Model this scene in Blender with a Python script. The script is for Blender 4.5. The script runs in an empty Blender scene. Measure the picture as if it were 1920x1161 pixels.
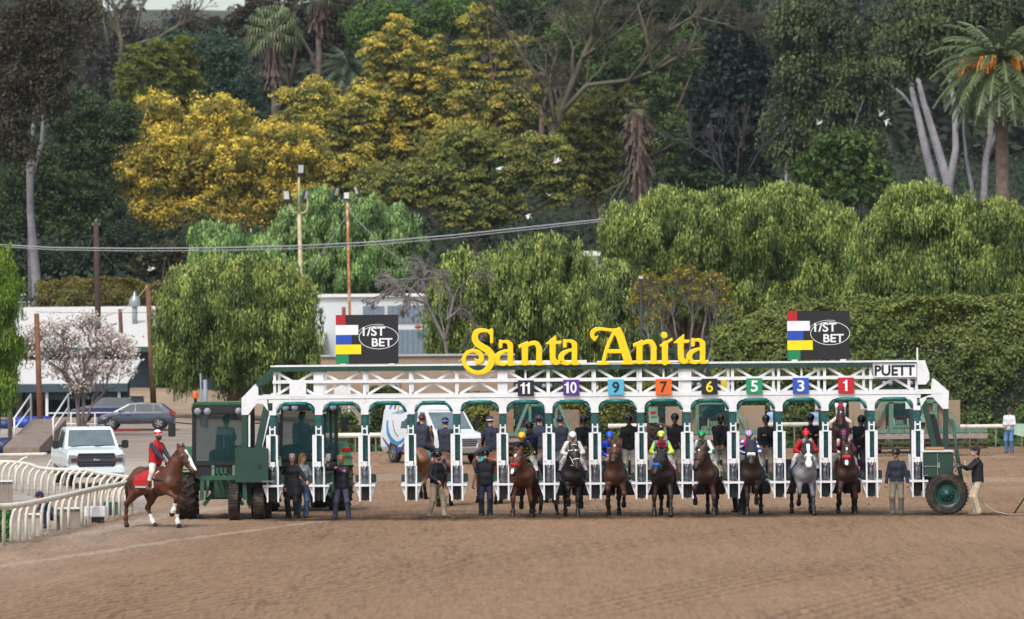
import bpy, math, random
import numpy as np
from mathutils import Vector, Matrix
import openvdb
sc = bpy.context.scene
R = math.radians
# ------------------------------------------------------------------ camera
F = 8400.0; CX = 960.0; HY = 646.0; H0 = 4.65; ROLL = R(0.46)
cam_d = bpy.data.cameras.new('camera'); cam = bpy.data.objects.new('camera', cam_d)
sc.collection.objects.link(cam); sc.camera = cam
cam_d.sensor_width = 36.0; cam_d.lens = F/1920*36.0
cam_d.shift_y = (HY-580.5)/1920.0
cam_d.clip_start = 1.0; cam_d.clip_end = 5000.0
cam.matrix_world = Matrix.Translation((0, 0, H0)) @ Matrix.Rotation(R(90), 4, 'X') @ Matrix.Rotation(-ROLL, 4, 'Z')
cam_d.dof.use_dof = True; cam_d.dof.focus_distance = 119.5; cam_d.dof.aperture_fstop = 2.5
# ------------------------------------------------------------------ world, sun, exposure
SUN_EL, SUN_AZ = R(52), R(200)      # azimuth clockwise from +Y (behind the camera, a little left)
w = bpy.data.worlds.new('World'); sc.world = w; w.use_nodes = True
nt = w.node_tree; nt.nodes.clear()
sky = nt.nodes.new('ShaderNodeTexSky'); sky.sky_type = 'NISHITA'; sky.sun_disc = False
sky.sun_elevation = SUN_EL; sky.sun_rotation = SUN_AZ; sky.dust_density = 3.0; sky.air_density = 1.2
hs = nt.nodes.new('ShaderNodeHueSaturation'); hs.inputs['Saturation'].default_value = 0.62
bg = nt.nodes.new('ShaderNodeBackground'); bg.inputs['Strength'].default_value = 0.14
wo = nt.nodes.new('ShaderNodeOutputWorld')
nt.links.new(sky.outputs[0], hs.inputs['Color']); nt.links.new(hs.outputs[0], bg.inputs['Color']); nt.links.new(bg.outputs[0], wo.inputs['Surface'])
sl = bpy.data.lights.new('sun', 'SUN'); sl.energy = 1.5; sl.angle = R(14); sl.color = (1.0, 0.98, 0.95)
sun = bpy.data.objects.new('sun', sl); sc.collection.objects.link(sun)
_d = Vector((math.sin(SUN_AZ)*math.cos(SUN_EL), math.cos(SUN_AZ)*math.cos(SUN_EL), math.sin(SUN_EL)))
sun.rotation_euler = _d.to_track_quat('Z', 'Y').to_euler(); sun.location = (0, 0, 80)
sc.view_settings.view_transform = 'Standard'; sc.view_settings.look = 'None'
sc.view_settings.exposure = 0.6; sc.view_settings.gamma = 1.0
sc.cycles.use_denoising = True; sc.cycles.max_bounces = 5; sc.cycles.diffuse_bounces = 3
sc.cycles.transparent_max_bounces = 8
# ------------------------------------------------------------------ mapping photo pixels at a depth to the place
_c, _s = math.cos(ROLL), math.sin(ROLL)
def W(px, py, Y):
    dx, dy = px-CX, HY-py
    return Vector(((dx*_c+dy*_s)*Y/F, Y, H0+(-dx*_s+dy*_c)*Y/F))
def gy(px, py, z=0.0):            # depth at which the ground (height z) shows at this pixel
    dx, dy = px-CX, HY-py
    return (z-H0)*F/(-dx*_s+dy*_c)
# ------------------------------------------------------------------ colours and materials
def lin(h):
    if isinstance(h, (tuple, list)): return tuple(h[:3])
    h = h.lstrip('#'); v = [int(h[i:i+2], 16)/255 for i in (0, 2, 4)]
    return tuple(c/12.92 if c <= 0.04045 else ((c+0.055)/1.055)**2.4 for c in v)
_mats = {}
def M(name, col='#808080', rough=0.6, metal=0.0, var=0.12, scale=6.0, bump=0.0, bscale=30.0, spec=0.5, attr=False, trans=0.0, alpha=1.0, coord='Object', dirt=None, dscale=1.5, damt=0.4):
    if name in _mats: return _mats[name]
    m = bpy.data.materials.new(name); m.use_nodes = True; n = m.node_tree; L = n.links
    b = n.nodes['Principled BSDF']; b.inputs['Roughness'].default_value = rough; b.inputs['Metallic'].default_value = metal
    b.inputs['Specular IOR Level'].default_value = spec
    tc = n.nodes.new('ShaderNodeTexCoord')
    if attr:
        a = n.nodes.new('ShaderNodeAttribute'); a.attribute_name = 'Col'; base = a.outputs['Color']
    else:
        a = n.nodes.new('ShaderNodeRGB'); a.outputs[0].default_value = (*lin(col), 1); base = a.outputs[0]
    if dirt:
        dn = n.nodes.new('ShaderNodeTexNoise'); dn.inputs['Scale'].default_value = dscale; dn.inputs['Detail'].default_value = 8; dn.inputs['Roughness'].default_value = .7
        L.new(tc.outputs[coord], dn.inputs['Vector'])
        dr = n.nodes.new('ShaderNodeMapRange'); dr.inputs[1].default_value = .48; dr.inputs[2].default_value = .7; dr.inputs[3].default_value = 0; dr.inputs[4].default_value = damt
        L.new(dn.outputs[0], dr.inputs[0])
        mx = n.nodes.new('ShaderNodeMix'); mx.data_type = 'RGBA'; L.new(dr.outputs[0], mx.inputs[0]); L.new(base, mx.inputs[6]); mx.inputs[7].default_value = (*lin(dirt), 1)
        base = mx.outputs[2]
    if var > 0:
        no = n.nodes.new('ShaderNodeTexNoise'); no.inputs['Scale'].default_value = scale; no.inputs['Detail'].default_value = 5
        L.new(tc.outputs[coord], no.inputs['Vector'])
        mr = n.nodes.new('ShaderNodeMapRange'); mr.inputs[1].default_value = .3; mr.inputs[2].default_value = .7
        mr.inputs[3].default_value = 1-var; mr.inputs[4].default_value = 1+var; L.new(no.outputs[0], mr.inputs[0])
        vm = n.nodes.new('ShaderNodeVectorMath'); vm.operation = 'SCALE'; L.new(base, vm.inputs[0]); L.new(mr.outputs[0], vm.inputs['Scale']); base = vm.outputs[0]
    L.new(base, b.inputs['Base Color'])
    if bump > 0:
        nb = n.nodes.new('ShaderNodeTexNoise'); nb.inputs['Scale'].default_value = bscale; nb.inputs['Detail'].default_value = 6
        L.new(tc.outputs[coord], nb.inputs['Vector'])
        bp = n.nodes.new('ShaderNodeBump'); bp.inputs['Strength'].default_value = min(1, bump); bp.inputs['Distance'].default_value = .03
        L.new(nb.outputs[0], bp.inputs['Height']); L.new(bp.outputs[0], b.inputs['Normal'])
    if trans > 0:       # thin leaves let some light through
        t = n.nodes.new('ShaderNodeBsdfTranslucent'); L.new(base, t.inputs['Color'])
        ms = n.nodes.new('ShaderNodeMixShader'); ms.inputs[0].default_value = trans
        L.new(b.outputs[0], ms.inputs[1]); L.new(t.outputs[0], ms.inputs[2]); L.new(ms.outputs[0], n.nodes['Material Output'].inputs['Surface'])
    b.inputs['Alpha'].default_value = alpha
    _mats[name] = m; return m
def glass(name, col, alpha=0.55, rough=0.06):
    if name in _mats: return _mats[name]
    m = M(name, col, rough=rough, var=0.0, spec=0.35, alpha=alpha); return m
# ------------------------------------------------------------------ objects
def tag(o, label=None, cat=None, group=None, kind=None):
    if label: o['label'] = label
    if cat: o['category'] = cat
    if group: o['group'] = group
    if kind: o['kind'] = kind
    return o
def link(o, parent=None):
    sc.collection.objects.link(o)
    if parent is not None: o.parent = parent
    return o
def empty(name, loc=(0, 0, 0), rz=0.0, label=None, cat=None, group=None):
    o = bpy.data.objects.new(name, None); o.location = loc; o.rotation_euler = (0, 0, rz); o.empty_display_size = .3
    link(o); return tag(o, label, cat, group)
def mesh_obj(name, verts, faces, mat, parent=None, smooth=False, cols=None):
    me = bpy.data.meshes.new(name)
    if isinstance(verts, np.ndarray):
        nv = len(verts); fa = np.asarray(faces, dtype=np.int32); k = fa.shape[1]; nf = len(fa)
        me.vertices.add(nv); me.vertices.foreach_set('co', verts.astype(np.float32).ravel())
        me.loops.add(nf*k); me.loops.foreach_set('vertex_index', fa.ravel())
        me.polygons.add(nf); me.polygons.foreach_set('loop_start', np.arange(0, nf*k, k, dtype=np.int32))
        me.update(calc_edges=True)
    else:
        me.from_pydata([tuple(v) for v in verts], [], faces); me.update()
    if cols is not None:
        ca = me.color_attributes.new('Col', 'FLOAT_COLOR', 'POINT')
        c4 = np.ones((len(me.vertices), 4), dtype=np.float32); c4[:, :3] = cols; ca.data.foreach_set('color', c4.ravel())
    if smooth: me.polygons.foreach_set('use_smooth', np.ones(len(me.polygons), dtype=bool))
    me.materials.append(mat)
    o = bpy.data.objects.new(name, me); return link(o, parent)
def copy_tree(o, parent=None, loc=None, rz=None, label=None, cat=None):
    c = o.copy(); sc.collection.objects.link(c)
    if parent is not None: c.parent = parent
    if loc is not None: c.location = loc
    if rz is not None: c.rotation_euler = (0, 0, rz)
    if label: c['label'] = label
    if cat: c['category'] = cat
    for ch in [x for x in sc.objects if x.parent == o]: copy_tree(ch, c)
    return c
class MB:
    """collects shapes; build() links them as one mesh object"""
    def __init__(s): s.v = []; s.f = []
    def add(s, vs, fs):
        n = len(s.v); s.v += [Vector(v) for v in vs]; s.f += [tuple(i+n for i in f) for f in fs]; return s
    def box(s, c, d, rot=None, taper=1.0):
        x, y, z = d[0]/2, d[1]/2, d[2]/2; vs = []
        for sz in (-1, 1):
            t = 1 if sz < 0 else taper
            for sx, sy in ((-1, -1), (1, -1), (1, 1), (-1, 1)): vs.append(Vector((sx*x*t, sy*y*t, sz*z)))
        if rot is not None: vs = [rot @ v for v in vs]
        return s.add([v+Vector(c) for v in vs], [(3, 2, 1, 0), (4, 5, 6, 7), (0, 1, 5, 4), (1, 2, 6, 5), (2, 3, 7, 6), (3, 0, 4, 7)])
    def bar(s, a, b, w, d=None, up=(0, 1, 0)):     # rectangular bar; d = size along 'up'
        a, b = Vector(a), Vector(b); t = (b-a); L = t.length
        if L < 1e-6: return s
        t.normalize(); u = Vector(up); u = (u-t*u.dot(t))
        if u.length < 1e-4: u = Vector((1, 0, 0))-t*t.x
        u.normalize(); n = t.cross(u); d = w if d is None else d
        rot = Matrix((n, u, t)).transposed()
        return s.box((a+b)/2, (w, d, L), rot)
    def tube(s, pts, r, n=8, cap=True):
        pts = [Vector(p) for p in pts]; rs = r if isinstance(r, (list, tuple)) else [r]*len(pts); rings = []; prev = None
        for i, p in enumerate(pts):
            t = (pts[min(i+1, len(pts)-1)]-pts[max(i-1, 0)])
            if t.length < 1e-9: t = Vector((0, 0, 1))
            t.normalize()
            if prev is None: u = t.orthogonal().normalized()
            else:
                u = prev-t*prev.dot(t); u = u.normalized() if u.length > 1e-5 else t.orthogonal().normalized()
            prev = u; w_ = t.cross(u)
            rings.append([p+(u*math.cos(2*math.pi*k/n)+w_*math.sin(2*math.pi*k/n))*rs[i] for k in range(n)])
        vs = [v for rg in rings for v in rg]; fs = []
        for i in range(len(pts)-1):
            for k in range(n):
                fs.append((i*n+k, i*n+(k+1) % n, (i+1)*n+(k+1) % n, (i+1)*n+k))
        if cap: fs.append(tuple(range(n-1, -1, -1))); fs.append(tuple((len(pts)-1)*n+k for k in range(n)))
        return s.add(vs, fs)
    def cyl(s, a, b, r, n=16, r2=None): return s.tube([a, b], [r, r if r2 is None else r2], n)
    def prism(s, poly, off, ax='y', o=(0, 0, 0)):   # poly in the plane across ax, thick from off[0] to off[1]
        n = len(poly); vs = []
        for t in off:
            for (p, q) in poly:
                v = {'y': (p, t, q), 'x': (t, p, q), 'z': (p, q, t)}[ax]; vs.append(Vector(v)+Vector(o))
        fs = [tuple(range(n)), tuple(range(2*n-1, n-1, -1))]
        fs += [(i, i+n, (i+1) % n+n, (i+1) % n) for i in range(n)]
        return s.add(vs, fs)
    def lathe(s, prof, c, ax='x', n=24):            # prof: (radius, along axis)
        m = len(prof); vs = []
        for k in range(n):
            a = 2*math.pi*k/n
            for (r, t) in prof:
                v = {'x': (t, r*math.cos(a), r*math.sin(a)), 'y': (r*math.cos(a), t, r*math.sin(a)), 'z': (r*math.cos(a), r*math.sin(a), t)}[ax]
                vs.append(Vector(v)+Vector(c))
        fs = [(k*m+i, k*m+i+1, ((k+1) % n)*m+i+1, ((k+1) % n)*m+i) for k in range(n) for i in range(m-1)]
        return s.add(vs, fs)
    def sphere(s, c, r, n=10, sc_=(1, 1, 1)):
        prof = [(max(1e-4, r*math.sin(math.pi*i/n)), -r*math.cos(math.pi*i/n)) for i in range(n+1)]; q = MB().lathe(prof, (0, 0, 0), 'z', n*2)
        return s.add([Vector((v.x*sc_[0], v.y*sc_[1], v.z*sc_[2]))+Vector(c) for v in q.v], q.f)
    def build(s, name, mat, parent=None, smooth=False, bevel=0.0):
        o = mesh_obj(name, s.v, s.f, mat, parent)
        import bmesh
        bm = bmesh.new(); bm.from_mesh(o.data); bmesh.ops.recalc_face_normals(bm, faces=bm.faces)
        if bevel > 0:
            bmesh.ops.bevel(bm, geom=[e for e in bm.edges if len(e.link_faces) == 2 and e.calc_face_angle(0) > .6], offset=bevel, segments=2, affect='EDGES')
        bm.to_mesh(o.data); bm.free()
        if smooth:
            for p in o.data.polygons: p.use_smooth = True
        return o
# ------------------------------------------------------------------ soft bodies from signed distances
def E(c, r, col=0, rot=None): return ('e', np.array(c, float), np.array(r, float), col, rot)
def C(a, ra, b, rb, col=0): return ('c', np.array(a, float), float(ra), np.array(b, float), float(rb), col)
def _sd(p, P):
    if p[0] == 'e':
        q = P-p[1].astype(np.float32)
        if p[4] is not None: q = q @ np.array(p[4], dtype=np.float32)
        r = p[2].astype(np.float32); k0 = np.sqrt(((q/r)**2).sum(-1)); k1 = np.sqrt(((q/(r*r))**2).sum(-1))+1e-6
        return k0*(k0-1)/k1
    a, ra, b, rb = p[1].astype(np.float32), p[2], p[3].astype(np.float32), p[4]
    ab = b-a; L2 = float((ab*ab).sum())+1e-9; t = np.clip(((P-a) @ ab)/L2, 0, 1)
    return np.sqrt(((P-a-t[..., None]*ab)**2).sum(-1))-(ra+(rb-ra)*t)
def _bb(p):
    if p[0] == 'e': m = p[2].max() if p[4] is not None else p[2]; return p[1]-m, p[1]+m
    return np.minimum(p[1]-p[2], p[3]-p[4]), np.maximum(p[1]+p[2], p[3]+p[4])
def soft(name, prims, mat, parent=None, vox=.016, k=.03, pal=None, colfn=None, cut=None, plane=None):
    lo = np.min([_bb(p)[0] for p in prims], 0)-3*vox-k*.3; hi = np.max([_bb(p)[1] for p in prims], 0)+3*vox+k*.3
    n = np.ceil((hi-lo)/vox).astype(int)+1
    ax = [(lo[i]+vox*np.arange(n[i])).astype(np.float32) for i in range(3)]
    D = np.full(n, 3*vox, dtype=np.float32)
    for p in prims:
        b0, b1 = _bb(p); mg = 3*vox+k
        i0 = np.maximum(0, ((b0-mg-lo)/vox).astype(int)); i1 = np.minimum(n, ((b1+mg-lo)/vox).astype(int)+2)
        P = np.stack(np.meshgrid(ax[0][i0[0]:i1[0]], ax[1][i0[1]:i1[1]], ax[2][i0[2]:i1[2]], indexing='ij'), -1)
        d = _sd(p, P); sl_ = (slice(i0[0], i1[0]), slice(i0[1], i1[1]), slice(i0[2], i1[2])); o = D[sl_]
        if k > 0:
            h = np.maximum(k-np.abs(o-d), 0)/k; D[sl_] = np.minimum(o, d)-h*h*k*.25
        else: D[sl_] = np.minimum(o, d)
    if plane is not None:      # keep the side where plane(P) < 0
        P = np.stack(np.meshgrid(*ax, indexing='ij'), -1); D = np.maximum(D, plane(P).astype(np.float32))
    g = openvdb.FloatGrid(3*vox); g.copyFromArray(D)
    pts, qd = g.convertToQuads(isovalue=0.0)
    v = pts.astype(np.float64)*vox+lo; fs = qd.astype(np.int32)
    cols = None
    if pal is not None:
        best = np.full(len(v), 1e9); ci = np.zeros(len(v), int)
        for p in prims:
            d = _sd(p, v.astype(np.float32)); c = p[3] if p[0] == 'e' else p[5]
            m = d < best; best[m] = d[m]; ci[m] = c
        cols = np.array([lin(c) for c in pal])[ci]
    if colfn is not None: cols = colfn(v, cols)
    return mesh_obj(name, v, fs, mat, parent, smooth=True, cols=cols)
MCOL = M('cloth', attr=True, rough=.8, var=.18, scale=7, bump=.8, bscale=9)
MSKIN = M('skin', attr=True, rough=.55, var=.06, scale=20)
MCOAT = M('horse_coat', attr=True, rough=.5, var=.34, scale=4, spec=.35, bump=.3, bscale=6)
MGLOSS = M('gloss_shell', attr=True, rough=.25, var=.03)
# ------------------------------------------------------------------ people
def V3(*a): return np.array(a, float)
def nrm(v): return v/(np.linalg.norm(v)+1e-9)
def ik(a, t, l1, l2, pole):
    d = t-a; L = np.linalg.norm(d); L2 = min(L, (l1+l2)*.995); u = nrm(d); t = a+u*L2
    x = (l1*l1-l2*l2+L2*L2)/(2*L2); h = math.sqrt(max(0, l1*l1-x*x)); p = nrm(pole-u*np.dot(pole, u))
    return a+u*x+p*h, t
SK = '#a57a68'; SKD = '#7a4c38'; SKL = '#c79a80'
def rotm(fwd, up):
    f = nrm(fwd); s = nrm(np.cross(f, up)); u = np.cross(s, f); return np.stack([s, f, u], 1)    # columns: right, forward, up
def person(label, loc, rz, H=1.75, pel=None, lean=(0, 0.02), feet=None, hands=None, look=(0, 1, 0), kneep=None, elbp=None,
           skin=SK, hair='#2a211c', top='#1a1d28', topfn=None, sleeve='long', sleevecol=None, pants='#8a7f6c', pantsfn=None, shoes='#2b2622', boots=None,
           head='hair', headcol='#15171d', headcol2=None, capfn=None, vest=None, beard=None, glove=None, goggles=None, fat=1.0, group=None,
           hairlong=False, female=False, cat='person', vox=.0145, mask=None, z0=0.0, gear=None, belt=False):
    u = H
    pel = V3(0, 0, .525*u) if pel is None else V3(*pel)
    td = nrm(V3(lean[0], lean[1], 1.0) if abs(lean[1]) < 1 else V3(lean[0], lean[1], .8))
    feet = feet or [(-.11, 0, 0), (.11, .02, 0)]
    hands = hands or [(-.27, .06, pel[2]-.08*u), (.27, .06, pel[2]-.08*u)]
    Rt = rotm(V3(0, 1, 0)-td*td[1], td); rt, fw = Rt[:, 0], Rt[:, 1]
    shw = (.100 if not female else .088)*u; hpw = .052*u
    neck = pel+td*.31*u; chest = pel+td*.225*u; waist = pel+td*.10*u
    lk = nrm(V3(*look)); hup = nrm(td*.35+V3(0, 0, 1)); hc = neck+td*.045*u+hup*.075*u+lk*.022*u; Rh = rotm(lk, hup)
    def hp(x, y, z): return hc+Rh @ (V3(x, y, z)*u/1.75)
    J = {}
    for i, s in ((0, -1), (1, 1)):
        sh = pel+td*.285*u+rt*shw*s; ht = V3(*hands[i])
        pole = V3(*(elbp[i] if elbp else (s*.5, -.6, -.6)))
        el, ha = ik(sh, ht, .172*u, .150*u, pole); J['sh', i], J['el', i], J['ha', i] = sh, el, ha
        hj = pel+rt*hpw*s-td*.01*u; ft = V3(*feet[i])+V3(0, 0, .045*u)
        kp = V3(*(kneep[i] if kneep else (s*.15, 1, .1)))
        kn, an = ik(hj, ft, .245*u, .245*u, kp); J['hj', i], J['kn', i], J['an', i] = hj, kn, an
    f = u/1.75
    # colours: 0 skin 1 lips 2 eye 3 brow/hair 4 glove
    pal = [skin, '#7d4038', '#14100e', hair, glove or skin]
    b = [C(pel-rt*.07*f, .105*f, pel+rt*.07*f, .105*f), C(waist-rt*.05*f, .095*f, waist+rt*.05*f, .095*f), C(chest-rt*.08*f, .105*f, chest+rt*.08*f, .105*f),
         C(pel-rt*.055*f, .10*f, chest-rt*.075*f, .105*f), C(pel+rt*.055*f, .10*f, chest+rt*.075*f, .105*f),
         C(neck-rt*.12*f-td*.05*f, .06*f, neck+rt*.12*f-td*.05*f, .06*f), C(neck-td*.02, .058*f, hc-hup*.05*f, .05*f),
         E(hc+Rh @ V3(0, -.008, .02)*f, V3(.076, .094, .104)*f, 0, Rh), E(hp(0, .022, -.055), V3(.055, .07, .062)*f, 0, Rh),
         C(hp(0, .09, .018), .009*f, hp(0, .108, -.018), .015*f), C(hp(0, .092, .035), .02*f, hp(0, .06, .045), .02*f),
         C(hp(-.022, .09, -.052), .010*f, hp(.022, .09, -.052), .010*f, 1), E(hp(0, .078, -.088), V3(.026, .02, .018)*f, 0, Rh)]
    for s in (-1, 1):
        b += [E(hp(s*.031, .084, .018), V3(.012, .008, .006)*f, 2, Rh), C(hp(s*.015, .094, .036), .007*f, hp(s*.045, .082, .038), .007*f, 3), E(hp(s*.078, -.005, -.002), V3(.012, .02, .032)*f, 0, Rh)]
    for i, s in ((0, -1), (1, 1)):
        sh, el, ha = J['sh', i], J['el', i], J['ha', i]; hj, kn, an = J['hj', i], J['kn', i], J['an', i]
        b += [C(sh, .052*f, el, .040*f), C(el, .041*f, ha, .028*f), C(hj, .085*f, kn, .055*f), C(kn, .055*f, an, .038*f), E(kn*.62+an*.38-fw*.02, V3(.05, .055, .09)*f)]
        fd = nrm(V3(0, 1, 0)+V3(.12*s, 0, 0)); sole = an-V3(0, 0, .045*u)
        b += [C(an, .036*f, sole+fd*.02+V3(0, 0, .03), .034*f), C(sole+fd*-.04*f+V3(0, 0, .035), .032*f, sole+fd*.17*f+V3(0, 0, .028), .028*f)]
        d = nrm(ha-el); side = nrm(np.cross(d, V3(0, 0, 1))+1e-3)*s; nrml = nrm(np.cross(d, side)); gc = 4 if glove else 0
        if nrml[2] > 0: nrml = -nrml
        pc = ha+d*.045*f
        b += [C(ha, .027*f, pc, .030*f, gc), C(pc-side*.022*f, .018*f, pc+side*.022*f, .018*f, gc)]
        for q, Lf in ((-1.5, .062), (-.5, .075), (.5, .078), (1.5, .066)):
            k0 = pc+side*(-q*.019)*f+d*.03*f; k1 = k0+(d*.8+nrml*.6)*Lf*.5*f; k2 = k1+(d*.25+nrml*.95)*Lf*.5*f
            b += [C(k0, .0115*f, k1, .0105*f, gc), C(k1, .0105*f, k2, .0095*f, gc)]
        t0 = pc+side*.028*f*1-d*.02*f; b += [C(t0, .014*f, t0+(side*.6+d*.7+nrml*.3)*.055*f, .0115*f, gc)]
    root = soft('person', b, MSKIN, None, vox, .022, pal)
    root.location = loc; root.rotation_euler = (0, 0, rz); tag(root, label, cat, group)
    # upper garment
    g = .020*f; q = fat
    tp = [C(pel-rt*.055*f+td*.02, .115*f*q, pel+rt*.055*f+td*.02, .115*f*q), C(waist-rt*.055*f+fw*.02*(q-1)*5, .108*f*q, waist+rt*.055*f+fw*.02*(q-1)*5, .108*f*q),
          C(chest-rt*.085*f, (.118*(.6+.4*q) if not female else .108)*f, chest+rt*.085*f, (.118*(.6+.4*q) if not female else .108)*f), C(neck-rt*.125*f-td*.055*f, .072*f, neck+rt*.125*f-td*.055*f, .072*f), C(neck-td*.05*f, .088*f, neck+td*.02, .068*f)]
    tp += [C(pel-rt*.065*f, .112*f*q, chest-rt*.09*f, .114*f*(.5+.5*q)), C(pel+rt*.065*f, .112*f*q, chest+rt*.09*f, .114*f*(.5+.5*q))]
    if female: tp.append(C(chest-rt*.055*f+fw*.07*f, .055*f, chest+rt*.055*f+fw*.07*f, .055*f))
    sp = []
    for i in (0, 1):
        sh, el, ha = J['sh', i], J['el', i], J['ha', i]
        if sleeve == 'long': sp += [C(sh, .066*f, el, .056*f, 1), C(el, .056*f, el+(ha-el)*.93, .042*f, 1), C(el+(ha-el)*.85, .043*f, el+(ha-el)*.95, .040*f, 1)]
        elif sleeve == 'short': sp += [C(sh, .068*f, sh+(el-sh)*.72, .060*f, 1)]
        elif sleeve == 'vest': sp += [C(sh, .058*f, el, .050*f, 1), C(el, .050*f, el+(ha-el)*.93, .038*f, 1)]
    cf = None
    if topfn:
        base = dict(pel=pel, td=td, rt=rt, fw=fw, u=u, J=J)
        def cf(v, c): return topfn(v, c, base)
    soft('top' if not topfn else 'silks', tp+sp, MCOL, root, vox, .03, [top, sleevecol or top], cf)
    if vest:
        soft('vest', [C(p[1], p[2]+.016, p[3], p[4]+.016, 0) for p in tp if p[0] == 'c'], MCOL, root, vox, .03, [vest])
    if belt: soft('belt', [C(pel-rt*.065*f+td*.035, .122*f*min(q, 1.15), pel+rt*.065*f+td*.035, .122*f*min(q, 1.15)), E(pel+td*.035+fw*.125*f*min(q, 1.15), (.03, .012, .022), 1)], MCOL, root, vox, .01, ['#231c18', '#a89858'], plane=lambda P: np.abs((P-pel) @ td-.035)-.022)
    # trousers
    pp = [C(pel-rt*.06*f-td*.01, .118*f*min(q, 1.15), pel+rt*.06*f-td*.01, .118*f*min(q, 1.15))]
    for i in (0, 1):
        hj, kn, an = J['hj', i], J['kn', i], J['an', i]; e = kn+(an-kn)*(.55 if boots else .97)
        loose = 1.0 if boots else 1.12
        pp += [C(hj, .102*f, kn, .072*f*loose), C(kn, .072*f*loose, e, (.056 if boots else .066)*f*loose)]
        if not boots: pp += [C(e-V3(0, 0, -.03), .07*f, e+fw*.01, .071*f)]
    soft('trousers', pp, MCOL, root, vox, .03, [pants], pantsfn)
    bp = []
    for i, s in ((0, -1), (1, 1)):
        kn, an = J['kn', i], J['an', i]; fd = nrm(V3(.12*s, 1, 0)); sole = an-V3(0, 0, .045*u)
        if boots: bp += [C(kn+(an-kn)*.32, .060*f, an, .048*f)]
        bp += [C(an-V3(0, 0, .02), .050*f, sole+fd*.03+V3(0, 0, .045), .046*f), C(sole-fd*.045*f+V3(0, 0, .043), .043*f, sole+fd*.19*f+V3(0, 0, .036), .036*f)]
    if gear is None or 'noboots' not in gear:
        soft('boots' if boots else 'shoes', bp, MGLOSS if boots else MCOL, root, vox, .015, [boots or shoes])
    # head wear
    if head in ('hair', 'cap', 'long'):
        hr = [E(hp(0, -.022, .038), V3(.093, .098, .10)*f, 0, Rh), E(hp(0, -.05, -.03), V3(.084, .068, .09)*f, 0, Rh), C(hp(-.05, .04, .098), .035*f, hp(.05, .04, .098), .035*f)]
        if head == 'long' or hairlong: hr += [C(hp(-.05, -.06, -.02), .055*f, hp(-.04, -.08, -.2), .04*f), C(hp(.05, -.06, -.02), .055*f, hp(.04, -.08, -.2), .04*f), E(hp(0, -.02, .055), V3(.09, .1, .09)*f, 0, Rh)]
        soft('hair', hr, MCOL, root, vox, .02, [hair])
    if head == 'cap':
        soft('cap', [E(hp(0, -.005, .062), V3(.094, .106, .082)*f, 0, Rh), C(hp(-.04, .09, .058), .014*f, hp(.04, .09, .058), .014*f, 1), C(hp(-.03, .15, .045), .012*f, hp(.03, .15, .045), .012*f, 1), C(hp(0, .09, .058), .014*f, hp(0, .15, .045), .014*f, 1)], MCOL, root, vox, .015, [headcol, headcol2 or headcol])
    if head == 'helmet':
        hh = [E(hp(0, -.008, .052), V3(.113, .131, .107)*f, 0, Rh), C(hp(-.05, .110, .04), .014*f, hp(.05, .110, .04), .014*f, 1), C(hp(-.03, .145, .025), .013*f, hp(.03, .145, .025), .013*f, 1)]
        if headcol2 == 'pom': hh += [E(hp(0, 0, .17), V3(.035, .035, .035), 0)]
        hcf = None
        if capfn:
            def hcf(v, c): L = (v-hc) @ Rh/f; return capfn(L, c)
        pc2 = headcol if headcol2 in (None, 'pom') else headcol2
        soft('helmet', hh, MGLOSS, root, vox*.85, .012, [headcol, pc2], hcf)
        st = MB().tube([hp(-.088, .03, .03), hp(-.07, .045, -.06), hp(0, .06, -.115), hp(.07, .045, -.06), hp(.088, .03, .03)], .008, 5); st.build('chin_strap', M('strap', '#17171a', var=0), root)
    if beard: soft('beard', [E(hp(0, .062, -.078), V3(.052, .052, .045)*f, 0, Rh), C(hp(-.03, .097, -.038), .009*f, hp(.03, .097, -.038), .009*f)], MCOL, root, vox*.8, .012, [beard])
    if mask: soft('mask', [E(hp(0, .05, -.06), V3(.062, .07, .062)*f, 0, Rh)], MCOL, root, vox*.8, .012, [mask])
    if goggles:
        soft('goggles', [C(hp(-.045, .096, .022), .019*f, hp(.045, .096, .022), .019*f), C(hp(-.05, .092, .022), .014*f, hp(-.094, 0, .03), .011*f), C(hp(.05, .092, .022), .014*f, hp(.094, 0, .03), .011*f)], MGLOSS, root, vox*.8, .01, [goggles])
    root['_j'] = 0; del root['_j']
    return root, J, hp
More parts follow.
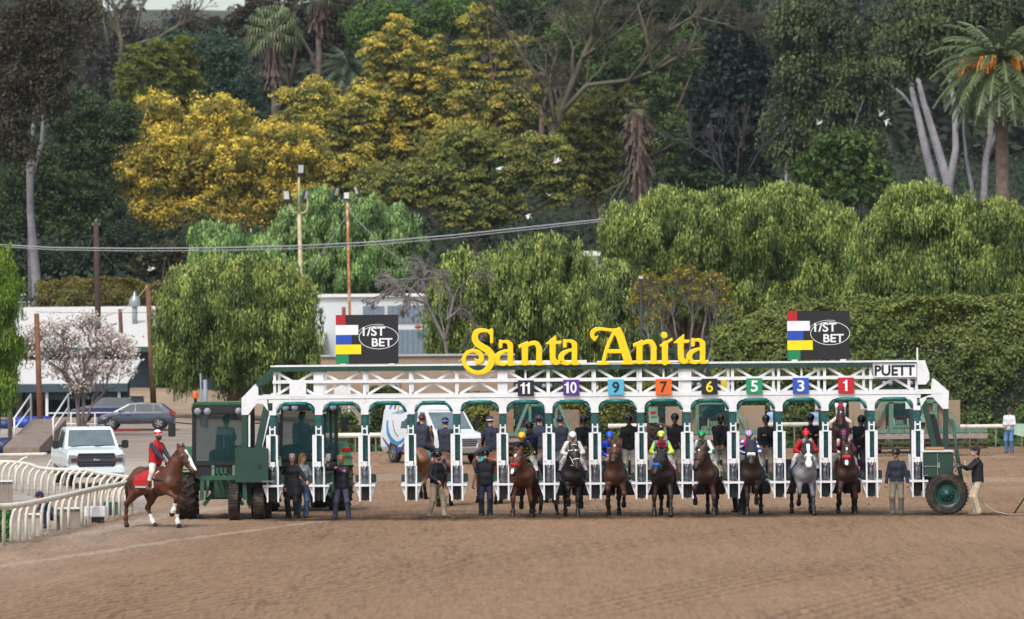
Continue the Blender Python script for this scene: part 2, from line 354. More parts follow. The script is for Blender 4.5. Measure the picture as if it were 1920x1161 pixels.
# ------------------------------------------------------------------ horses (local +y is forward, z up, withers 1.6 m)
FL = {  # front leg: knee, fetlock, hoof (y, z)
 'stand': ((.56, .52), (.57, .19), (.62, .045)), 'fwd': ((.74, .58), (.86, .24), (.93, .07)), 'lift': ((.88, .80), (.78, .50), (.70, .38)),
 'fold': ((.84, .66), (.62, .40), (.52, .33)), 'back': ((.46, .50), (.32, .20), (.30, .05)), 'reach': ((.84, .66), (1.06, .40), (1.14, .30))}
HL = {'stand': ((-.44, .98), (-.84, .57), (-.76, .20), (-.70, .045)), 'under': ((-.30, .92), (-.56, .50), (-.38, .17), (-.30, .045)), 'push': ((-.50, .96), (-1.00, .62), (-1.04, .24), (-1.02, .06)), 'lift': ((-.34, .98), (-.70, .66), (-.62, .36), (-.60, .26))}
def horse(label, loc, rz, coat='#4a2a1c', points='#16110f', face=None, socks=(0, 0, 0, 0), fl=('stand', 'stand'), hl=('stand', 'stand'), wide=(0, 0),
          neck=(0, 1.02, 2.0), muz=(0, 1.40, 1.52), mane='#17110f', cloth=None, clothtrim=None, saddle='#1c1614', bridle='#1c1714', roll=None, blink=None, s=1.0,
          shade=None, cat='horse', group=None, hide_tack=False, dapple=False, vox=.02, wraps=None, breast=False):
    pal = [coat, points, '#ece6dd', '#1b1614', shade or coat, wraps or points]
    p = [C((0, -.55, 1.22), .30, (0, .10, 1.16), .30, 0), C((0, .10, 1.16), .30, (0, .52, 1.20), .275, 0), C((0, -.62, 1.33), .25, (0, -.40, 1.30), .26, 0),
         C((0, .42, 1.45), .13, (0, .15, 1.47), .11, 0), C((-.10, .62, 1.13), .16, (.10, .62, 1.13), .16, 0), C((-.13, .56, 1.0), .13, (.13, .56, 1.0), .13, 0),
         C((-.11, -.72, 1.22), .19, (.11, -.72, 1.22), .19, 0), E((0, -.28, 1.03), (.24, .35, .16), 4)]
    nk = V3(*neck); mz = V3(*muz); mz = nk+(mz-nk)*1.08; nb = V3(0, .56, 1.33); hd = nrm(mz-nk); sidev = nrm(np.cross(hd, V3(0, 0, 1))); up = nrm(np.cross(sidev, hd))
    if up[2] < 0 and up[1] < 0: up = -up
    mid = nb*.45+nk*.55+V3(0, .02, .03)
    p += [C(nb, .235, mid, .155, 0), C(mid, .155, nk, .105, 0), C(nb+V3(0, -.14, .1), .14, mid+V3(0, -.06, .05), .1, 0)]
    L = np.linalg.norm(mz-nk); jw = nk+hd*L*.22-up*.05
    p += [C(nk+hd*.0, .118, nk+hd*L*.36, .118, 0), C(jw-sidev*.03, .115, nk+hd*L*.62-up*.025, .07, 0), C(jw+sidev*.03, .115, nk+hd*L*.62-up*.025, .07, 0), C(nk+hd*L*.35, .10, nk+hd*L*.86, .062, 0),
          C(mz-hd*.09-sidev*.026, .062, mz-sidev*.024, .055, 1 if face != 'white' else 2), C(mz-hd*.09+sidev*.026, .062, mz+sidev*.024, .055, 1 if face != 'white' else 2), C(mz-up*.05-hd*.04, .035, mz-up*.05, .032, 1)]
    for q in (-1, 1):
        eb = nk+sidev*.07*q+up*.04-hd*.05; et = eb-hd*.15+up*.06+sidev*.025*q
        p += [C(eb, .038, (eb+et)/2, .034, 0), C((eb+et)/2, .034, et, .010, 1), E(nk+hd*L*.30+sidev*.112*q+up*.03, (.022, .026, .022), 3), E(mz-hd*.03+sidev*.045*q+up*.03, (.012, .016, .012), 3)]
    if face in ('blaze', 'white'): p += [C(nk+hd*L*.12+up*.09, .042, nk+hd*L*.55+up*.078, .038, 2), C(nk+hd*L*.55+up*.078, .038, mz-hd*.04+up*.05, .034, 2)]
    if face == 'star': p += [C(nk+hd*L*.17+up*.095, .030, nk+hd*L*.26+up*.092, .024, 2)]
    if face == 'snip': p += [C(nk+hd*L*.17+up*.095, .030, nk+hd*L*.27+up*.092, .026, 2), C(mz-hd*.10+up*.058, .026, mz-hd*.02+up*.05, .026, 2)]
    for i, q in ((0, -1), (1, 1)):
        (ky, kz), (fy, fz), (hy, hz) = FL[fl[i]]; x = .145*q; x2 = x+wide[0]*q
        kn, ft, hf = V3(x2, ky, kz), V3(x2, fy, fz), V3(x2, hy, hz); el = V3(.15*q, .50, 1.0)
        sk = 2 if socks[i] else (5 if wraps else 1)
        p += [C((.14*q, .60, 1.18), .15, el, .105, 0), C(el, .095, kn+(el-kn)*.15, .055, 0), C(kn+V3(0, 0, .03), .052, kn-V3(0, 0, .03), .048, 0 if not wraps else 0),
              C(kn, .042, kn+(ft-kn)*.5, .034, 5 if wraps else 1), C(kn+(ft-kn)*.5, .036, ft, .036, sk), C(ft, .042, ft+(hf-ft)*.2, .042, sk), C(ft, .036, hf, .040, sk if socks[i] else 1),
              C(hf+V3(0, 0, .03), .045, hf+V3(0, .02, -.01), .055, 3)]
        (sy, sz), (hy_, hz_), (fy, fz), (oy, oz) = HL[hl[i]]; x3 = (.15+wide[1])*q
        stf, hk, ft, hf = V3(.17*q, sy, sz), V3(x3, hy_, hz_), V3(x3, fy, fz), V3(x3, oy, oz); sk = 2 if socks[2+i] else 1
        p += [C((.14*q, -.60, 1.22), .20, stf, .135, 0), C((.14*q, -.78, 1.2), .13, stf*.4+hk*.6, .075, 0), C(stf, .125, hk, .050, 0), C(hk+V3(0, -.03, .03), .045, hk, .05, 0 if not socks[2+i] else 0),
              C(hk, .046, hk+(ft-hk)*.5, .038, 1), C(hk+(ft-hk)*.5, .038, ft, .040, sk), C(ft, .044, ft, .044, sk), C(ft, .036, hf, .040, sk), C(hf+V3(0, 0, .03), .045, hf+V3(0, .02, -.01), .055, 3)]
    cf = None
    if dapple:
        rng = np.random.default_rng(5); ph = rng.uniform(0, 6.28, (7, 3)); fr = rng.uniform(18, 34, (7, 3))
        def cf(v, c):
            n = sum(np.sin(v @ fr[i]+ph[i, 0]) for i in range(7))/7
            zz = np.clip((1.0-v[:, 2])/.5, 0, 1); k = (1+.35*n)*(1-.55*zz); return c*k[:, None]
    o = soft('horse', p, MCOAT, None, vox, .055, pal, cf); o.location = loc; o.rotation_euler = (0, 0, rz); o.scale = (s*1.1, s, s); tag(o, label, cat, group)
    # mane, tail
    rng = random.Random(int(abs(loc[0])*1000)); mb = MB()
    for i in range(46):
        t = i/45; b = nb+V3(0, -.18, .22)+(nk+V3(0, -.02, .08)-nb-V3(0, -.18, .22))*t+V3(0, 0, .03*math.sin(t*3.1)); sd = 1 if i % 3 else .6
        mb.tube([b+V3(-.01, 0, .015), b+V3(.09*sd, -.01, -.02), b+V3((.135+rng.uniform(-.02, .02))*sd, rng.uniform(-.03, .02), -.16-rng.uniform(0, .07))], [.022, .02, .005], 4)
    for i in range(9):
        b = nk+up*.085-hd*.02+sidev*rng.uniform(-.03, .03); mb.tube([b, b+hd*.06+up*.03, b+hd*.17+up*.012+sidev*rng.uniform(-.03, .03)], [.016, .014, .004], 4)
    mb.build('mane', M('mane_'+mane, mane, rough=.5, var=.2, scale=30), o, smooth=True)
    tb = MB(); d0 = V3(0, -.92, 1.36)
    for i in range(34):
        a = rng.uniform(0, 6.28); r = rng.uniform(0, .055); sp = rng.uniform(.6, 1)
        tb.tube([d0+V3(r*.3*math.cos(a), 0, 0), d0+V3(r*math.cos(a), -.14, -.12), d0+V3(r*1.5*math.cos(a), -.20+r*math.sin(a), -.45*sp), d0+V3(r*1.9*math.cos(a), -.17+r*2*math.sin(a), -.86*sp)], [.03, .024, .02, .004], 4)
    tb.build('tail', M('mane_'+mane, mane), o, smooth=True)
    # bridle: cheek straps, noseband, browband, reins
    br = MB(); mt = M('tack_'+bridle, bridle, rough=.5, var=.1)
    def ring(c, r1, r2, w_=.013, tilt=0):
        pts = [c+sidev*math.cos(a)*r1+up*math.sin(a)*r2+hd*tilt*math.sin(a) for a in [2*math.pi*k/12 for k in range(13)]]; br.tube(pts, w_, 5)
    ring(nk+hd*L*.60+up*.005, .098, .10, .015); ring(nk+hd*L*.10-up*.02, .138, .135, .014, .03); ring(nk-hd*.03-up*.02, .125, .14, .013, -.05)
    for q in (-1, 1): br.tube([nk+hd*L*.02+sidev*.125*q, nk+hd*L*.35+sidev*.13*q-up*.01, nk+hd*L*.62+sidev*.098*q-up*.01, mz-hd*.1+sidev*.066*q-up*.02], .011, 5)
    br.build('bridle', mt, o, smooth=True)
    rn = MB()
    for q in (-1, 1): rn.tube([mz-hd*.1+sidev*.066*q-up*.02, (mz+V3(.12*q, .25, 1.62))/2+V3(.08*q, 0, -.05), V3(.10*q, .38, 1.66)], .010, 5)
    rn.build('reins', mt, o, smooth=True)
    if roll: soft('noseband_roll', [C(nk+hd*L*.60+up*.085-sidev*.06, .045, nk+hd*L*.60+up*.085+sidev*.06, .045), C(nk+hd*L*.60+up*.085-sidev*.06, .045, nk+hd*L*.60-up*.03-sidev*.085, .03), C(nk+hd*L*.60+up*.085+sidev*.06, .045, nk+hd*L*.60-up*.03+sidev*.085, .03)], MCOL, o, .016, .02, [roll])
    if blink:
        soft('hood', [C(nk+hd*-.02, .134, nk+hd*L*.42+up*.005, .128), E(nk+hd*L*.30+sidev*.128+up*.01, (.05, .06, .06)), E(nk+hd*L*.30-sidev*.128+up*.01, (.05, .06, .06)), C(nk-hd*.02-up*.05, .1, nk-V3(0, .12, .12), .12)], MCOL, o, .018, .02, [blink])
    if not hide_tack:
        if cloth:
            cm = MB(); N = 10; ys = (-.52, .18)
            for w_, nm, col, ly in ((1, 'saddle_cloth', cloth, 0), (0, 'cloth_trim', clothtrim, 1)):
                if nm == 'cloth_trim' and not clothtrim: continue
                cm = MB()
                for k in range(N):
                    a0, a1 = [R((-100+200*t/N) if not ly else (-107+214*t/N)) for t in (k, k+1)]; r = .322+.014*(1-ly)
                    def pt(a, y): return Vector((math.sin(a)*r, y, 1.17+math.cos(a)*(r+.015) if abs(a) < 1.57 else 1.17+math.cos(a)*(r+.10)))
                    segs = [(ys[0], ys[1])] if not ly else [(ys[0]-.06, ys[1]+.03)]
                    for y0, y1 in segs:
                        A, B, Cc, D = pt(a0, y0), pt(a1, y0), pt(a1, y1), pt(a0, y1); n = Vector((math.sin((a0+a1)/2), 0, math.cos((a0+a1)/2)))*-.012
                        cm.add([A, B, Cc, D, A+n, B+n, Cc+n, D+n], [(0, 1, 2, 3), (7, 6, 5, 4), (0, 3, 7, 4), (1, 5, 6, 2), (0, 4, 5, 1), (3, 2, 6, 7)])
                cm.build(nm, M('cl_'+col, col, rough=.8, var=.08), o)
        soft('saddle', [C((0, -.22, 1.50), .085, (0, .14, 1.50), .075), E((0, .16, 1.55), (.09, .05, .05)), E((0, -.28, 1.55), (.12, .06, .05)), C((-.2, .02, 1.42), .07, (-.31, .05, 1.2), .03), C((.2, .02, 1.42), .07, (.31, .05, 1.2), .03)], MCOL, o, .02, .03, [saddle])
        gm = MB(); gm.tube([(.318*math.sin(a), .12, 1.16+.318*math.cos(a)) for a in [R(90+180*k/10) for k in range(11)]], .02, 6); gm.build('girth', mt, o, smooth=True)
        sm = MB()
        for q in (-1, 1):
            sm.tube([(.30*q, .05, 1.35), (.37*q, .06, 1.12)], .012, 5); sm.tube([(.32*q, .06, 1.02), (.42*q, .06, 1.02), (.41*q, .06, 1.1), (.37*q, .06, 1.14), (.33*q, .06, 1.1), (.32*q, .06, 1.02)], .009, 5)
        sm.build('stirrup', M('steel', '#8a8d90', rough=.35, metal=.8, var=0), o, smooth=True)
    if breast:
        bm_ = MB(); bm_.tube([(-.33, .1, 1.28), (-.27, .62, 1.24), (0, .83, 1.2), (.27, .62, 1.24), (.33, .1, 1.28)], .022, 6); bm_.build('breast_strap', mt, o, smooth=True)
    return o
def rider(label, loc, rz, s=1.0, crouch=True, turn=0.0, **kw):
    if crouch:
        d = dict(H=1.64, pel=(0, -.16, 1.76), lean=(0, 1.25), feet=[(-.37, .05, 1.03), (.37, .05, 1.03)], kneep=[(-.6, 1, .3), (.6, 1, .3)],
                 hands=[(-.09, .40, 1.70), (.09, .40, 1.70)], elbp=[(-1, -.3, -.5), (1, -.3, -.5)], look=(turn, 1, -.12), head='helmet', boots='#141316', pants='#e6e4e0')
    else:
        d = dict(H=1.76, pel=(0, -.08, 1.66), lean=(0, .12), feet=[(-.40, .06, .98), (.40, .06, .98)], kneep=[(-.7, 1, .2), (.7, 1, .2)],
                 hands=[(-.1, .38, 1.72), (.1, .38, 1.72)], elbp=[(-.6, -.6, -.5), (.6, -.6, -.5)], look=(turn, 1, -.05), head='helmet', boots='#2a1d14', pants='#ddd8cf')
    d.update(kw); return person(label, loc, rz, **d)
# ------------------------------------------------------------------ the starting gate (front face at Y = 120)
GY = 120.0
WHITE = M('gate_white', '#d9dbdd', rough=.42, var=.05, scale=3, dirt='#8d8474', dscale=6, damt=.32)
GREEN = M('gate_green', '#15392f', rough=.45, var=.12, scale=3, dirt='#3b4a40', dscale=4, damt=.3)
PAD = M('teal_pad', '#0a4b4b', rough=.5, var=.22, scale=7, bump=.8, bscale=9)
STEELC = M('galvanised', '#7b828a', rough=.35, metal=.7, var=.15, scale=12)
DARK = M('dark_steel', '#1b2026', rough=.6, var=.2)
RUBBER = M('rubber', '#221f1d', rough=.85, var=.2, dirt='#6a5440', dscale=3, damt=.7, bump=.4, bscale=25)
def g2(px, py): v = W(px, py, GY); return (v.x, v.z)
gate = empty('starting_gate', (0, GY+1.2, 0), label='long white and green starting gate with numbered stalls across the dirt track', cat='starting gate')
gate.matrix_world = Matrix.Translation((0, GY+1.2, 0)); GO = Vector((0, -(GY+1.2), 0))
def gp(mb, name, mat, parent=None, **k):
    par = gate if parent is None else parent
    if par is gate:
        for v in mb.v: v += GO
    else:
        for v in mb.v: v += GO
    return mb.build(name, mat, par, **k)
DX = [g2(511+86.3*i, 760)[0] for i in range(15)]       # stall dividers
ZB, ZT = g2(960, 747)[1], g2(960, 738)[1]
def gpoly(pts): return [g2(x, y) for x, y in pts]
def lev(y0):                                            # photo y of the left part (x ~ 560) to a height
    return g2(560, y0)[1]
zb1, zb0 = lev(747), lev(755.5)                         # band
zc1, zc0 = lev(748), lev(741); zm0, zm1 = lev(719), lev(714); zg0, zg1, zw1 = lev(697), lev(688), lev(685.3)
# front arcade: one white plate with arched openings, and the same plate again at the back of the stalls
def arcade(y0, y1):
    mb = MB(); zf = lev(778.5); n = 8
    for i in range(14):
        a, b = DX[i]+.097, DX[i+1]-.097; top = zb0; r = .22; rz_ = top-lev(770)
        mb.prism([(DX[i]-.095 if i == 0 else (DX[i]), zf), (a, zf), (a, lev(770)), (DX[i] if i else DX[i]-.095, lev(770))], (y0, y1))
        mb.prism([(b, zf), (DX[i+1] if i < 13 else DX[i+1]+.095, zf), (DX[i+1] if i < 13 else DX[i+1]+.095, lev(770)), (b, lev(770))], (y0, y1))
        lp = [(DX[i], lev(770)), (a, lev(770))]+[(a+r*(1-math.cos(t))*.95, lev(770)+rz_*math.sin(t)) for t in [math.pi/2*k/n for k in range(1, n+1)]]
        rp = [(b, lev(770)), (DX[i+1], lev(770))]
        arcR = [(b-r*(1-math.cos(t))*.95, lev(770)+rz_*math.sin(t)) for t in [math.pi/2*k/n for k in range(n, 0, -1)]]
        mb.prism(lp+[(DX[i], top)], (y0, y1)); mb.prism(arcR+rp+[(DX[i+1], top)], (y0, y1))
    mb.prism([(DX[0]-.1, zb0+.001), (DX[14]+.1, zb0+.001), (DX[14]+.1, zb1), (DX[0]-.1, zb1)], (y0, y1))
    return mb
gp(arcade(GY-.02, GY+.02), 'arched_fascia', WHITE); gp(arcade(GY+2.36, GY+2.40), 'arched_fascia', WHITE)
# end plates
gp(MB().prism(gpoly([(453, 747), (478.6, 720), (484.4, 720), (484.4, 745), (500, 745), (503, 771), (492.4, 757), (481, 757), (466.8, 776.3), (465, 778), (453, 778)]), (GY-.03, GY+.03)), 'end_plate', WHITE)
gp(MB().prism(gpoly([(1746, 709), (1750, 709), (1779, 733.6), (1778, 766.7), (1768, 766.7), (1748.7, 745), (1738, 745), (1727, 763), (1724, 748), (1746, 740)]), (GY-.03, GY+.03)), 'end_plate', WHITE)
gp(MB().prism(gpoly([(1719, 677), (1734, 677), (1742, 700), (1742, 712), (1735, 721), (1719, 721)]), (GY-.09, GY-.05)), 'corner_panel', WHITE)
# truss: chords, verticals, diagonals, front and back
xl, xr = g2(511, 700)[0], g2(1724, 690)[0]
for y in (GY, GY+2.38):
    ch = MB(); ch.bar((g2(484, 745)[0], y+.002, (zc0+zc1)/2), (xr+.6, y+.002, (zc0+zc1)/2), .10, .08); ch.bar((xl, y-.012, (zm0+zm1)/2), (xr+.1, y-.012, (zm0+zm1)/2), .075, .07)
    ch.bar((xl-.05, y, zw1-.02), (xr+.15, y, zw1-.02), .04, .16); gp(ch, 'chord', WHITE)
    tb = MB(); tb.prism([(xl-.04, zg1), (xl+.05, zg0), (xr+.2, zg0), (xr+.2, zg1)], (y-.07, y+.03))
    a = gpoly([(484.6, 726), (479, 719), (511, 687.5), (515, 696)]); tb.prism(a, (y-.065, y+.025)); b = gpoly([(1739, 694), (1742, 700), (1742, 716), (1746, 718), (1746, 708), (1750, 708)]); tb.prism(b, (y-.065, y+.025))
    gp(tb, 'top_beam', GREEN)
    dg = MB()
    for i in range(15):
        x = DX[i]; wd = .26 if i in (1, 5, 9) else .075
        gp(MB().bar((x+(.06 if i == 0 else 0), y+.03, zc0), (x+(.06 if i == 0 else 0), y+.03, zg0+.02), wd, .05, up=(0, 1, 0)), 'upright', WHITE)
        if i < 14 and y == GY:
            x0, x1 = DX[i]+.09, DX[i+1]-.09
            dg.bar((x0, y+.055, zg0), (x1, y+.055, zc0), .068, .05); dg.bar((x1, y+.085, zg0), (x0, y+.085, zc0), .068, .05)
            if i in (5, 8, 11): dg.bar(((x0+x1)/2, y+.03, zm1), ((x0+x1)/2, y+.03, zg0), .05, .04)
    if dg.v: gp(dg, 'bracing', WHITE)
cr = MB()
for i in range(15):
    cr.bar((DX[i], GY+.06, zg1-.08), (DX[i], GY+2.32, zg1-.08), .06, .08, up=(0, 0, 1)); cr.bar((DX[i], GY+.05, zc0+.01), (DX[i], GY+2.34, zc0+.01), .08, .08, up=(0, 0, 1))
gp(cr, 'crossbar', WHITE)
pl = MB(); pl.prism(gpoly([(543, 716), (574, 716), (574, 744), (543, 744)]), (GY-.05, GY-.03)); gp(pl, 'blank_panel', WHITE)
rod = MB().cyl((*[g2(1719.5, 652)[0]], GY-.07, g2(1719.5, 652)[1]), (g2(1719.5, 652)[0], GY-.07, g2(1719, 680)[1]), .025, 8); gp(rod, 'antenna_rod', WHITE)
# stall dividers, pads, front doors and foot ledges
zp1, zp0 = lev(778), lev(866)
for i in range(15):
    x = DX[i]
    p = MB().box((x, GY+.10, (zp1+zp0)/2), (.20, .22, zp1-zp0)); p.box((x, GY+.8, (zp1+zp0)/2+.03), (.16, 1.2, (zp1-zp0)-.06))
    gp(p, 'padded_divider', PAD, bevel=.03)
    # lower frame of the divider
    d = MB(); d.box((x, GY+.16, (lev(866)+lev(914))/2), (.05, .06, lev(866)-lev(914))); d.box((x+.08, GY+.3, (lev(866)+lev(908))/2), (.04, .30, lev(866)-lev(908)))
    d.box((x, GY+1.3, lev(905)), (.07, 2.2, .07)); d.box((x, GY+1.3, lev(925)), (.05, 2.2, .05)); d.box((x, GY+2.36, (lev(866)+lev(940))/2), (.07, .07, lev(866)-lev(940)))
    gp(d, 'divider_frame', WHITE)
    if True:
        yf = GY-.16
        lw = MB()                                      # folded front doors, seen edge on
        wl = (-.165, -.045) if i % 2 else (-.165, -.055); z801, z815, z875, z940 = lev(801), lev(815.5), lev(875), lev(941)
        lw.box((x-.11, yf, (z815+z875)/2), (.115, .06, z815-z875)); lw.box((x+.115, yf, (z815+z875)/2), ((.09 if i > 5 else .055), .06, z815-z875))
        for q in (-1, 1): lw.box((x+q*.142, yf-.01, (z875+z940)/2), (.042, .05, z875-z940))
        gp(lw, 'front_door', WHITE)
        st = MB()
        for q in (-1, 1): st.box((x+q*.065, yf-.005, (z801+z815)/2), (.038, .05, z801-z815+.06))
        st.box((x, yf-.005, z801-.05), (.10, .045, .04)); st.box((x, yf-.01, z815), (.2, .05, .04)); gp(st, 'door_head', WHITE)
        la = MB().box((x, yf-.03, lev(870.5)), (.12, .09, .13)); la.box((x-.09, yf-.02, lev(866)), (.08, .06, .05)); la.tube([(x-.05, yf-.07, lev(867)), (x-.06, yf-.1, lev(877)), (x-.01, yf-.1, lev(881)), (x+.03, yf-.07, lev(873))], .009, 5); gp(la, 'latch', WHITE)
        cy = MB().cyl((x-.01, GY+.02, lev(875)), (x-.01, GY+.02, lev(907)), .088, 14); cy.cyl((x+.05, GY-.08, lev(875)), (x+.05, GY-.08, lev(905)), .02, 8); gp(cy, 'door_cylinder', STEELC, smooth=True)
        cd = MB().box((x, GY+.05, (lev(914)+lev(939))/2), (.20, .08, lev(914)-lev(939))); cd.cyl((x, GY-.03, lev(914)), (x, GY-.03, lev(940)), .03, 8); gp(cd, 'lower_ram', DARK)
        sl_ = 1.0
        fl_ = MB(); L0, R0 = x-.27, x+.27
        fl_.box(((L0+R0)/2, GY-.02, lev(911)), (R0-L0, .34, .055)); fl_.box((x-.22, GY+1.2, lev(911)), (.12, 2.1, .04)); fl_.box((x+.22, GY+1.2, lev(911)), (.12, 2.1, .04))
        for q in (-1, 1):
            fl_.prism([(x+q*.165, lev(914)), (x+q*.265, lev(914)), (x+q*.155, lev(936))], (GY-.10, GY-.06)); fl_.prism([(x+q*.165, lev(914)), (x+q*.265, lev(914)), (x+q*.155, lev(936))], (GY+.05, GY+.09))
        gp(fl_, 'foot_ledge', WHITE)
        gb = MB().box((x+.21, GY+.16, lev(898.5)), (.17, .12, .23)); gb.box((x-.22, GY+.26, lev(898.5)), (.1, .12, .2)); gp(gb, 'kick_pad', GREEN, bevel=.02)
# arch pads over every stall
for i in range(14):
    mb = MB(); a, b = DX[i]+.30, DX[i+1]-.30; z = lev(757.5)
    mb.tube([(a, GY+.0, z), ((a+b)/2, GY, z+.01), (b, GY, z)], .062, 8)
    for q, s in ((DX[i], 1), (DX[i+1], -1)):
        mb.tube([(q+s*(.30), GY+.05, z-.01), (q+s*.20, GY+.05, z-.10), (q+s*.125, GY+.05, z-.24)], .042, 6)
    gp(mb, 'arch_pad', M('teal_pad_bright', '#07655f', rough=.42, var=.2, scale=9, bump=.7, bscale=14), smooth=True)
# tail gates behind the eight loaded stalls
for i in range(5, 13):
    mb = MB(); mb.box(((DX[i]+DX[i+1])/2-.27, GY+2.5, .98), (.50, .10, .95)); mb.box(((DX[i]+DX[i+1])/2+.27, GY+2.5, .98), (.50, .10, .95))
    gp(mb, 'tail_gate', M('tail_pad', '#151a24', rough=.6, var=.2), bevel=.03)
# end towers: struts, boxes, wheels
y = GY+.05
for (a, b, wd) in (((458.5, 778), (458.5, 842), .16), ((500, 762), (484, 842), .18)):
    A, B = g2(*a), g2(*b)
    for q in (0, 2.2): gp(MB().bar((A[0], y+q, A[1]), (B[0], y+q, B[1]), wd, .14), 'end_strut', GREEN)
for (a, b, wd) in (((1733, 752), (1752.5, 843), .14), ((1773.5, 766), (1773.5, 843), .13)):
    A, B = g2(*a), g2(*b)
    for q in (0,): gp(MB().bar((A[0], y+q, A[1]), (B[0], y+q, B[1]), wd, .14), 'end_strut', GREEN)
ws = MB(); A, B = g2(467.5, 778), g2(467.5, 838); ws.bar((A[0], y, A[1]), (B[0], y, B[1]), .05, .1); A, B = g2(506, 776), g2(491, 838); ws.bar((A[0], y-.02, A[1]), (B[0], y-.02, B[1]), .04, .08); gp(ws, 'stay', WHITE)
def gbox(x0, y0, x1, y1, d0, d1, name, mat, bev=.02):
    a, b = g2(x0, y1), g2(x1, y0); return gp(MB().box(((a[0]+b[0])/2, (d0+d1)/2, (a[1]+b[1])/2), (b[0]-a[0], d1-d0, b[1]-a[1])), name, mat, bevel=bev)
lb = gbox(442, 840, 504, 905, GY-.35, GY+.9, 'tool_box', GREEN)
hn = MB().box((g2(488, 873)[0], GY-.36, g2(488, 873)[1]), (.12, .03, .10)); gp(hn, 'handle', DARK, parent=None)
rb = gbox(1728, 848, 1786, 895, GY-.2, GY+1.4, 'tool_box', GREEN)
hd_ = MB(); 
for (x, y_) in ((1759, 872),): v = g2(x, y_); hd_.box((v[0], GY-.22, v[1]), (.05, .04, .14)); v = g2(1743, 874); hd_.box((v[0], GY-.215, v[1]), (.42, .02, .02)); v = g2(1756.5, 871); hd_.box((v[0], GY-.208, v[1]), (.014, .012, .62))
gp(hd_, 'latch', M('worn_steel', '#8b9189', rough=.5, metal=.4))
gbox(1727, 844.5, 1787, 848, GY-.25, GY+1.4, 'box_lid', WHITE); gbox(1733, 838, 1770, 844, GY-.1, GY+.1, 'timber_block', M('timber', '#9c7a50', rough=.8, scale=14))
gbox(1728, 896, 1752, 922, GY+.1, GY+1.3, 'axle_frame', DARK); gbox(456, 906, 500, 916, GY+.1, GY+1.2, 'axle_frame', DARK); gbox(440, 905, 470, 935, GY+.35, GY+.6, 'axle_frame', GREEN)
gbox(462, 931, 480, 948, GY+.3, GY+.6, 'axle_housing', GREEN)
def gwheel(c, r, wdt, ax, name='wheel'):
    w_ = MB(); h = wdt/2
    w_.lathe([(r*.62, -h*.8), (r*.68, -h*.95), (r*.90, -h), (r*.985, -h*.82), (r, -h*.5), (r, h*.5), (r*.985, h*.82), (r*.90, h), (r*.68, h*.95), (r*.62, h*.8), (r*.62, -h*.8)], (0, 0, 0), ax, 40)
    for k in range(36):      # tread blocks
        a = 2*math.pi*k/36; rot = Matrix.Rotation(a, 3, ax.upper()); o = {'x': Vector((0, 0, r)), 'y': Vector((0, 0, r))}[ax]
        for q in (-1, 1): w_.box(rot @ (o+({'x': Vector((q*h*.5, 0, 0)), 'y': Vector((0, q*h*.5, 0))}[ax])), ({'x': (h*.8, .045, .03), 'y': (.045, h*.8, .03)}[ax]), rot)
    for v in w_.v: v += Vector(c)
    t = gp(w_, name, RUBBER, smooth=False)
    hb = MB(); hb.lathe([(r*.62, -h*.75), (r*.55, -h*.7), (r*.52, -h*.2), (r*.36, -h*.1), (r*.34, -h*.62), (r*.15, -h*.72), (r*.12, -h*.95), (.001, -h*.97)], (0, 0, 0), ax, 28)
    hb.lathe([(r*.62, h*.75), (r*.5, h*.6), (r*.3, h*.5), (.001, h*.5)], (0, 0, 0), ax, 28)
    for k in range(10):
        a = 2*math.pi*k/10; o = {'x': Vector((-h*.66, r*.27*math.cos(a), r*.27*math.sin(a))), 'y': Vector((r*.27*math.cos(a), -h*.66, r*.27*math.sin(a)))}[ax]; hb.sphere(o, .022, 4)
    for v in hb.v: v += Vector(c)+GO
    o = hb.build('hub', M('hub_green', '#153f38', rough=.4, dirt='#5b5346', damt=.5), t, smooth=True); return t
cR = g2(1773, 927.8); r_ = .555; gwheel((cR[0], GY-.35, r_+.01), r_, .36, 'y')
cL = g2(439.5, 943); gwheel((cL[0], GY-.1, .50), .50, .27, 'x'); cL = g2(484, 943); gwheel((cL[0]+.02, GY+.35, .50), .50, .30, 'x')
# tilted engine pack and pole at the right end
en = MB(); a = g2(1750, 784); b = g2(1762, 840); en.bar((b[0], GY+.3, b[1]), (a[0], GY+.3, a[1]), .19, .4); en.box((a[0], GY+.3, a[1]+.05), (.14, .3, .1)); gp(en, 'engine_pack', M('engine_black', '#121217', rough=.5), bevel=.02)
po = MB(); a = g2(1785, 786); b = g2(1795, 860); c_ = g2(1806, 928); po.tube([(a[0], GY-.1, a[1]), (b[0], GY-.12, b[1]), (c_[0], GY-.15, c_[1])], [.03, .055, .06], 8); gp(po, 'tow_pole', GREEN, smooth=True)
hz = MB(); a = g2(1786, 850); hz.tube([(a[0], GY-.1, a[1]), (a[0]+.1, GY-.15, a[1]-.1), (a[0]+.16, GY-.15, a[1]-.35), (a[0]+.05, GY-.1, a[1]-.5)], .012, 5); hz.tube([(a[0], GY, a[1]-.1), (a[0]+.07, GY-.1, a[1]-.3), (a[0], GY, a[1]-.45)], .012, 5)
a = g2(505, 880); hz.tube([(a[0], GY-.3, a[1]), (a[0]+.1, GY-.2, a[1]+.1)], .012, 5); gp(hz, 'hose', DARK)
ad = MB(); a = g2(500, 902); ad.bar((a[0]-.1, GY-.38, a[1]), (a[0]+.22, GY-.38, a[1]), .04, .04); a = g2(1731, 891); ad.bar((a[0]-.02, GY-.24, a[1]), (a[0]+.1, GY-.24, a[1]), .03, .03); gp(ad, 'pin', STEELC)
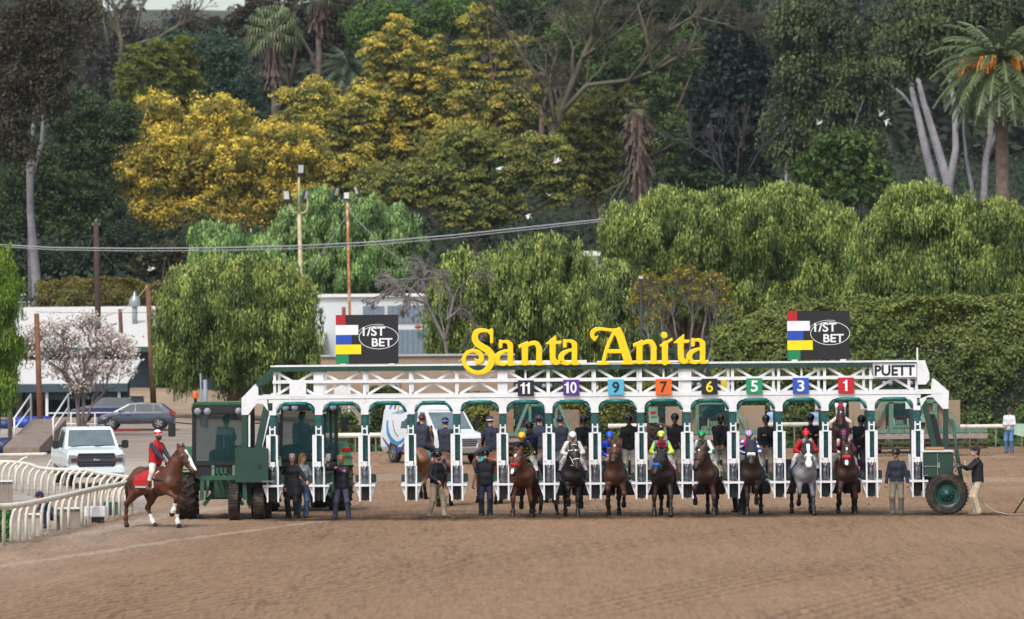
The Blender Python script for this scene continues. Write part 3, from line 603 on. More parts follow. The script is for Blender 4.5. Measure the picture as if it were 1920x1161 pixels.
# ------------------------------------------------------------------ writing
def text_mesh(txt, size, ext=.004, bold=0.0, sx=1.0, name='lettering', align='CENTER'):
    cu = bpy.data.curves.new('t', 'FONT'); cu.body = txt; cu.size = size; cu.extrude = ext; cu.offset = bold; cu.align_x = align; cu.align_y = 'CENTER'; cu.resolution_u = 4
    o = bpy.data.objects.new('t', cu); sc.collection.objects.link(o); dg_ = bpy.context.evaluated_depsgraph_get(); dg_.update()
    me = bpy.data.meshes.new_from_object(o.evaluated_get(dg_)); bpy.data.objects.remove(o); bpy.data.curves.remove(cu)
    co = np.empty(len(me.vertices)*3, np.float32); me.vertices.foreach_get('co', co); co = co.reshape(-1, 3); c = (co.max(0)+co.min(0))/2; co[:, :2] -= c[:2]; co[:, 0] *= sx
    co = np.stack([co[:, 0], -co[:, 2], co[:, 1]], 1); me.vertices.foreach_set('co', co.ravel().astype(np.float32)); me.update(); return me
def put_text(txt, loc, h, w_, mat, parent, name='lettering', bold=.0, ext=.004, rz=0.0, shear=0):
    me = text_mesh(txt, 1.0, .0, bold); co = np.empty(len(me.vertices)*3, np.float32); me.vertices.foreach_get('co', co); co = co.reshape(-1, 3)
    d = co.max(0)-co.min(0); me2 = text_mesh(txt, 1.0, .5, bold); n = len(me2.vertices); co = np.empty(n*3, np.float32); me2.vertices.foreach_get('co', co); co = co.reshape(-1, 3)
    d = co.max(0)-co.min(0); co[:, 0] *= w_/d[0]; co[:, 2] *= h/d[2]; co[:, 1] *= ext*2/max(d[1], 1e-6); co[:, 0] += shear*co[:, 2]
    me2.vertices.foreach_set('co', co.ravel()); me2.update(); bpy.data.meshes.remove(me)
    me2.materials.clear(); me2.materials.append(mat); o = bpy.data.objects.new(name, me2); link(o, parent); o.location = loc; o.rotation_euler = (0, 0, rz); return o
PW = M('paint_white', '#dcdde0', rough=.5, var=.03); PK = M('paint_black', '#14151f', rough=.5, var=.05)
BOARDS = [('11', 986, '#171a2b', '#e2e2e4'), ('10', 1071, '#4c2a86', '#e2e2e4'), ('9', 1154.5, '#4fa5c4', '#11141f'), ('7', 1244, '#d9601a', '#15161c'), ('6', 1330, '#16182a', '#e0c814'), ('5', 1414, '#14855a', '#e2e2e4'), ('3', 1501, '#2b4cae', '#e2e2e4'), ('1', 1586, '#b31226', '#e2e2e4')]
for (t, x, bc, tc) in BOARDS:
    v = g2(x, {986: 728}.get(x, 727.5-(x-986)*.008)); b = MB().box((v[0], GY-.10, v[1]), (.43, .03, .42)); bo = gp(b, 'number_board', M('board_'+t, bc, rough=.4, var=.05), bevel=.005)
    nm = M('num_'+tc, tc, rough=.5, var=0)
    def one(cx): gp(MB().prism([(v[0]+cx-.028+p, v[1]+q) for p, q in ((0, -.15), (.06, -.15), (.06, .15), (.018, .15), (-.01, .105), (-.055, .092), (-.055, .055), (0, .06))], (GY-.128, GY-.118)), 'number', nm, bo)
    if t == '11': one(-.065); one(.075)
    elif t == '10': one(-.10); put_text('0', (v[0]+.06, GY-.122+GO.y, v[1]), .30, .17, nm, bo, 'number', .018, .004)
    elif t == '1': one(.0)
    else: put_text(t, (v[0], GY-.122+GO.y, v[1]), .30, .19, nm, bo, 'number', .018, .004)
a = g2(1636, 707.5); b = g2(1717.5, 681.5)
pb = gp(MB().box(((a[0]+b[0])/2, GY-.11, (a[1]+b[1])/2), (b[0]-a[0], .03, b[1]-a[1])), 'maker_plate', PW)
put_text('PUETT', ((a[0]+b[0])/2, GY-.13+GO.y, (a[1]+b[1])/2), .285, b[0]-a[0]-.09, PK, pb, 'lettering', .028)
fr = MB(); x0, x1, z0_, z1 = a[0]+.015, b[0]-.015, a[1]+.015, b[1]-.015
for p_, q_ in (((x0, z0_), (x0, z1)), ((x0, z1), (x1, z1))): fr.bar((p_[0], GY-.127, p_[1]), (q_[0], GY-.127, q_[1]), .012, .004)
gp(fr, 'plate_line', PK)
# betting sign boards on top of the gate
def bet_board(cx, y0, y1, xa, xb):
    a, b = g2(xa, y1), g2(xb, y0); w_, h = b[0]-a[0], b[1]-a[1]; Y = GY-.02
    bo = gp(MB().box(((a[0]+b[0])/2, Y, (a[1]+b[1])/2), (w_, .06, h)), 'sign_board', M('board_black', '#15151b', rough=.45, var=.08), bevel=.004)
    z = b[1]; hs = [.205, .205, .195, .20, .195]
    for k, (wf, col) in enumerate(((.155, '#a80f25'), (.365, '#dcdde2'), (.255, '#1746a8'), (.41, '#e6cf08'), (.205, '#0c7a4c'))):
        hh = hs[k]*h; e = (.008 if k in (1, 3) else 0)
        gp(MB().box((a[0]+wf*w_/2-.003-e, Y-.034-(.002 if k % 2 else 0), z-hh/2), (wf*w_, .012, hh-.004)), 'colour_bar', M('bar_'+col, col, rough=.45, var=.04), bo); z -= hh
    lx = a[0]+w_*.685; lz = (a[1]+b[1])/2+h*.055
    put_text('1/ST', (lx-.13*w_+.055*w_, Y-.036+GO.y, lz+.105*h), .185*h, .36*w_, PW, bo, 'logo_text', .022); put_text('BET', (lx+.055*w_, Y-.036+GO.y, lz-.12*h), .17*h, .33*w_, PW, bo, 'logo_text', .022)
    el = MB(); n = 44
    el.tube([(lx+math.cos(t)*.315*w_, Y-.036, lz-.02*h+math.sin(t)*.235*h) for t in [2*math.pi*k/n for k in range(n+1)]], .010, 4)
    el.tube([(lx+math.cos(t)*(.315+.02*(t-1))*w_, Y-.036, lz+.0*h+math.sin(t)*(.245+.01*(t-1))*h) for t in [R(75)+R(95)*k/14 for k in range(15)]], .007, 4)
    gp(el, 'logo_ring', PW, bo)
    sp_ = MB(); sp_.box((a[0]+.18, Y+.0, a[1]-.025), (.16, .12, .05)); sp_.box((b[0]-.18, Y, a[1]-.025), (.16, .12, .05)); gp(sp_, 'sign_bracket', WHITE)
    st = MB(); st.bar((a[0]+.1, Y+.05, a[1]+.5), (a[0]+.1, Y+.9, a[1]-.03), .04, .04); st.bar((b[0]-.1, Y+.05, a[1]+.5), (b[0]-.1, Y+.9, a[1]-.03), .04, .04); gp(st, 'sign_stay', WHITE)
bet_board(0, 590, 682.5, 630.5, 746.5); bet_board(0, 582.5, 674.5, 1477, 1592.5)
# letters: strokes traced as tapering pen lines, then given thickness
def glyphs(px0, py0, k, strokes, polys, name):
    def q(x, z): v = g2(px0+x/k, py0+z/k); return v
    pr = []; m = 8400/120/1.0*k
    D = None; vox = .012; allp = [q(x, z) for s_ in strokes for (x, z, r) in s_]+[q(x, z) for p_ in polys for (x, z) in p_]
    lo = np.array([min(p[0] for p in allp)-.2, min(p[1] for p in allp)-.2]); hi = np.array([max(p[0] for p in allp)+.2, max(p[1] for p in allp)+.2])
    n = np.ceil((hi-lo)/vox).astype(int); X, Z = np.meshgrid(lo[0]+vox*np.arange(n[0]), lo[1]+vox*np.arange(n[1]), indexing='ij'); D = np.full(X.shape, 1.0)
    for s_ in strokes:
        pts = [(*q(x, z), r/m) for (x, z, r) in s_]
        if len(pts) > 2:     # Catmull-Rom through the points
            P = [np.array(p) for p in [pts[0]]+pts+[pts[-1]]]; sm = []
            for i in range(1, len(P)-2):
                for t in np.linspace(0, 1, 7)[:-1]: sm.append(.5*((2*P[i])+(-P[i-1]+P[i+1])*t+(2*P[i-1]-5*P[i]+4*P[i+1]-P[i+2])*t*t+(-P[i-1]+3*P[i]-3*P[i+1]+P[i+2])*t**3))
            sm.append(P[-2]); pts = [tuple(p) for p in sm]
        for a_, b_ in zip(pts[:-1], pts[1:]):
            ab = (b_[0]-a_[0], b_[1]-a_[1]); L2 = ab[0]**2+ab[1]**2+1e-9; t = np.clip(((X-a_[0])*ab[0]+(Z-a_[1])*ab[1])/L2, 0, 1)
            D = np.minimum(D, np.hypot(X-a_[0]-t*ab[0], Z-a_[1]-t*ab[1])-(a_[2]+(b_[2]-a_[2])*t))
    for p_ in polys:
        pts = [q(x, z) for x, z in p_]; ins = np.zeros(X.shape, bool); dd = np.full(X.shape, 9.)
        for a_, b_ in zip(pts, pts[1:]+pts[:1]):
            ab = (b_[0]-a_[0], b_[1]-a_[1]); L2 = ab[0]**2+ab[1]**2+1e-12; t = np.clip(((X-a_[0])*ab[0]+(Z-a_[1])*ab[1])/L2, 0, 1)
            dd = np.minimum(dd, np.hypot(X-a_[0]-t*ab[0], Z-a_[1]-t*ab[1]))
            cnd = ((a_[1] > Z) != (b_[1] > Z)); xi = a_[0]+(Z-a_[1])*ab[0]/(ab[1] if abs(ab[1]) > 1e-9 else 1e-9); ins ^= cnd & (X < xi)
        D = np.minimum(D, np.where(ins, -dd, dd))
    ny = 9; ys = (np.arange(ny)-4)*.012; D3 = np.maximum(D[:, None, :], (np.abs(ys)-.028)[None, :, None]).astype(np.float32); D3 = np.minimum(D3, .036)
    g = openvdb.FloatGrid(.036); g.copyFromArray(D3); pts, qd = g.convertToQuads(isovalue=0.0)
    v = pts.astype(float)*[vox, .012, vox]+[lo[0], -4*.012+GY-.11+GO.y, lo[1]]
    return mesh_obj(name, v, qd.astype(np.int32), M('letter_yellow', '#ecc400', rough=.4, var=.05), gate)
def let_a(x, y):         # x, y: left edge and top of the two-storey a (zoom units)
    return [[(x+175, y+70, 40), (x+178, y+150, 42), (x+175, y+350, 42)], [(x+30, y+30, 26), (x+32, y+100, 30)], [(x+35, y+40, 22), (x+95, y+28, 24), (x+150, y+45, 34), (x+178, y+95, 42)],
            [(x+165, y+165, 22), (x+90, y+172, 26), (x+10, y+215, 38), (x-25, y+275, 44), (x-5, y+335, 40), (x+50, y+365, 28), (x+110, y+362, 22), (x+165, y+330, 20)]], [[(x+140, y+345), (x+260, y+345), (x+260, y+388), (x+140, y+392)], [(x+5, y+0), (x+52, y+0), (x+52, y+130), (x+5, y+130)]]
def let_n(x, y): return [[(x+100, y+85, 48), (x+100, y+330, 46)], [(x+315, y+120, 44), (x+312, y+330, 46)], [(x+150, y+60, 30), (x+215, y+35, 34), (x+280, y+48, 38), (x+315, y+120, 44)]], \
    [[(x+0, y+65), (x+150, y+0), (x+148, y+90), (x+60, y+95), (x+5, y+120)], [(x+12, y+328), (x+190, y+328), (x+190, y+368), (x+12, y+368)], [(x+225, y+328), (x+405, y+328), (x+405, y+368), (x+225, y+368)]]
def let_t(x, y): return [[(x+112, y+90, 46), (x+112, y+330, 46), (x+132, y+388, 46), (x+165, y+410, 42), (x+215, y+405, 26), (x+250, y+390, 14)]], [[(x+0, y+130), (x+155, y+0), (x+163, y+5), (x+163, y+85), (x+250, y+85), (x+228, y+138), (x+0, y+140)]]
S_ = [[(500, 150, 20), (495, 330, 26)], [(480, 215, 20), (440, 170, 26), (350, 158, 32), (270, 185, 44), (243, 262, 48), (270, 340, 50), (350, 405, 52), (440, 460, 54), (498, 545, 54), (490, 640, 52), (430, 740, 46), (330, 790, 34), (230, 782, 32), (140, 730, 34), (82, 640, 32), (85, 560, 30), (130, 490, 28), (210, 465, 27), (290, 480, 32), (335, 530, 38), (340, 595, 38), (300, 630, 34), (270, 610, 14), (240, 575, 6)]]
SP = [[(465, 132), (518, 132), (518, 345), (470, 345)], [(232, 568), (262, 592), (300, 592), (320, 655), (265, 678), (245, 620)]]
glyphs(860, 600, 8, S_, SP, 'letter_s')
s_, p_ = let_a(598, 298); glyphs(860, 600, 8, s_, p_, 'letter_a'); s_, p_ = let_n(893, 312); glyphs(860, 600, 8, s_, p_, 'letter_n')
s_, p_ = let_t(1298, 228); glyphs(860, 600, 8, s_, p_, 'letter_t'); s_, p_ = let_a(1560, 288); glyphs(860, 600, 8, s_, p_, 'letter_a')
glyphs(1100, 600, 8, [[(118, 295, 25), (85, 245, 32), (88, 190, 34), (130, 148, 34), (205, 136, 26), (300, 145, 25), (400, 158, 26)], [(165, 245, 12), (120, 290, 22)], [(435, 165, 40), (560, 400, 46), (620, 620, 44)], [(410, 180, 26), (310, 400, 28), (252, 620, 30)], [(330, 470, 30), (540, 470, 30)]],
       [[(160, 630), (342, 630), (342, 674), (160, 678)], [(512, 628), (700, 628), (700, 670), (512, 672)], [(385, 150), (498, 103), (560, 230), (690, 630), (560, 640), (440, 260), (390, 190)], [(345, 440), (500, 440), (520, 502), (330, 505)]], 'letter_a')
s_, p_ = let_n(690, 292); glyphs(1100, 600, 8, s_, p_, 'letter_n')
glyphs(1100, 600, 8, [[(1160, 228, 50), (1161, 229, 50)], [(1172, 370, 48), (1172, 640, 44)]], [[(1090, 375), (1285, 262), (1288, 310), (1222, 350), (1220, 400), (1110, 400), (1095, 415)], [(1092, 620), (1265, 620), (1265, 662), (1092, 662)]], 'letter_i')
s_, p_ = let_t(1298, 212); glyphs(1100, 600, 8, s_, p_, 'letter_t'); s_, p_ = let_a(1560, 272); glyphs(1100, 600, 8, s_, p_, 'letter_a')
wb = MB()
for x0, x1 in ((866, 1100), (1119, 1328)): a, b = g2(x0, 683), g2(x1, 678.5); zz = (a[1]+b[1])/2+.03; wb.box(((a[0]+b[0])/2, GY-.055, zz), (b[0]-a[0], .05, .075))
for x0, y0, x1, y1 in ((860, 678, 893, 648), (1016, 662, 1027, 647), (1180, 665, 1192, 650), (1288, 672, 1281, 655)): a, b = g2(x0, y0), g2(x1, y1); wb.bar((a[0], GY+.4, a[1]), (b[0], GY-.06, b[1]), .03, .03)
gp(wb, 'letter_rail', WHITE)
# ------------------------------------------------------------------ terrain and track
def vnoise(x, y, seed=0):
    x = np.asarray(x, float); y = np.asarray(y, float); xi = np.floor(x).astype(np.int64); yi = np.floor(y).astype(np.int64); fx = x-xi; fy = y-yi
    def h(a, b): n = (a*374761393+b*668265263+seed*974634777) & 0xffffffff; n = ((n ^ (n >> 13))*1274126177) & 0xffffffff; return ((n ^ (n >> 16)) & 0xffff)/65535.0
    sx = fx*fx*(3-2*fx); sy = fy*fy*(3-2*fy)
    return (h(xi, yi)*(1-sx)+h(xi+1, yi)*sx)*(1-sy)+(h(xi, yi+1)*(1-sx)+h(xi+1, yi+1)*sx)*sy
def sstep(a, b, t): t = np.clip((t-a)/(b-a), 0, 1); return t*t*(3-2*t)
def terrain(x, y):
    x = np.asarray(x, float); y = np.asarray(y, float)
    z = sstep(-4, -24, x)*np.clip(y-243, 0, 90)*.034
    z = z+np.clip(y-335, 0, 260)*.125*(.9+.2*vnoise(x/60, y/60, 3))+sstep(595, 640, y)*3+sstep(650, 760, y)*22
    return z
def tz(x, y): return float(terrain(x, y))
rows = np.concatenate([np.linspace(-30, 60, 10), np.linspace(64, 240, 60), np.linspace(244, 800, 100), np.linspace(820, 1100, 8)])
colsx = np.concatenate([np.linspace(-300, -100, 8), np.linspace(-95, 95, 96), np.linspace(100, 300, 8)])
def grid_sheet(name, xs, ys, zf, mat, colf=None, smooth=True, warp=None):
    X, Y = np.meshgrid(xs, ys, indexing='xy')
    if warp is not None: X, Y = warp(X, Y)
    Z = zf(X, Y); v = np.stack([X.ravel(), Y.ravel(), Z.ravel()], 1); nx, ny = len(xs), len(ys)
    i = np.arange(nx-1)[None, :]+nx*np.arange(ny-1)[:, None]; f = np.stack([i, i+1, i+1+nx, i+nx], -1).reshape(-1, 4)
    return mesh_obj(name, v, f, mat, None, smooth=smooth, cols=None if colf is None else colf(X.ravel(), Y.ravel(), Z.ravel()))
MG = M('ground_soil', attr=True, rough=.95, var=.18, scale=.5, bump=.6, bscale=2.0, coord='Object', spec=.2)
def gcol(x, y, z):
    n = vnoise(x/5, y/14, 1)*.5+vnoise(x/1.3, y/3, 2)*.5; sand = np.array(lin('#9c9184')); dark = np.array(lin('#7c6f62')); hill = np.array(lin('#2f3222')); pale = np.array(lin('#a39b90'))
    c = sand*(1-n[:, None])+dark*n[:, None]; p = sstep(.55, .75, vnoise(x/9, y/18, 8))[:, None]*(y < 262)[:, None]*.7; c = c*(1-p)+pale*p
    up = sstep(250, 262, y)[:, None]; c = c*(1-up)+(np.array(lin('#94806a')))*up*(.85+.3*n[:, None]); t = sstep(318, 345, y)[:, None]; c = c*(1-t)+hill*t; t = sstep(640, 700, y)[:, None]; return c*(1-t)+np.array(lin('#4d5046'))*t  # far ridge: haze put into the colour as a muted grey-green
tag(grid_sheet('ground', colsx, rows, lambda x, y: terrain(x, y)-.06-.0*x, MG, gcol), kind='structure')
# dirt track: real clods and furrows on one fine sheet
MT = M('track_dirt', attr=True, rough=.96, var=.10, scale=9, bump=.35, bscale=26, spec=.15)
ln1 = [(gx, gy(gx, gyy)) for gx, gyy in ((-40, 1067), (140, 1042), (300, 1017), (450, 997), (560, 981.5), (600, 977))]
LN1 = [(W(px, 0, Y).x, Y) for px, Y in ln1]
ln2 = [(gx, gy(gx, gyy)) for gx, gyy in ((95, 1012), (200, 992), (260, 977), (320, 965), (430, 950))]; LN2 = [(W(px, 0, Y).x, Y) for px, Y in ln2]
def dist_line(x, y, L):
    d = np.full(x.shape, 99.0)
    for a, b in zip(L[:-1], L[1:]):
        ab = (b[0]-a[0], b[1]-a[1]); l2 = ab[0]**2+ab[1]**2; t = np.clip(((x-a[0])*ab[0]+(y-a[1])*ab[1])/l2, 0, 1); d = np.minimum(d, np.hypot(x-a[0]-t*ab[0], (y-a[1]-t*ab[1])))
    return d
def rail_x(y): return -12.0+(y-106)*.070          # the inside rail runs away from the camera
def track_z(x, y):
    near = sstep(4.5, .6, np.abs(x-rail_x(y)-.8))*sstep(128, 122, y)
    big = vnoise(x/.16, y/.9, 4); mid = vnoise(x/.07, y/.45, 5); z = .004+.013*(mid-.5)+.018*np.clip(big-.6, 0, 1)*2
    z = z*(1+1.6*near)+.05*near*np.clip(vnoise(x/.5, y/1.1, 6)-.35, 0, 1)
    fur = np.sin((x*.35+y*1.0)*2*np.pi/.9+vnoise(x/3, y/5, 7)*4)*.010*sstep(0, 6, x+4)+.006*np.sin((y-.12*x)*2*np.pi/1.7)
    hr_ = x-(y-80)*.30-.0035*(y-80)**2; z = z-.012*sstep(.72, .95, np.abs(np.sin(np.pi*hr_/.42+1.2*vnoise(x/2, y/6, 51))))*sstep(.40, .62, vnoise(hr_/2.2, y/22, 52))
    return z+fur+.035*np.exp(-((y-119.75-.15*vnoise(x/1.5, y*0, 9))/.16)**2)*(.6+.8*vnoise(x/.15, y/.3, 10))*sstep(-7.2, -6, x)
def track_c(x, y, z):
    n = vnoise(x/.5, y/2.2, 11)[:, None]; n2 = vnoise(x/6, y/9, 12)[:, None]; n3 = vnoise(x/.11, y/.35, 13)[:, None]; st = vnoise(x/7, y/.55, 22)[:, None]
    a = np.array(lin('#876c53')); b = np.array(lin('#7d644d')); c = a*(1-n2)+b*n2
    f1 = vnoise(x/.06, y/.8, 23)[:, None]; f2 = vnoise(x/.028, y/.4, 24)[:, None]; f3 = vnoise(x/.35, y/3.5, 25)[:, None]
    c = c*(1+.0*n)
    hr_ = x-(y-80)*.30-.0035*(y-80)**2; c = c*(1-.20*(sstep(.72, .95, np.abs(np.sin(np.pi*hr_/.42+1.2*vnoise(x/2, y/6, 51))))*sstep(.40, .62, vnoise(hr_/2.2, y/22, 52)))[:, None])
    h2 = x+(y-80)*.55; c = c*(1-.10*(sstep(.7, .95, np.abs(np.sin(np.pi*h2/.5)))*sstep(.5, .7, vnoise(h2/3, y/30, 53)))[:, None]); c = c*(1+.03*(n-.5)+.26*(f1-.5)+.30*(f2-.5)+.07*(f3-.5)+.05*(st-.5))
    dk = sstep(.70, .80, vnoise(x/.07, y/.9, 14))*sstep(.45, .7, vnoise(x/1.2, y/14, 15)); c = c*(1-.26*dk[:, None])
    near = (sstep(5.0, .5, np.abs(x-rail_x(y)-1.0))*sstep(150, 120, y))[:, None]; g = np.array(lin('#94816f')); c = c*(1-.5*near)+g*.5*near*(.75+.5*n)
    for L, wd, s in ((LN1, .28, .5), (LN2, .55, .55)):
        d = dist_line(x, y, L); m = (sstep(wd, wd*.3, d+.25*(vnoise(x/.6, y/1.3, 16)-.5))*s*(.35+.65*vnoise(x/.25, y/.8, 17)))[:, None]; c = c*(1-m)+np.array(lin('#aa9f92'))*m
    w_ = (np.exp(-((y-119.9+.5*(vnoise(x/1.2, y*0, 60)-.5))/.95)**2)*(.7+.3*vnoise(x/.25, y*0, 18))*sstep(-7.2, -6, x))[:, None]; c = c*(1-.90*w_)  # dark line at the gate: berm and contact shadow painted into the soil colour
    far = sstep(121, 132, y)[:, None]; c = c*(1-far)+c*1.07*far
    lite = (sstep(.62, .78, vnoise(x/3.2, y/5, 21))*sstep(135, 150, y))[:, None]*.35; return c*(1-lite)+np.array(lin('#9d8f80'))*lite
ys = [56.0]
while ys[-1] < 200: ys.append(ys[-1]+(.15*(ys[-1]/100)**1.6 if ys[-1] < 128 else .40))
xu = np.linspace(-1, 1, 1300)
def twarp(U, Y):
    right = Y*.122+5.0; left = np.where(Y < 128, np.maximum(rail_x(Y)+.0, -Y*.122-3), np.where(Y < 150, -10.4-(Y-128)*.06, -11.8)); return left+(right-left)*(U+1)/2, Y
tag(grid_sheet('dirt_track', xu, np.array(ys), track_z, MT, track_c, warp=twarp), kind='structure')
# ------------------------------------------------------------------ foliage
rngF = np.random.default_rng(11)
MLEAF = M('leaves', attr=True, rough=.6, var=.12, scale=.7, trans=.28, spec=.3)
MTWIG = M('twigs', '#5d5049', rough=.9, var=.25, scale=3)
def leaves(P, Nn, size, cols, name, parent=None, asp=1.6, hang=0.0, mat=None):
    """one mesh of leaf-sized diamonds at points P, facing roughly along Nn"""
    n = len(P); r = rngF.normal(size=(n, 3)); nn = Nn+r*.55; nn /= np.linalg.norm(nn, axis=1)[:, None]+1e-9
    t = rngF.normal(size=(n, 3)); t = t*(1-hang)+np.array([0, 0, -1.0])*hang*1.6+rngF.normal(size=(n, 3))*.12
    t -= nn*(t*nn).sum(1)[:, None]; t /= np.linalg.norm(t, axis=1)[:, None]+1e-9; b = np.cross(nn, t)
    s = size[:, None]; a = s*asp; V = np.stack([P-t*a*.5, P+b*s*.5-t*a*.08, P+t*a*.5, P-b*s*.5-t*a*.08], 1).reshape(-1, 3)
    return mesh_obj(name, V, np.arange(4*n).reshape(-1, 4), mat or MLEAF, parent, cols=np.repeat(cols, 4, 0))
def dirs(n, up=0.0):
    d = rngF.normal(size=(n, 3)); d[:, 2] += up; d /= np.linalg.norm(d, axis=1)[:, None]; return d
def mixc(cl, n, w_=None):
    C_ = np.array([lin(c) for c in cl]); i = rngF.choice(len(cl), n, p=w_); j = rngF.choice(len(cl), n, p=w_); t = rngF.random(n)[:, None]; return C_[i]*(1-t)+C_[j]*t
def crown(ells, Y, cl, elem=6.5, cov=7.0, clr=16, hang=0.0, asp=1.7, drop=0.0, top=None, depth=.75, topamt=.5, bright=.45, dense_core=True, under=None, underamt=.8):
    """ells: crown lobes as (photo x, photo y, half width, half height) at depth Y -> leaf arrays"""
    m = Y/F; L = []
    for (cx, cy, rx, ry) in ells: c = W(cx, cy, Y); L.append((np.array(c), np.array([rx*m, max(rx, ry)*m*depth, ry*m])))
    area = sum(e[2]*e[3]*math.pi for e in ells); ncl = max(6, int(area/(clr*clr)*1.9)); wts = np.array([e[2]*e[3] for e in ells], float); wts /= wts.sum()
    li = rngF.choice(len(L), ncl, p=wts); d = dirs(ncl, .15); rad = rngF.uniform(.60, 1.10, ncl); cc = np.array([L[i][0] for i in li])+d*np.array([L[i][1] for i in li])*rad[:, None]
    cc[:, 1] += rngF.normal(size=ncl)*.3; cr = clr*m*rngF.uniform(.6, 1.35, ncl); ct = rngF.normal(size=ncl)*bright*.35
    n = int(cov*area/(elem*elem)); ci = rngF.integers(0, ncl, n)
    if hang > 0:
        q = rngF.normal(size=(n, 3))*[.5, .5, .25]; top_z = q[:, 2]; fall = rngF.random(n)**.8*drop*m*rngF.uniform(.5, 1.2, ncl)[ci]
        strand = rngF.integers(0, 26, n); ang = strand*2.399; rr = np.sqrt((strand+.5)/26); off = np.stack([np.cos(ang)*rr, np.sin(ang)*rr, np.zeros(n)], 1)
        P = cc[ci]+(off+q*.12)*cr[ci][:, None]; P[:, 2] += cr[ci]*(1-rr*rr)*.6-fall; Nn = off+np.array([0, 0, .35]); tt = np.clip(1-fall/(drop*m+1e-6), 0, 1)
    else:
        st_ = rngF.uniform(.55, 1.6, (ncl, 3)); st_[:, 1] = 1; q = dirs(n, .25); P = cc[ci]+q*cr[ci][:, None]*rngF.uniform(.45, 1.15, n)[:, None]*st_[ci]*[1, 1, .85]; Nn = q; tt = np.clip(q[:, 2]*.5+.5, 0, 1)
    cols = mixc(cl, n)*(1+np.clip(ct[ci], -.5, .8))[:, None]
    if top is not None:     # tip colour and blossom, plus a highlight painted into the colour, on the upper, outer side of a clump
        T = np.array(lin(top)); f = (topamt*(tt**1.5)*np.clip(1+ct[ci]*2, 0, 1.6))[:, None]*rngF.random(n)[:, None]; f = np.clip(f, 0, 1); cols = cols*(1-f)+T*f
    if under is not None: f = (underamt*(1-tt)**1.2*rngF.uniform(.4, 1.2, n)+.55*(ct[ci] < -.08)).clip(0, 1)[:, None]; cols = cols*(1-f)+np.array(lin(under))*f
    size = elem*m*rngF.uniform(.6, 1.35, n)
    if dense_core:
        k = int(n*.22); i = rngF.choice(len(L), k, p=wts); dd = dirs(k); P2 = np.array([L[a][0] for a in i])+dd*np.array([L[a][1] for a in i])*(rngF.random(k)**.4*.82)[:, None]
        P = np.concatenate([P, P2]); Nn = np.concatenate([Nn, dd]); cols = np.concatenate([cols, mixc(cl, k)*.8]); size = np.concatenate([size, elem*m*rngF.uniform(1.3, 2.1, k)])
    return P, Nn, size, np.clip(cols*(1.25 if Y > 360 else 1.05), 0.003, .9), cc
def limbs(name, base, targets, r0, mat, parent, fork=.45, n=9):
    mb = MB(); base = Vector(base); tg = [Vector(t) for t in targets]; c = sum(tg, Vector())/len(tg); f = base+(c-base)*fork
    mb.tube([base, base*.5+f*.5+Vector((r0*.6, 0, 0)), f], [r0*1.15, r0, r0*.8], 10)
    for t in tg:
        mid = f*.45+t*.55+Vector((rngF.normal()*.4, rngF.normal()*.4, -.3))*(t-f).length*.12
        mb.tube([f-Vector((0, 0, r0*.5)), mid, t], [r0*.6, r0*.33, r0*.10], 6)
    return mb.build(name, mat, parent, smooth=True)
BARK = M('bark', '#5b4a3e', rough=.95, var=.3, scale=4, bump=.6, bscale=8); PALEBARK = M('pale_bark', '#8f8b90', rough=.85, var=.25, scale=1.2, dirt='#5d5450', dscale=.8, damt=.6)
def tree(name, label, cat, ells, Y, cl, trunk=True, base=None, r0=.35, group=None, tmat=None, ntg=9, bmin=None, **k):
    P, Nn, s, c, cc = crown(ells, Y, cl, **k)
    cx = sum(e[0] for e in ells)/len(ells) if base is None else base; x = W(cx, 646, Y).x; gz = tz(x, Y); P[:, 2] = np.maximum(P[:, 2], gz+.05 if bmin is None else bmin)
    root = empty(name, (x, Y, gz), 0, label, cat, group); off = np.array([x, Y, gz])
    leaves(P-off, Nn, s, c, 'crown', root, asp=k.get('asp', 1.7), hang=k.get('hang', 0))
    if trunk:
        tg = [cc[i]-off for i in rngF.choice(len(cc), min(ntg, len(cc)), replace=False)]; limbs('trunk', (0, 0, -.3), tg, r0, tmat or BARK, root)
    return root
PEP = ['#4a5e30', '#5a7038', '#688040', '#3f522a']; PEPL = '#b2bc64'
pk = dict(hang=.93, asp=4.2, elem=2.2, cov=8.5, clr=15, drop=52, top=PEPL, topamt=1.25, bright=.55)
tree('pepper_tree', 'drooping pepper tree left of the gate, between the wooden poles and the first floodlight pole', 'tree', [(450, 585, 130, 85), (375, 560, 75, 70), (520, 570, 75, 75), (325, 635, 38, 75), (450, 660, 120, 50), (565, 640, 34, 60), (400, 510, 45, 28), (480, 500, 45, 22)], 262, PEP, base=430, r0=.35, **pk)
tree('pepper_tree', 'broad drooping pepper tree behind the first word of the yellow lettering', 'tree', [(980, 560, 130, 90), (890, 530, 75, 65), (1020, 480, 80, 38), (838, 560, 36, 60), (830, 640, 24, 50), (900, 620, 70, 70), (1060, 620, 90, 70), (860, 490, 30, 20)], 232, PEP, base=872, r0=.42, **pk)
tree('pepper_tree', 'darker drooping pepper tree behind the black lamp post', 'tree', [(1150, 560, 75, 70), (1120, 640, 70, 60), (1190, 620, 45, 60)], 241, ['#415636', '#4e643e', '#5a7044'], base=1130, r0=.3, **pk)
tree('pepper_tree', 'tall pepper tree right of the power line end, over the yellow letters', 'tree', [(1290, 430, 120, 75), (1190, 430, 62, 55), (1380, 420, 70, 70), (1230, 510, 75, 60), (1330, 520, 90, 60), (1250, 380, 50, 28), (1400, 560, 60, 50)], 252, PEP, base=1290, r0=.4, **pk)
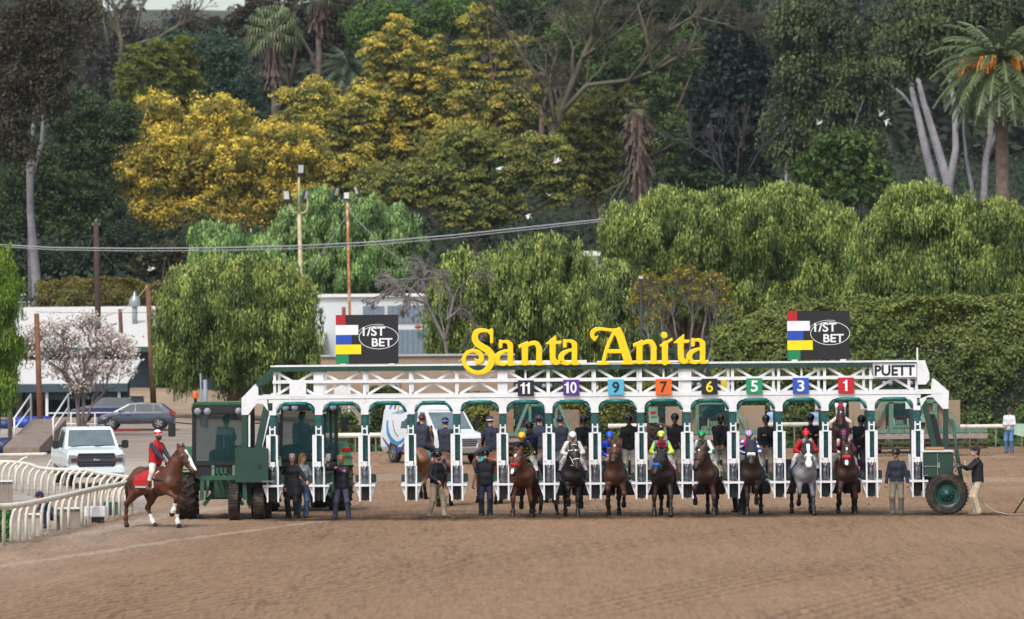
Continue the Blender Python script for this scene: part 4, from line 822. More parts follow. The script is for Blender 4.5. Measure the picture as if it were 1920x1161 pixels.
tree('pepper_tree', 'wide pepper tree above the right betting board', 'tree', [(1470, 420, 90, 75), (1550, 450, 75, 75), (1420, 480, 70, 70), (1500, 520, 100, 60), (1470, 370, 55, 26), (1590, 510, 55, 60)], 256, PEP, base=1480, r0=.4, **pk)
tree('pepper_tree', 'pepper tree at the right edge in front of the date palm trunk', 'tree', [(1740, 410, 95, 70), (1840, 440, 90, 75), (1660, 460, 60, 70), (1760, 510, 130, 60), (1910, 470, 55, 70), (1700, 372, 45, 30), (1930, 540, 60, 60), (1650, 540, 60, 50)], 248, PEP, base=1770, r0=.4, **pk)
pk2 = dict(pk, clr=13, drop=40, top='#b0ca7c')
tree('pepper_tree', 'light green pepper tree behind the two floodlight poles', 'tree', [(660, 430, 100, 62), (575, 445, 60, 65), (735, 435, 58, 52), (660, 495, 115, 50), (600, 375, 42, 28), (570, 500, 60, 40)], 350, ['#50703c', '#5f8048', '#6d8e50'], base=650, r0=.4, **pk2)
tree('pepper_tree', 'small light green tree rising behind the left drooping pepper tree', 'tree', [(430, 465, 80, 36), (390, 440, 40, 24), (480, 485, 50, 30)], 322, ['#50703c', '#5f8048', '#6d8e50'], base=430, r0=.3, **pk2)
tree('pepper_tree', 'bright green tree cut by the left edge of the picture', 'tree', [(-5, 550, 42, 70), (2, 640, 34, 60), (-20, 490, 48, 40), (5, 700, 20, 40)], 216, ['#4a6826', '#5c7e30', '#6c8c38'], base=-20, r0=.3, **dict(pk, top='#8aa030', drop=40))
FARG = ['#1e2a17', '#27361b', '#2f3f20', '#182214']
fk = dict(elem=3.2, cov=7.0, clr=15, asp=1.7)
# big hillside trees
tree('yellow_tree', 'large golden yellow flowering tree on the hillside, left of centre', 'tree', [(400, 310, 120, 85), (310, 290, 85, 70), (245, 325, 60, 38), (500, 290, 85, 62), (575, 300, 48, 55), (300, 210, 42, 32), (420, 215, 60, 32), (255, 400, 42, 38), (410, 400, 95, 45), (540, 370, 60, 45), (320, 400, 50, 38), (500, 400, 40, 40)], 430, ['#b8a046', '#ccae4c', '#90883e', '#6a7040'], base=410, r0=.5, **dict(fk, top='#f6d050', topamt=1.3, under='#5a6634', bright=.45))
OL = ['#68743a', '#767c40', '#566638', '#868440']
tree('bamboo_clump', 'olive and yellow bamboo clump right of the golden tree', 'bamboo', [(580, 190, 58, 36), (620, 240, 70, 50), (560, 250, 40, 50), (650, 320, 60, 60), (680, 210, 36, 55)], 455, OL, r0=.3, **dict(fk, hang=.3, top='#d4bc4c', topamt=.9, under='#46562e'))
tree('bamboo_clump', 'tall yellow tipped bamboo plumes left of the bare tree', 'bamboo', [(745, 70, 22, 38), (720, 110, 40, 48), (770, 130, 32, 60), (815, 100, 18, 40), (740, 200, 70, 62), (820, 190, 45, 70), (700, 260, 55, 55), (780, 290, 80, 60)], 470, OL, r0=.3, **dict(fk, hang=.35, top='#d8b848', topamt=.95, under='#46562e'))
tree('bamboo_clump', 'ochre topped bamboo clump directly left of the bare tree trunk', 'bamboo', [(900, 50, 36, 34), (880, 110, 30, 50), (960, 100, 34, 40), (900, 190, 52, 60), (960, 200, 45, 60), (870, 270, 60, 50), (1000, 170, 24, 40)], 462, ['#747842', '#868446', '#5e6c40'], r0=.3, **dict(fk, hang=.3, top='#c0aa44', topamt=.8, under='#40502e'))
tree('tree', 'mid green leafy tree below the bamboo, where the white birds fly', 'tree', [(850, 330, 80, 55), (760, 350, 70, 45), (940, 320, 70, 55), (1010, 300, 60, 50), (900, 390, 90, 50), (700, 360, 50, 45), (1040, 340, 50, 50), (880, 270, 70, 30)], 425, ['#5e6c3c', '#50603a', '#727c42', '#445434'], r0=.4, **dict(fk, hang=.3, top='#a49a3a', topamt=.6))
tree('tree', 'olive green tree around the shaggy palm trunk', 'tree', [(1100, 250, 55, 60), (1150, 210, 60, 45), (1110, 320, 60, 60), (1060, 260, 36, 50), (1180, 290, 40, 30)], 448, ['#545c2e', '#646a32', '#404a28'], r0=.35, **dict(fk, hang=.45, top='#96903c', topamt=.6))
tree('tree', 'green tree growing behind the bare branches', 'tree', [(1230, 180, 50, 60), (1200, 100, 60, 50), (1130, 120, 60, 60), (1260, 270, 40, 60), (1090, 80, 60, 50), (1290, 110, 30, 60)], 500, ['#465830', '#506434', '#384828'], r0=.4, **dict(fk, top='#66752c', topamt=.5))
tree('cypress', 'dense blackish green conifer left of the eucalyptus grove', 'tree', [(1380, 130, 65, 90), (1350, 220, 60, 90), (1420, 230, 60, 90), (1380, 310, 85, 55), (1320, 300, 30, 40)], 440, ['#1f2a24', '#243028', '#1a231e'], r0=.5, **dict(fk, elem=6, clr=16, bright=.25))
EUC = ['#344430', '#425236', '#525a36', '#4a4434', '#283628']
tree('eucalyptus', 'tall drooping eucalyptus crown at top right, left of the pale trunks', 'tree', [(1490, 60, 55, 70), (1560, 50, 60, 60), (1520, 160, 70, 70), (1590, 150, 60, 80), (1480, 250, 36, 60), (1560, 250, 60, 55), (1640, 90, 45, 80), (1620, 220, 40, 60)], 405, EUC, base=1500, r0=.35, tmat=PALEBARK, **dict(fk, hang=.6, asp=2.2, drop=40, clr=30, bright=1.0, top='#7c8448', topamt=.5))
tree('eucalyptus', 'second eucalyptus crown hanging over the three leaning pale trunks', 'tree', [(1700, 60, 55, 70), (1665, 110, 40, 50), (1760, 30, 55, 50), (1745, 90, 50, 45), (1900, 20, 60, 40), (1830, 20, 50, 40), (1790, 70, 30, 40)], 374, EUC, trunk=False, **dict(fk, hang=.6, asp=2.2, drop=40, clr=30, bright=1.0, top='#7c8448', topamt=.5))
tree('eucalyptus', 'brown green eucalyptus crown in the top left corner', 'tree', [(60, 40, 60, 55), (10, 90, 55, 70), (110, 70, 50, 50), (40, 160, 60, 60), (20, 230, 45, 60), (100, 140, 40, 45), (90, 10, 60, 30), (160, 20, 30, 30), (95, 190, 45, 30), (30, 280, 40, 30)], 354, ['#423f30', '#4c4734', '#383c2c', '#544838'], trunk=False, **dict(fk, hang=.5, asp=2, drop=32, clr=20, bright=.6, cov=3.4))
tree('tree', 'dark leafy tree behind the pale trunk at far left', 'tree', [(140, 220, 60, 50), (170, 280, 60, 60), (60, 330, 70, 60), (130, 360, 80, 60), (30, 420, 60, 60), (120, 440, 80, 60), (200, 420, 50, 60), (230, 240, 40, 40)], 415, ['#384828', '#2e3e26', '#485830', '#263320'], r0=.4, **dict(fk, top='#52602a', topamt=.5))
tree('tree', 'dark ivy covered tree above the low vine hedge on the left', 'tree', [(60, 500, 80, 40), (160, 500, 70, 45), (240, 480, 50, 50), (300, 470, 50, 40), (-10, 520, 50, 40)], 385, ['#283524', '#303f28', '#202b1e'], r0=.35, **dict(fk, bright=.3))
for i, (x, y, lab) in enumerate(((245, 145, 'left of three rounded olive green bamboo plumes on the hill'), (298, 135, 'middle one of three rounded olive green bamboo plumes on the hill'), (346, 140, 'right and tallest of three rounded olive green bamboo plumes on the hill'))):
    tree('bamboo_clump', lab, 'bamboo', [(x, y-22-6*i, 28, 36), (x, y+30, 30, 48), (x+6, y+70, 32, 40)], 470+4*i, ['#42522a', '#52602c', '#62692e'], r0=.2, group='rounded bamboo plumes on the hill', **dict(fk, hang=.4, top='#7c7a28', topamt=.7, clr=14))
tree('tree', 'blue green broadleaf tree left of the fan palm', 'tree', [(410, 110, 50, 42), (440, 160, 45, 42), (390, 170, 40, 50), (330, 90, 45, 30), (460, 205, 30, 30), (370, 230, 40, 40)], 490, ['#384c3e', '#304434', '#465a48'], r0=.35, **dict(fk, top='#55704e', topamt=.45))
tree('tree', 'round dark green tree in front of the leaning pale trunks', 'tree', [(1575, 310, 75, 52), (1530, 330, 45, 40), (1625, 330, 42, 42), (1580, 275, 50, 28), (1580, 360, 80, 32), (1500, 325, 20, 14)], 330, ['#3c5228', '#486030', '#344626'], r0=.3, **dict(fk, elem=6, clr=15, top='#6f8a2c', topamt=.6))
tree('shrub', 'small dark shrub between the pepper trees and the conifer', 'shrub', [(1330, 345, 60, 18), (1400, 350, 60, 18), (1270, 335, 30, 16)], 345, ['#26351c', '#31431f'], r0=.2, **dict(fk, elem=6, clr=12))
tree('tree', 'low dull green tree behind the grey roof lights, left of the pepper trees', 'tree', [(310, 480, 42, 26), (290, 500, 40, 22)], 345, ['#3b4028', '#4a4a30'], r0=.2, **dict(fk, elem=5, clr=12, bright=.3))
tree('tree', 'leafy green tree between the fan palm and the yellow bamboo plumes', 'tree', [(690, 60, 50, 50), (740, 30, 40, 30), (700, 130, 36, 40), (850, 30, 50, 40), (790, 60, 40, 36)], 520, ['#46602c', '#527034', '#3a5028'], r0=.35, **dict(fk, top='#6d8a34', topamt=.5))
tree('tree', 'sparse grey brown tree under the sky gap at top left', 'tree', [(190, 110, 45, 45), (290, 80, 50, 36), (240, 60, 40, 30), (160, 60, 30, 40), (350, 40, 50, 30)], 545, ['#4c4844', '#56524c', '#403c38'], r0=.3, **dict(fk, cov=3.2))
tree('tree', 'dark leafy tree at the top edge behind the bare tree, left part', 'tree', [(960, 20, 60, 40), (1050, 30, 60, 50), (1020, 100, 50, 40)], 535, ['#3c4a30', '#485838', '#30402c'], r0=.35, **dict(fk, top='#7c8848', topamt=.5))
tree('tree', 'dark leafy tree at the top edge behind the bare tree, right part', 'tree', [(1160, 20, 60, 40), (1260, 30, 70, 50), (1360, 20, 60, 40), (1320, 80, 50, 40)], 538, ['#323e2c', '#3c4a34', '#2a3628'], r0=.35, **dict(fk, top='#66744a', topamt=.4))
tree('tree', 'brown leaved dark tree behind the fan palm', 'tree', [(560, 60, 60, 60), (620, 40, 60, 50), (500, 30, 60, 40), (640, 110, 36, 50), (420, 60, 50, 30)], 540, ['#3a302a', '#443830', '#302a26', '#3c4030'], r0=.5, **dict(fk, hang=.2))
# stuff: the far wood on the crest and the ivy on the slope
def scatter(name, P, cols, size, asp=1.5, nrm_=(0, -.6, .6), label=None, cat=None):
    o = leaves(P, np.tile(np.array(nrm_, float), (len(P), 1)), size, cols, name, asp=asp); return tag(o, label, cat, kind='stuff')
n = 110000; px = rngF.uniform(-1000, 2900, n); Yw = rngF.uniform(560, 640, n); topy = 30+40*vnoise(px/70, px*0, 31)-85*sstep(560, 700, px)-75*sstep(260, 120, px)*sstep(-400, 100, px); py = topy+rngF.random(n)**.9*(330)
P = np.array([tuple(W(a, b, c)) for a, b, c in zip(px, py, Yw)])
scatter('distant_wood', P, mixc(['#2e382a', '#3a4432', '#444536', '#283226'], n)*(.75+.6*vnoise(px/30, py/26, 33))[:, None], rngF.uniform(.6, 1.3, n), label='dark distant woodland closing the hillside behind the trees', cat='wood')
n = 150000; xx = rngF.uniform(-105, 105, n); yy = 330+rngF.random(n)*250; zz = terrain(xx, yy)+rngF.random(n)**1.5*(.6+3.4*vnoise(xx/5, yy/7, 34))
cc_ = mixc(['#263422', '#2e3e28', '#38482c', '#1e2a1e'], n); fl_ = rngF.random(n) < .012; cc_[fl_] = lin('#b0301c')
scatter('ivy_undergrowth', np.stack([xx, yy, zz], 1), cc_, rngF.uniform(.22, .5, n)*np.where(fl_, .42, 1), label='dark ivy undergrowth with small red flowers covering the slope', cat='undergrowth')
# hedges
def hedge(label, x0, x1, y0, y1, z, cl, n, top=None, name='hedge', cat='hedge', size=(.07, .15), bumpz=.35, base=0.0, edge=None):
    xs = rngF.uniform(x0, x1, n); face = rngF.random(n); a = face < .62; Y = np.where(a, y0+rngF.normal(size=n)*.18+.5*vnoise(xs/1.3, xs*0+1, 41), rngF.uniform(y0, y1, n))
    zt = (z if not callable(z) else z(xs))+bumpz*(vnoise(xs/.8, Y/.8, 42)-.5)*2+bumpz*.8*(vnoise(xs/.25, Y/.3, 43)-.5); hz_ = base+rngF.random(n)**.8*(zt-base); Z = np.where(a, hz_, zt+rngF.normal(size=n)*.06)
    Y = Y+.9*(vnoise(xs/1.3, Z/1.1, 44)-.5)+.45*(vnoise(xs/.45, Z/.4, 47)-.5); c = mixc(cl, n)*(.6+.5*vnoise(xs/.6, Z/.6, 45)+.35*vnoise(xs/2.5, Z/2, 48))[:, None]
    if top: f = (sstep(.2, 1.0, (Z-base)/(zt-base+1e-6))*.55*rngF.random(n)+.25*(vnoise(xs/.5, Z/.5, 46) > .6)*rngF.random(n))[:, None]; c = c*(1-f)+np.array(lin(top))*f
    Nn = np.where(a[:, None], np.array([0, -1., .3]), np.array([0, -.2, 1.])); root = empty(name, ((x0+x1)/2, y0, base), 0, label, cat); off = np.array([(x0+x1)/2, y0, base])
    leaves(np.stack([xs, Y, Z], 1)-off, Nn, rngF.uniform(size[0], size[1], n), c, 'foliage', root, asp=1.5)
    MB().box((0, (y1-y0)/2+.25, (np.min(zt)-base)/2-.1), (x1-x0-.4, (y1-y0)-.2, np.min(zt)-base-.4)).build('woody_core', M('hedge_core', '#1c2214', rough=1), root); return root
xa, xb = W(1330, 0, 203).x, 30.0
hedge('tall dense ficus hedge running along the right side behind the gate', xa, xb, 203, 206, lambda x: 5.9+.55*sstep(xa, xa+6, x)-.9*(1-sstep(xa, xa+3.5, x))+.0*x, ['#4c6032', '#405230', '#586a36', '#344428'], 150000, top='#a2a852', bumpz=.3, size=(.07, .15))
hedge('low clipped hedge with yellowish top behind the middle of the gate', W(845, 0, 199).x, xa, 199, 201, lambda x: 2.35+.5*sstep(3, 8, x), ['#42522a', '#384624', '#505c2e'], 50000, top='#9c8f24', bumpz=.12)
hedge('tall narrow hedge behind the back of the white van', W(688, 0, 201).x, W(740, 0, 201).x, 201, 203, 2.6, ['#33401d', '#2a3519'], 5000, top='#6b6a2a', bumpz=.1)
hedge('low dark hedge behind the camera operator', W(565, 0, 200).x, W(688, 0, 200).x, 200, 202, .95, ['#2f3c1c', '#263218'], 9000, top='#66702c', bumpz=.08)
hedge('vine covered bank above the white roofs on the left', W(60, 0, 334).x, W(470, 0, 334).x, 334, 337, lambda x: 9.3+.4*np.sin(x*.35), ['#4c522a', '#66622c', '#3a4226'], 40000, top='#98883a', base=2.5, bumpz=.3, name='vine_bank')
n = 9000; xx = rngF.uniform(-13, 24, n); yy = 197.2-.35+rngF.normal(size=n)*.35+.0*xx; zz = rngF.random(n)*.28
scatter('ground_ivy', np.stack([xx, yy, zz], 1), mixc(['#2f4a24', '#3d5c28', '#26381e', '#4a6a2c'], n), rngF.uniform(.08, .18, n), label='low ivy creeping along the far edge of the track', cat='ivy')
# ------------------------------------------------------------------ bare trees, palms, pale trunks
def px3(x, y, Y): return W(x, y, Y)
def twigtree(name, label, cat, base, limbs_, Y, mat, depth=5, seed=1, twig=.03, spread=.5, r0=.5, droop=0.0, leafc=None, nleaf=0, ratio=.72, kids=(2, 3)):
    rg = random.Random(seed); b = px3(*base, Y); gz = tz(b.x, Y); root = empty(name, (b.x, Y, gz), 0, label, cat); off = Vector((b.x, Y, gz)); mb = MB(); tips = []
    def grow(p, d, L, r, k):
        q = p+d*L; mid = (p+q)/2+Vector((rg.uniform(-1, 1), rg.uniform(-1, 1), rg.uniform(-.5, 1)))*L*.10
        mb.tube([p, mid, q], [r, r*.85, r*.68], 5 if k > 1 else 3, cap=False)
        if k == 0: tips.append(q); return
        for _ in range(rg.randint(*kids)):
            nd = (d+Vector((rg.uniform(-1, 1), rg.uniform(-1, 1), rg.uniform(-.6, .8)-droop))*spread).normalized(); grow(q, nd, L*ratio*rg.uniform(.8, 1.15), max(twig, r*.62), k-1)
    for pts, r in limbs_:
        P = [px3(x, y, Y)+Vector((0, (j % 3-1)*.6, 0))-off for j, (x, y) in enumerate(pts)]; n_ = len(P); mb.tube(P, [r*(1-.55*j/(n_-1)) for j in range(n_)], 8)
        for j in range(1, n_):
            d = (P[j]-P[j-1]).normalized(); L = (P[j]-P[j-1]).length*.55
            for _ in range(2 if j < n_-1 else 4):
                nd = (d+Vector((rg.uniform(-1, 1), rg.uniform(-1, 1), rg.uniform(-.3, 1)-droop))*.7).normalized(); grow(P[j], nd, L, r*.45, depth)
    mb.build('branches', mat, root, smooth=True)
    if leafc:
        T = np.array([tuple(t) for t in tips]); i = rngF.integers(0, len(T), nleaf); P = T[i]+rngF.normal(size=(nleaf, 3))*leafc[2]; leaves(P, dirs(nleaf), rngF.uniform(.6, 1.3, nleaf)*leafc[1], mixc(leafc[0], nleaf), leafc[3], root, asp=1.2)
    return root
BR = M('grey_brown_branch', '#565140', rough=.9, var=.3, scale=2); BRG = M('dark_branch', '#4a3f3a', rough=.9, var=.3, scale=2)
twigtree('bare_tree', 'large leafless tree with spreading branches above the lettering', 'tree', (1035, 300), [([(1040, 330), (1035, 250), (1075, 150), (1110, 70), (1130, 10)], .42), ([(1055, 210), (1100, 160), (1180, 150), (1225, 135), (1290, 95), (1330, 90)], .28), ([(1040, 230), (1030, 170), (990, 120), (950, 60), (920, 10)], .26), ([(1090, 110), (1160, 60), (1200, 10)], .2), ([(1225, 140), (1210, 60), (1195, 5)], .24), ([(1180, 150), (1250, 60), (1300, 30), (1350, 45)], .2)], 440, BR, depth=5, seed=4, twig=.032, spread=.66, kids=(2, 4))
twigtree('bare_tree', 'thin leafless tree against the grey gap in the top left', 'tree', (230, 130), [([(225, 160), (228, 80), (215, 20), (205, -20)], .3), ([(235, 90), (300, 70), (345, 40), (360, -5)], .2), ([(205, 90), (195, 40), (185, 0)], .2), ([(255, 60), (262, 20), (280, -10)], .18)], 478, BR, depth=4, seed=8, twig=.035, spread=.6)
twigtree('bare_tree', 'grey leafless tangle with hanging twigs between the white building and the pepper tree', 'tree', (835, 735), [([(845, 740), (835, 640), (800, 570), (760, 555), (745, 535)], .11), ([(835, 640), (850, 560), (830, 520), (790, 525)], .08), ([(838, 600), (860, 580), (880, 600)], .06)], 224, M('ash_twig', '#6f6866', rough=.9, var=.3), depth=4, seed=5, twig=.013, spread=.5, droop=.75, ratio=.62, kids=(3, 4))
twigtree('twiggy_shrub', 'brown twiggy shrub with yellow leaf tips behind the letters', 'shrub', (1290, 700), [([(1260, 700), (1245, 650), (1240, 600)], .07), ([(1290, 700), (1295, 640), (1300, 590)], .07), ([(1320, 700), (1335, 650), (1345, 600)], .07), ([(1240, 700), (1220, 660), (1215, 620)], .05), ([(1275, 700), (1270, 640), (1262, 590)], .06), ([(1310, 690), (1318, 620), (1325, 585)], .06)], 228, M('mauve_twig', '#6c6662', rough=.9, var=.3), depth=4, seed=9, twig=.017, spread=.42, leafc=(['#a98a1c', '#76782a', '#5c6a26'], .13, .10, 'leaves'), nleaf=2600)
twigtree('blossom_tree', 'white blossoming tree in front of the dark teal porch', 'tree', (152, 800), [([(150, 805), (146, 770), (140, 735), (120, 700), (90, 680)], .11), ([(155, 805), (157, 760), (153, 720), (160, 690), (170, 655)], .10), ([(158, 805), (172, 760), (195, 735), (205, 705), (212, 680)], .09), ([(140, 735), (125, 700), (105, 668)], .07), ([(150, 720), (130, 680), (60, 660)], .06), ([(153, 720), (185, 690), (195, 668)], .06)], 238, M('plum_branch', '#5f5350', rough=.9, var=.3), depth=4, seed=12, twig=.015, spread=.75, leafc=(['#d6cdc4', '#c4b6ac', '#e6e0d8', '#a8958c'], .13, .20, 'blossom'), nleaf=6500)
twigtree('brush', 'dead mauve brushwood at the foot of the dark conifer', 'shrub', (1370, 345), [([(1370, 345), (1340, 300), (1300, 275)], .1), ([(1380, 345), (1385, 280), (1390, 260)], .07), ([(1360, 345), (1350, 280), (1340, 265)], .07), ([(1390, 345), (1420, 290), (1430, 275)], .07)], 395, M('mauve_twig2', '#3a3436', rough=.9, var=.3), depth=3, seed=10, twig=.025, spread=.4)
def trunks(name, label, lines, Y, mat=PALEBARK, cat='tree', ground=True):
    b = px3(*lines[0][0][0], Y); gz = tz(b.x, Y); root = empty(name, (b.x, Y, gz), 0, label, cat); off = Vector((b.x, Y, gz)); mb = MB()
    for k, (pts, r) in enumerate(lines):
        P = [px3(x, y, Y)-off for x, y in pts]
        if k == 0 or ground and pts[0][1] > 300: P = [Vector((P[0].x, 0, min(P[0].z-.1, -.2)))]+P
        n_ = len(P); mb.tube(P, [r*(1-.72*j/(n_-1)) for j in range(n_)], 10)
    mb.build('trunk', mat, root, smooth=True); return root
trunks('eucalyptus', 'tall pale eucalyptus trunk forking into two at far left', [([(69, 545), (62, 460), (57, 400), (54, 320), (53, 300)], .50), ([(56, 330), (60, 270), (64, 215), (52, 150), (48, 120)], .24), ([(58, 330), (78, 270), (82, 220), (92, 170), (120, 130)], .26), ([(66, 225), (85, 180), (92, 130)], .14), ([(52, 150), (30, 100), (0, 65)], .14)], 362)
trunks('eucalyptus', 'pale eucalyptus trunk leaning left, leftmost of the grove by the date palm', [([(1752, 345), (1735, 280), (1722, 220), (1712, 180), (1700, 110), (1690, 30)], .46), ([(1722, 215), (1690, 175), (1650, 145), (1635, 130)], .16)], 385)
trunks('eucalyptus', 'thicker pale trunk standing just right of the leaning leftmost one', [([(1778, 345), (1760, 285), (1742, 225), (1730, 185), (1715, 120), (1712, 40)], .50), ([(1780, 345), (1792, 280), (1790, 200), (1780, 140), (1770, 0)], .42)], 390)
trunks('eucalyptus', 'slim pale trunk between the thick pair and the date palm', [([(1845, 370), (1848, 300), (1858, 250), (1855, 180), (1850, 100), (1846, 20)], .36), ([(1852, 290), (1868, 250), (1878, 210)], .2), ([(1822, 350), (1812, 300), (1806, 240), (1808, 200)], .22)], 380)
trunks('eucalyptus', 'thin pale trunk in the dark between conifer and eucalyptus crown', [([(1474, 340), (1473, 240), (1470, 130), (1472, 60)], .16)], 425)
trunks('eucalyptus', 'dark slanting trunk leaning left beside the fan palm', [([(605, 150), (580, 95), (548, 40), (520, -10)], .3)], 500, BRG)
trunks('dead_branch', 'pale dead branch reaching up from the ivy under the birds', [([(1145, 375), (1165, 345), (1188, 320), (1198, 295)], .12), ([(1165, 345), (1130, 360), (1120, 365)], .08)], 415, BR, cat='branch', ground=False)
DEADF = M('dead_frond', '#5a4c42', rough=.95, var=.35, scale=1.5)
def frond(mb, base, d, L, droop, wd, n=9, leaf=.5, thin=.05, seed=0):
    rg = random.Random(seed); p = Vector(base); d = Vector(d).normalized(); pts = [p.copy()]
    for i in range(n): d = (d+Vector((0, 0, -droop/n))).normalized(); p = p+d*L/n; pts.append(p.copy())
    for i in range(n):
        a, b = pts[i], pts[i+1]; t = (b-a).normalized(); s = t.cross(Vector((0, 0, 1))); s = s.normalized() if s.length > 1e-3 else Vector((1, 0, 0)); w0 = wd*math.sin(math.pi*min(1, (i+.8)/n)**.7)+.1
        for q in (-1, 1):
            for k in range(3):
                o = a+(b-a)*(k/3+rg.uniform(0, .12)); e = o+s*q*w0*rg.uniform(.8, 1.1)+t*w0*.45+Vector((0, 0, -w0*.45*rg.uniform(.6, 1.4))); h = t*thin
                mb.add([o-h, o+h, e+h*.3, e-h*.3], [(0, 1, 2, 3)])
    mb.tube(pts, [thin*1.2]*len(pts), 4, cap=False)
def palm(name, label, cx, cy, Y, by, nf, L, wd, r, cl, kind='feather', skirt=0, fruit=False, seed=1, btop=None):
    c = W(cx, cy, Y); gz = tz(c.x, Y) if by is None else tz(c.x, Y); root = empty(name, (c.x, Y, gz), 0, label, 'palm tree'); top = Vector((0, 0, c.z-gz)); rg = random.Random(seed)
    MB().tube([(0, 0, -.3), (r*.2, 0, top.z*.5), (0, 0, top.z)], [r*1.2, r, r*.95], 12).build('trunk', M('palm_trunk', '#625448', rough=.95, var=.4, scale=2.2, bump=.8, bscale=3, dirt='#3c2f28', dscale=1.5, damt=.6), root, smooth=True)
    mb = MB(); m2 = M('frond_'+cl, cl, rough=.5, var=.25, scale=1.0, trans=.15)
    for i in range(nf):
        a = i*2.399; e = 1.25-1.9*(i/nf); d = Vector((math.cos(a)*math.cos(e), math.sin(a)*math.cos(e), math.sin(e)))
        if kind == 'feather': frond(mb, top+d*.2, d, L*rg.uniform(.85, 1.1), 1.5, wd, seed=i, thin=.055*L/4)
        else:
            s = top+d*L*.55; mb.tube([top, s], .04, 4, cap=False); t = Vector((-math.sin(a), math.cos(a), 0)); u = d
            for k in range(11):
                b = (k-5)/5*1.3; v = (u*math.cos(b)+t*math.sin(b)); e1 = s+v*L*.33; e2 = e1+(v*.4+Vector((0, 0, -1)))*L*.22; h = v.cross(Vector((.3, .5, .8))).normalized()*.07
                mb.add([s-h*.3, s+h*.3, e1+h, e1-h], [(0, 1, 2, 3)]); mb.add([e1-h, e1+h, e2+h*.2, e2-h*.2], [(0, 1, 2, 3)])
    mb.build('fronds', m2, root)
    if skirt:
        sk = MB()
        for i in range(260):
            a = rg.uniform(0, 6.28); z = top.z-rg.random()*skirt*.75; rr = max(r, .55)*rg.uniform(1.0, 2.6); p = Vector((math.cos(a)*rr*.6, math.sin(a)*rr*.6, z)); q = Vector((math.cos(a)*rr*1.2, math.sin(a)*rr*1.2, z-rg.uniform(.8, 2.2))); t = Vector((-math.sin(a), math.cos(a), 0))*.10
            sk.add([p-t*.5, p+t*.5, q+t, q-t], [(0, 1, 2, 3)])
        sk.build('dead_skirt', DEADF, root)
    if fruit:
        fr = MB()
        for i in range(220):
            g = rg.randint(0, 5); a = g*1.05+rg.uniform(-.22, .22); p = top+Vector((math.cos(a)*.4, math.sin(a)*.4-.3, -.1)); L_ = rg.uniform(1.8, 3.1); q = p+Vector((math.cos(a)*L_*.8, math.sin(a)*L_*.8, rg.uniform(.3, .9))); s = q+Vector((math.cos(a)*.3, math.sin(a)*.3, -rg.uniform(.4, 1.1))); fr.tube([p, q, s], .07, 3, cap=False)
        fr.build('fruit_stalks', M('orange_stalk', '#cf8322', rough=.7, var=.3, scale=3), root)
        bo = MB()
        for i in range(120): a = rg.uniform(0, 6.28); z = top.z-rg.random()*1.9; bo.tube([(math.cos(a)*r*.8, math.sin(a)*r*.8, z), (math.cos(a)*r*1.9, math.sin(a)*r*1.9, z+.4)], [.12, .05], 4)
        bo.build('cut_leaf_bases', M('leaf_bases', '#3a2e24', rough=.95, var=.4), root)
    return root
palm('date_palm', 'tall feathery date palm with orange fruit stalks at the top right corner', 1876, 128, 330, 400, 92, 5.5, .9, .50, '#5d6c44', fruit=True, seed=3)
palm('fan_palm', 'fan palm with drooping leaves left of the slanting trunk', 512, 62, 470, None, 34, 3.6, .5, .32, '#6f7c50', kind='fan', skirt=6, seed=4)
palm('fan_palm', 'fan palm cut by the top edge right of the slanting trunk', 596, -10, 500, None, 30, 3.4, .5, .32, '#4d5636', kind='fan', skirt=4, seed=5)
palm('date_palm', 'bushy feather palm under the dark trees left of the bamboo plumes', 655, 130, 500, None, 40, 4.5, .8, .4, '#4c5c40', seed=6)
palm('date_palm', 'shadowed feather palm between conifer and round tree', 1500, 225, 415, None, 40, 4.3, .8, .4, '#44502f', seed=7)
palm('date_palm', 'shadowed feather palm right of the round tree under the eucalyptus', 1650, 235, 420, None, 36, 4.2, .8, .4, '#3d4630', seed=8)
palm('fan_palm', 'shaggy palm trunk wrapped in dead brown fronds above the pepper trees', 1195, 205, 440, None, 14, 2.2, .4, .75, '#4f5228', kind='fan', skirt=9.5, seed=9)
palm('fan_palm', 'small palm silhouette against the grey sky gap at the top', 242, 8, 560, None, 26, 2.4, .4, .25, '#3f4536', kind='fan', skirt=2, seed=10)
# ------------------------------------------------------------------ inside rails with goose-neck posts
RAILM = M('rail_white', '#d6cfc0', rough=.5, var=.08, scale=3, dirt='#8d7a60', dscale=7, damt=.45)
def rail(label, pts, posts, side=-1, h=.86, r=.055, name='running_rail', back=.42, gapx=.30):
    root = empty(name, pts[0], 0, label, 'rail'); o = Vector(pts[0]); P = [Vector(p)-o for p in pts]
    sm = []
    for i in range(len(P)-1):
        p0, p1, p2, p3 = P[max(0, i-1)], P[i], P[i+1], P[min(len(P)-1, i+2)]
        for t in [k/6 for k in range(6)]: sm.append(.5*((2*p1)+(-p0+p2)*t+(2*p0-5*p1+4*p2-p3)*t*t+(-p0+3*p1-3*p2+p3)*t**3))
    sm.append(P[-1]); MB().tube(sm, r, 12).build('rail_tube', RAILM, root, smooth=True)
    for (x, y, z, dx, dy) in posts:
        t = Vector((x, y, z))-o; g = Vector((x+dx, y+dy, -.05))-o
        q = [t-Vector((0, 0, .02)), t*.72+Vector((g.x, g.y, t.z))*.28-Vector((0, 0, .05)), t*.25+Vector((g.x, g.y, t.z))*.75-Vector((0, 0, .17)), Vector((g.x, g.y, t.z*.0+ (t.z-.38)*1.0)), Vector((g.x, g.y, g.z))]
        MB().tube(q, [.042, .042, .042, .042, .046], 8).build('post', RAILM, root, smooth=True)
    return root
def ground_pt(px, py, z=0): Y = gy(px, py, z); v = W(px, py, Y); return v
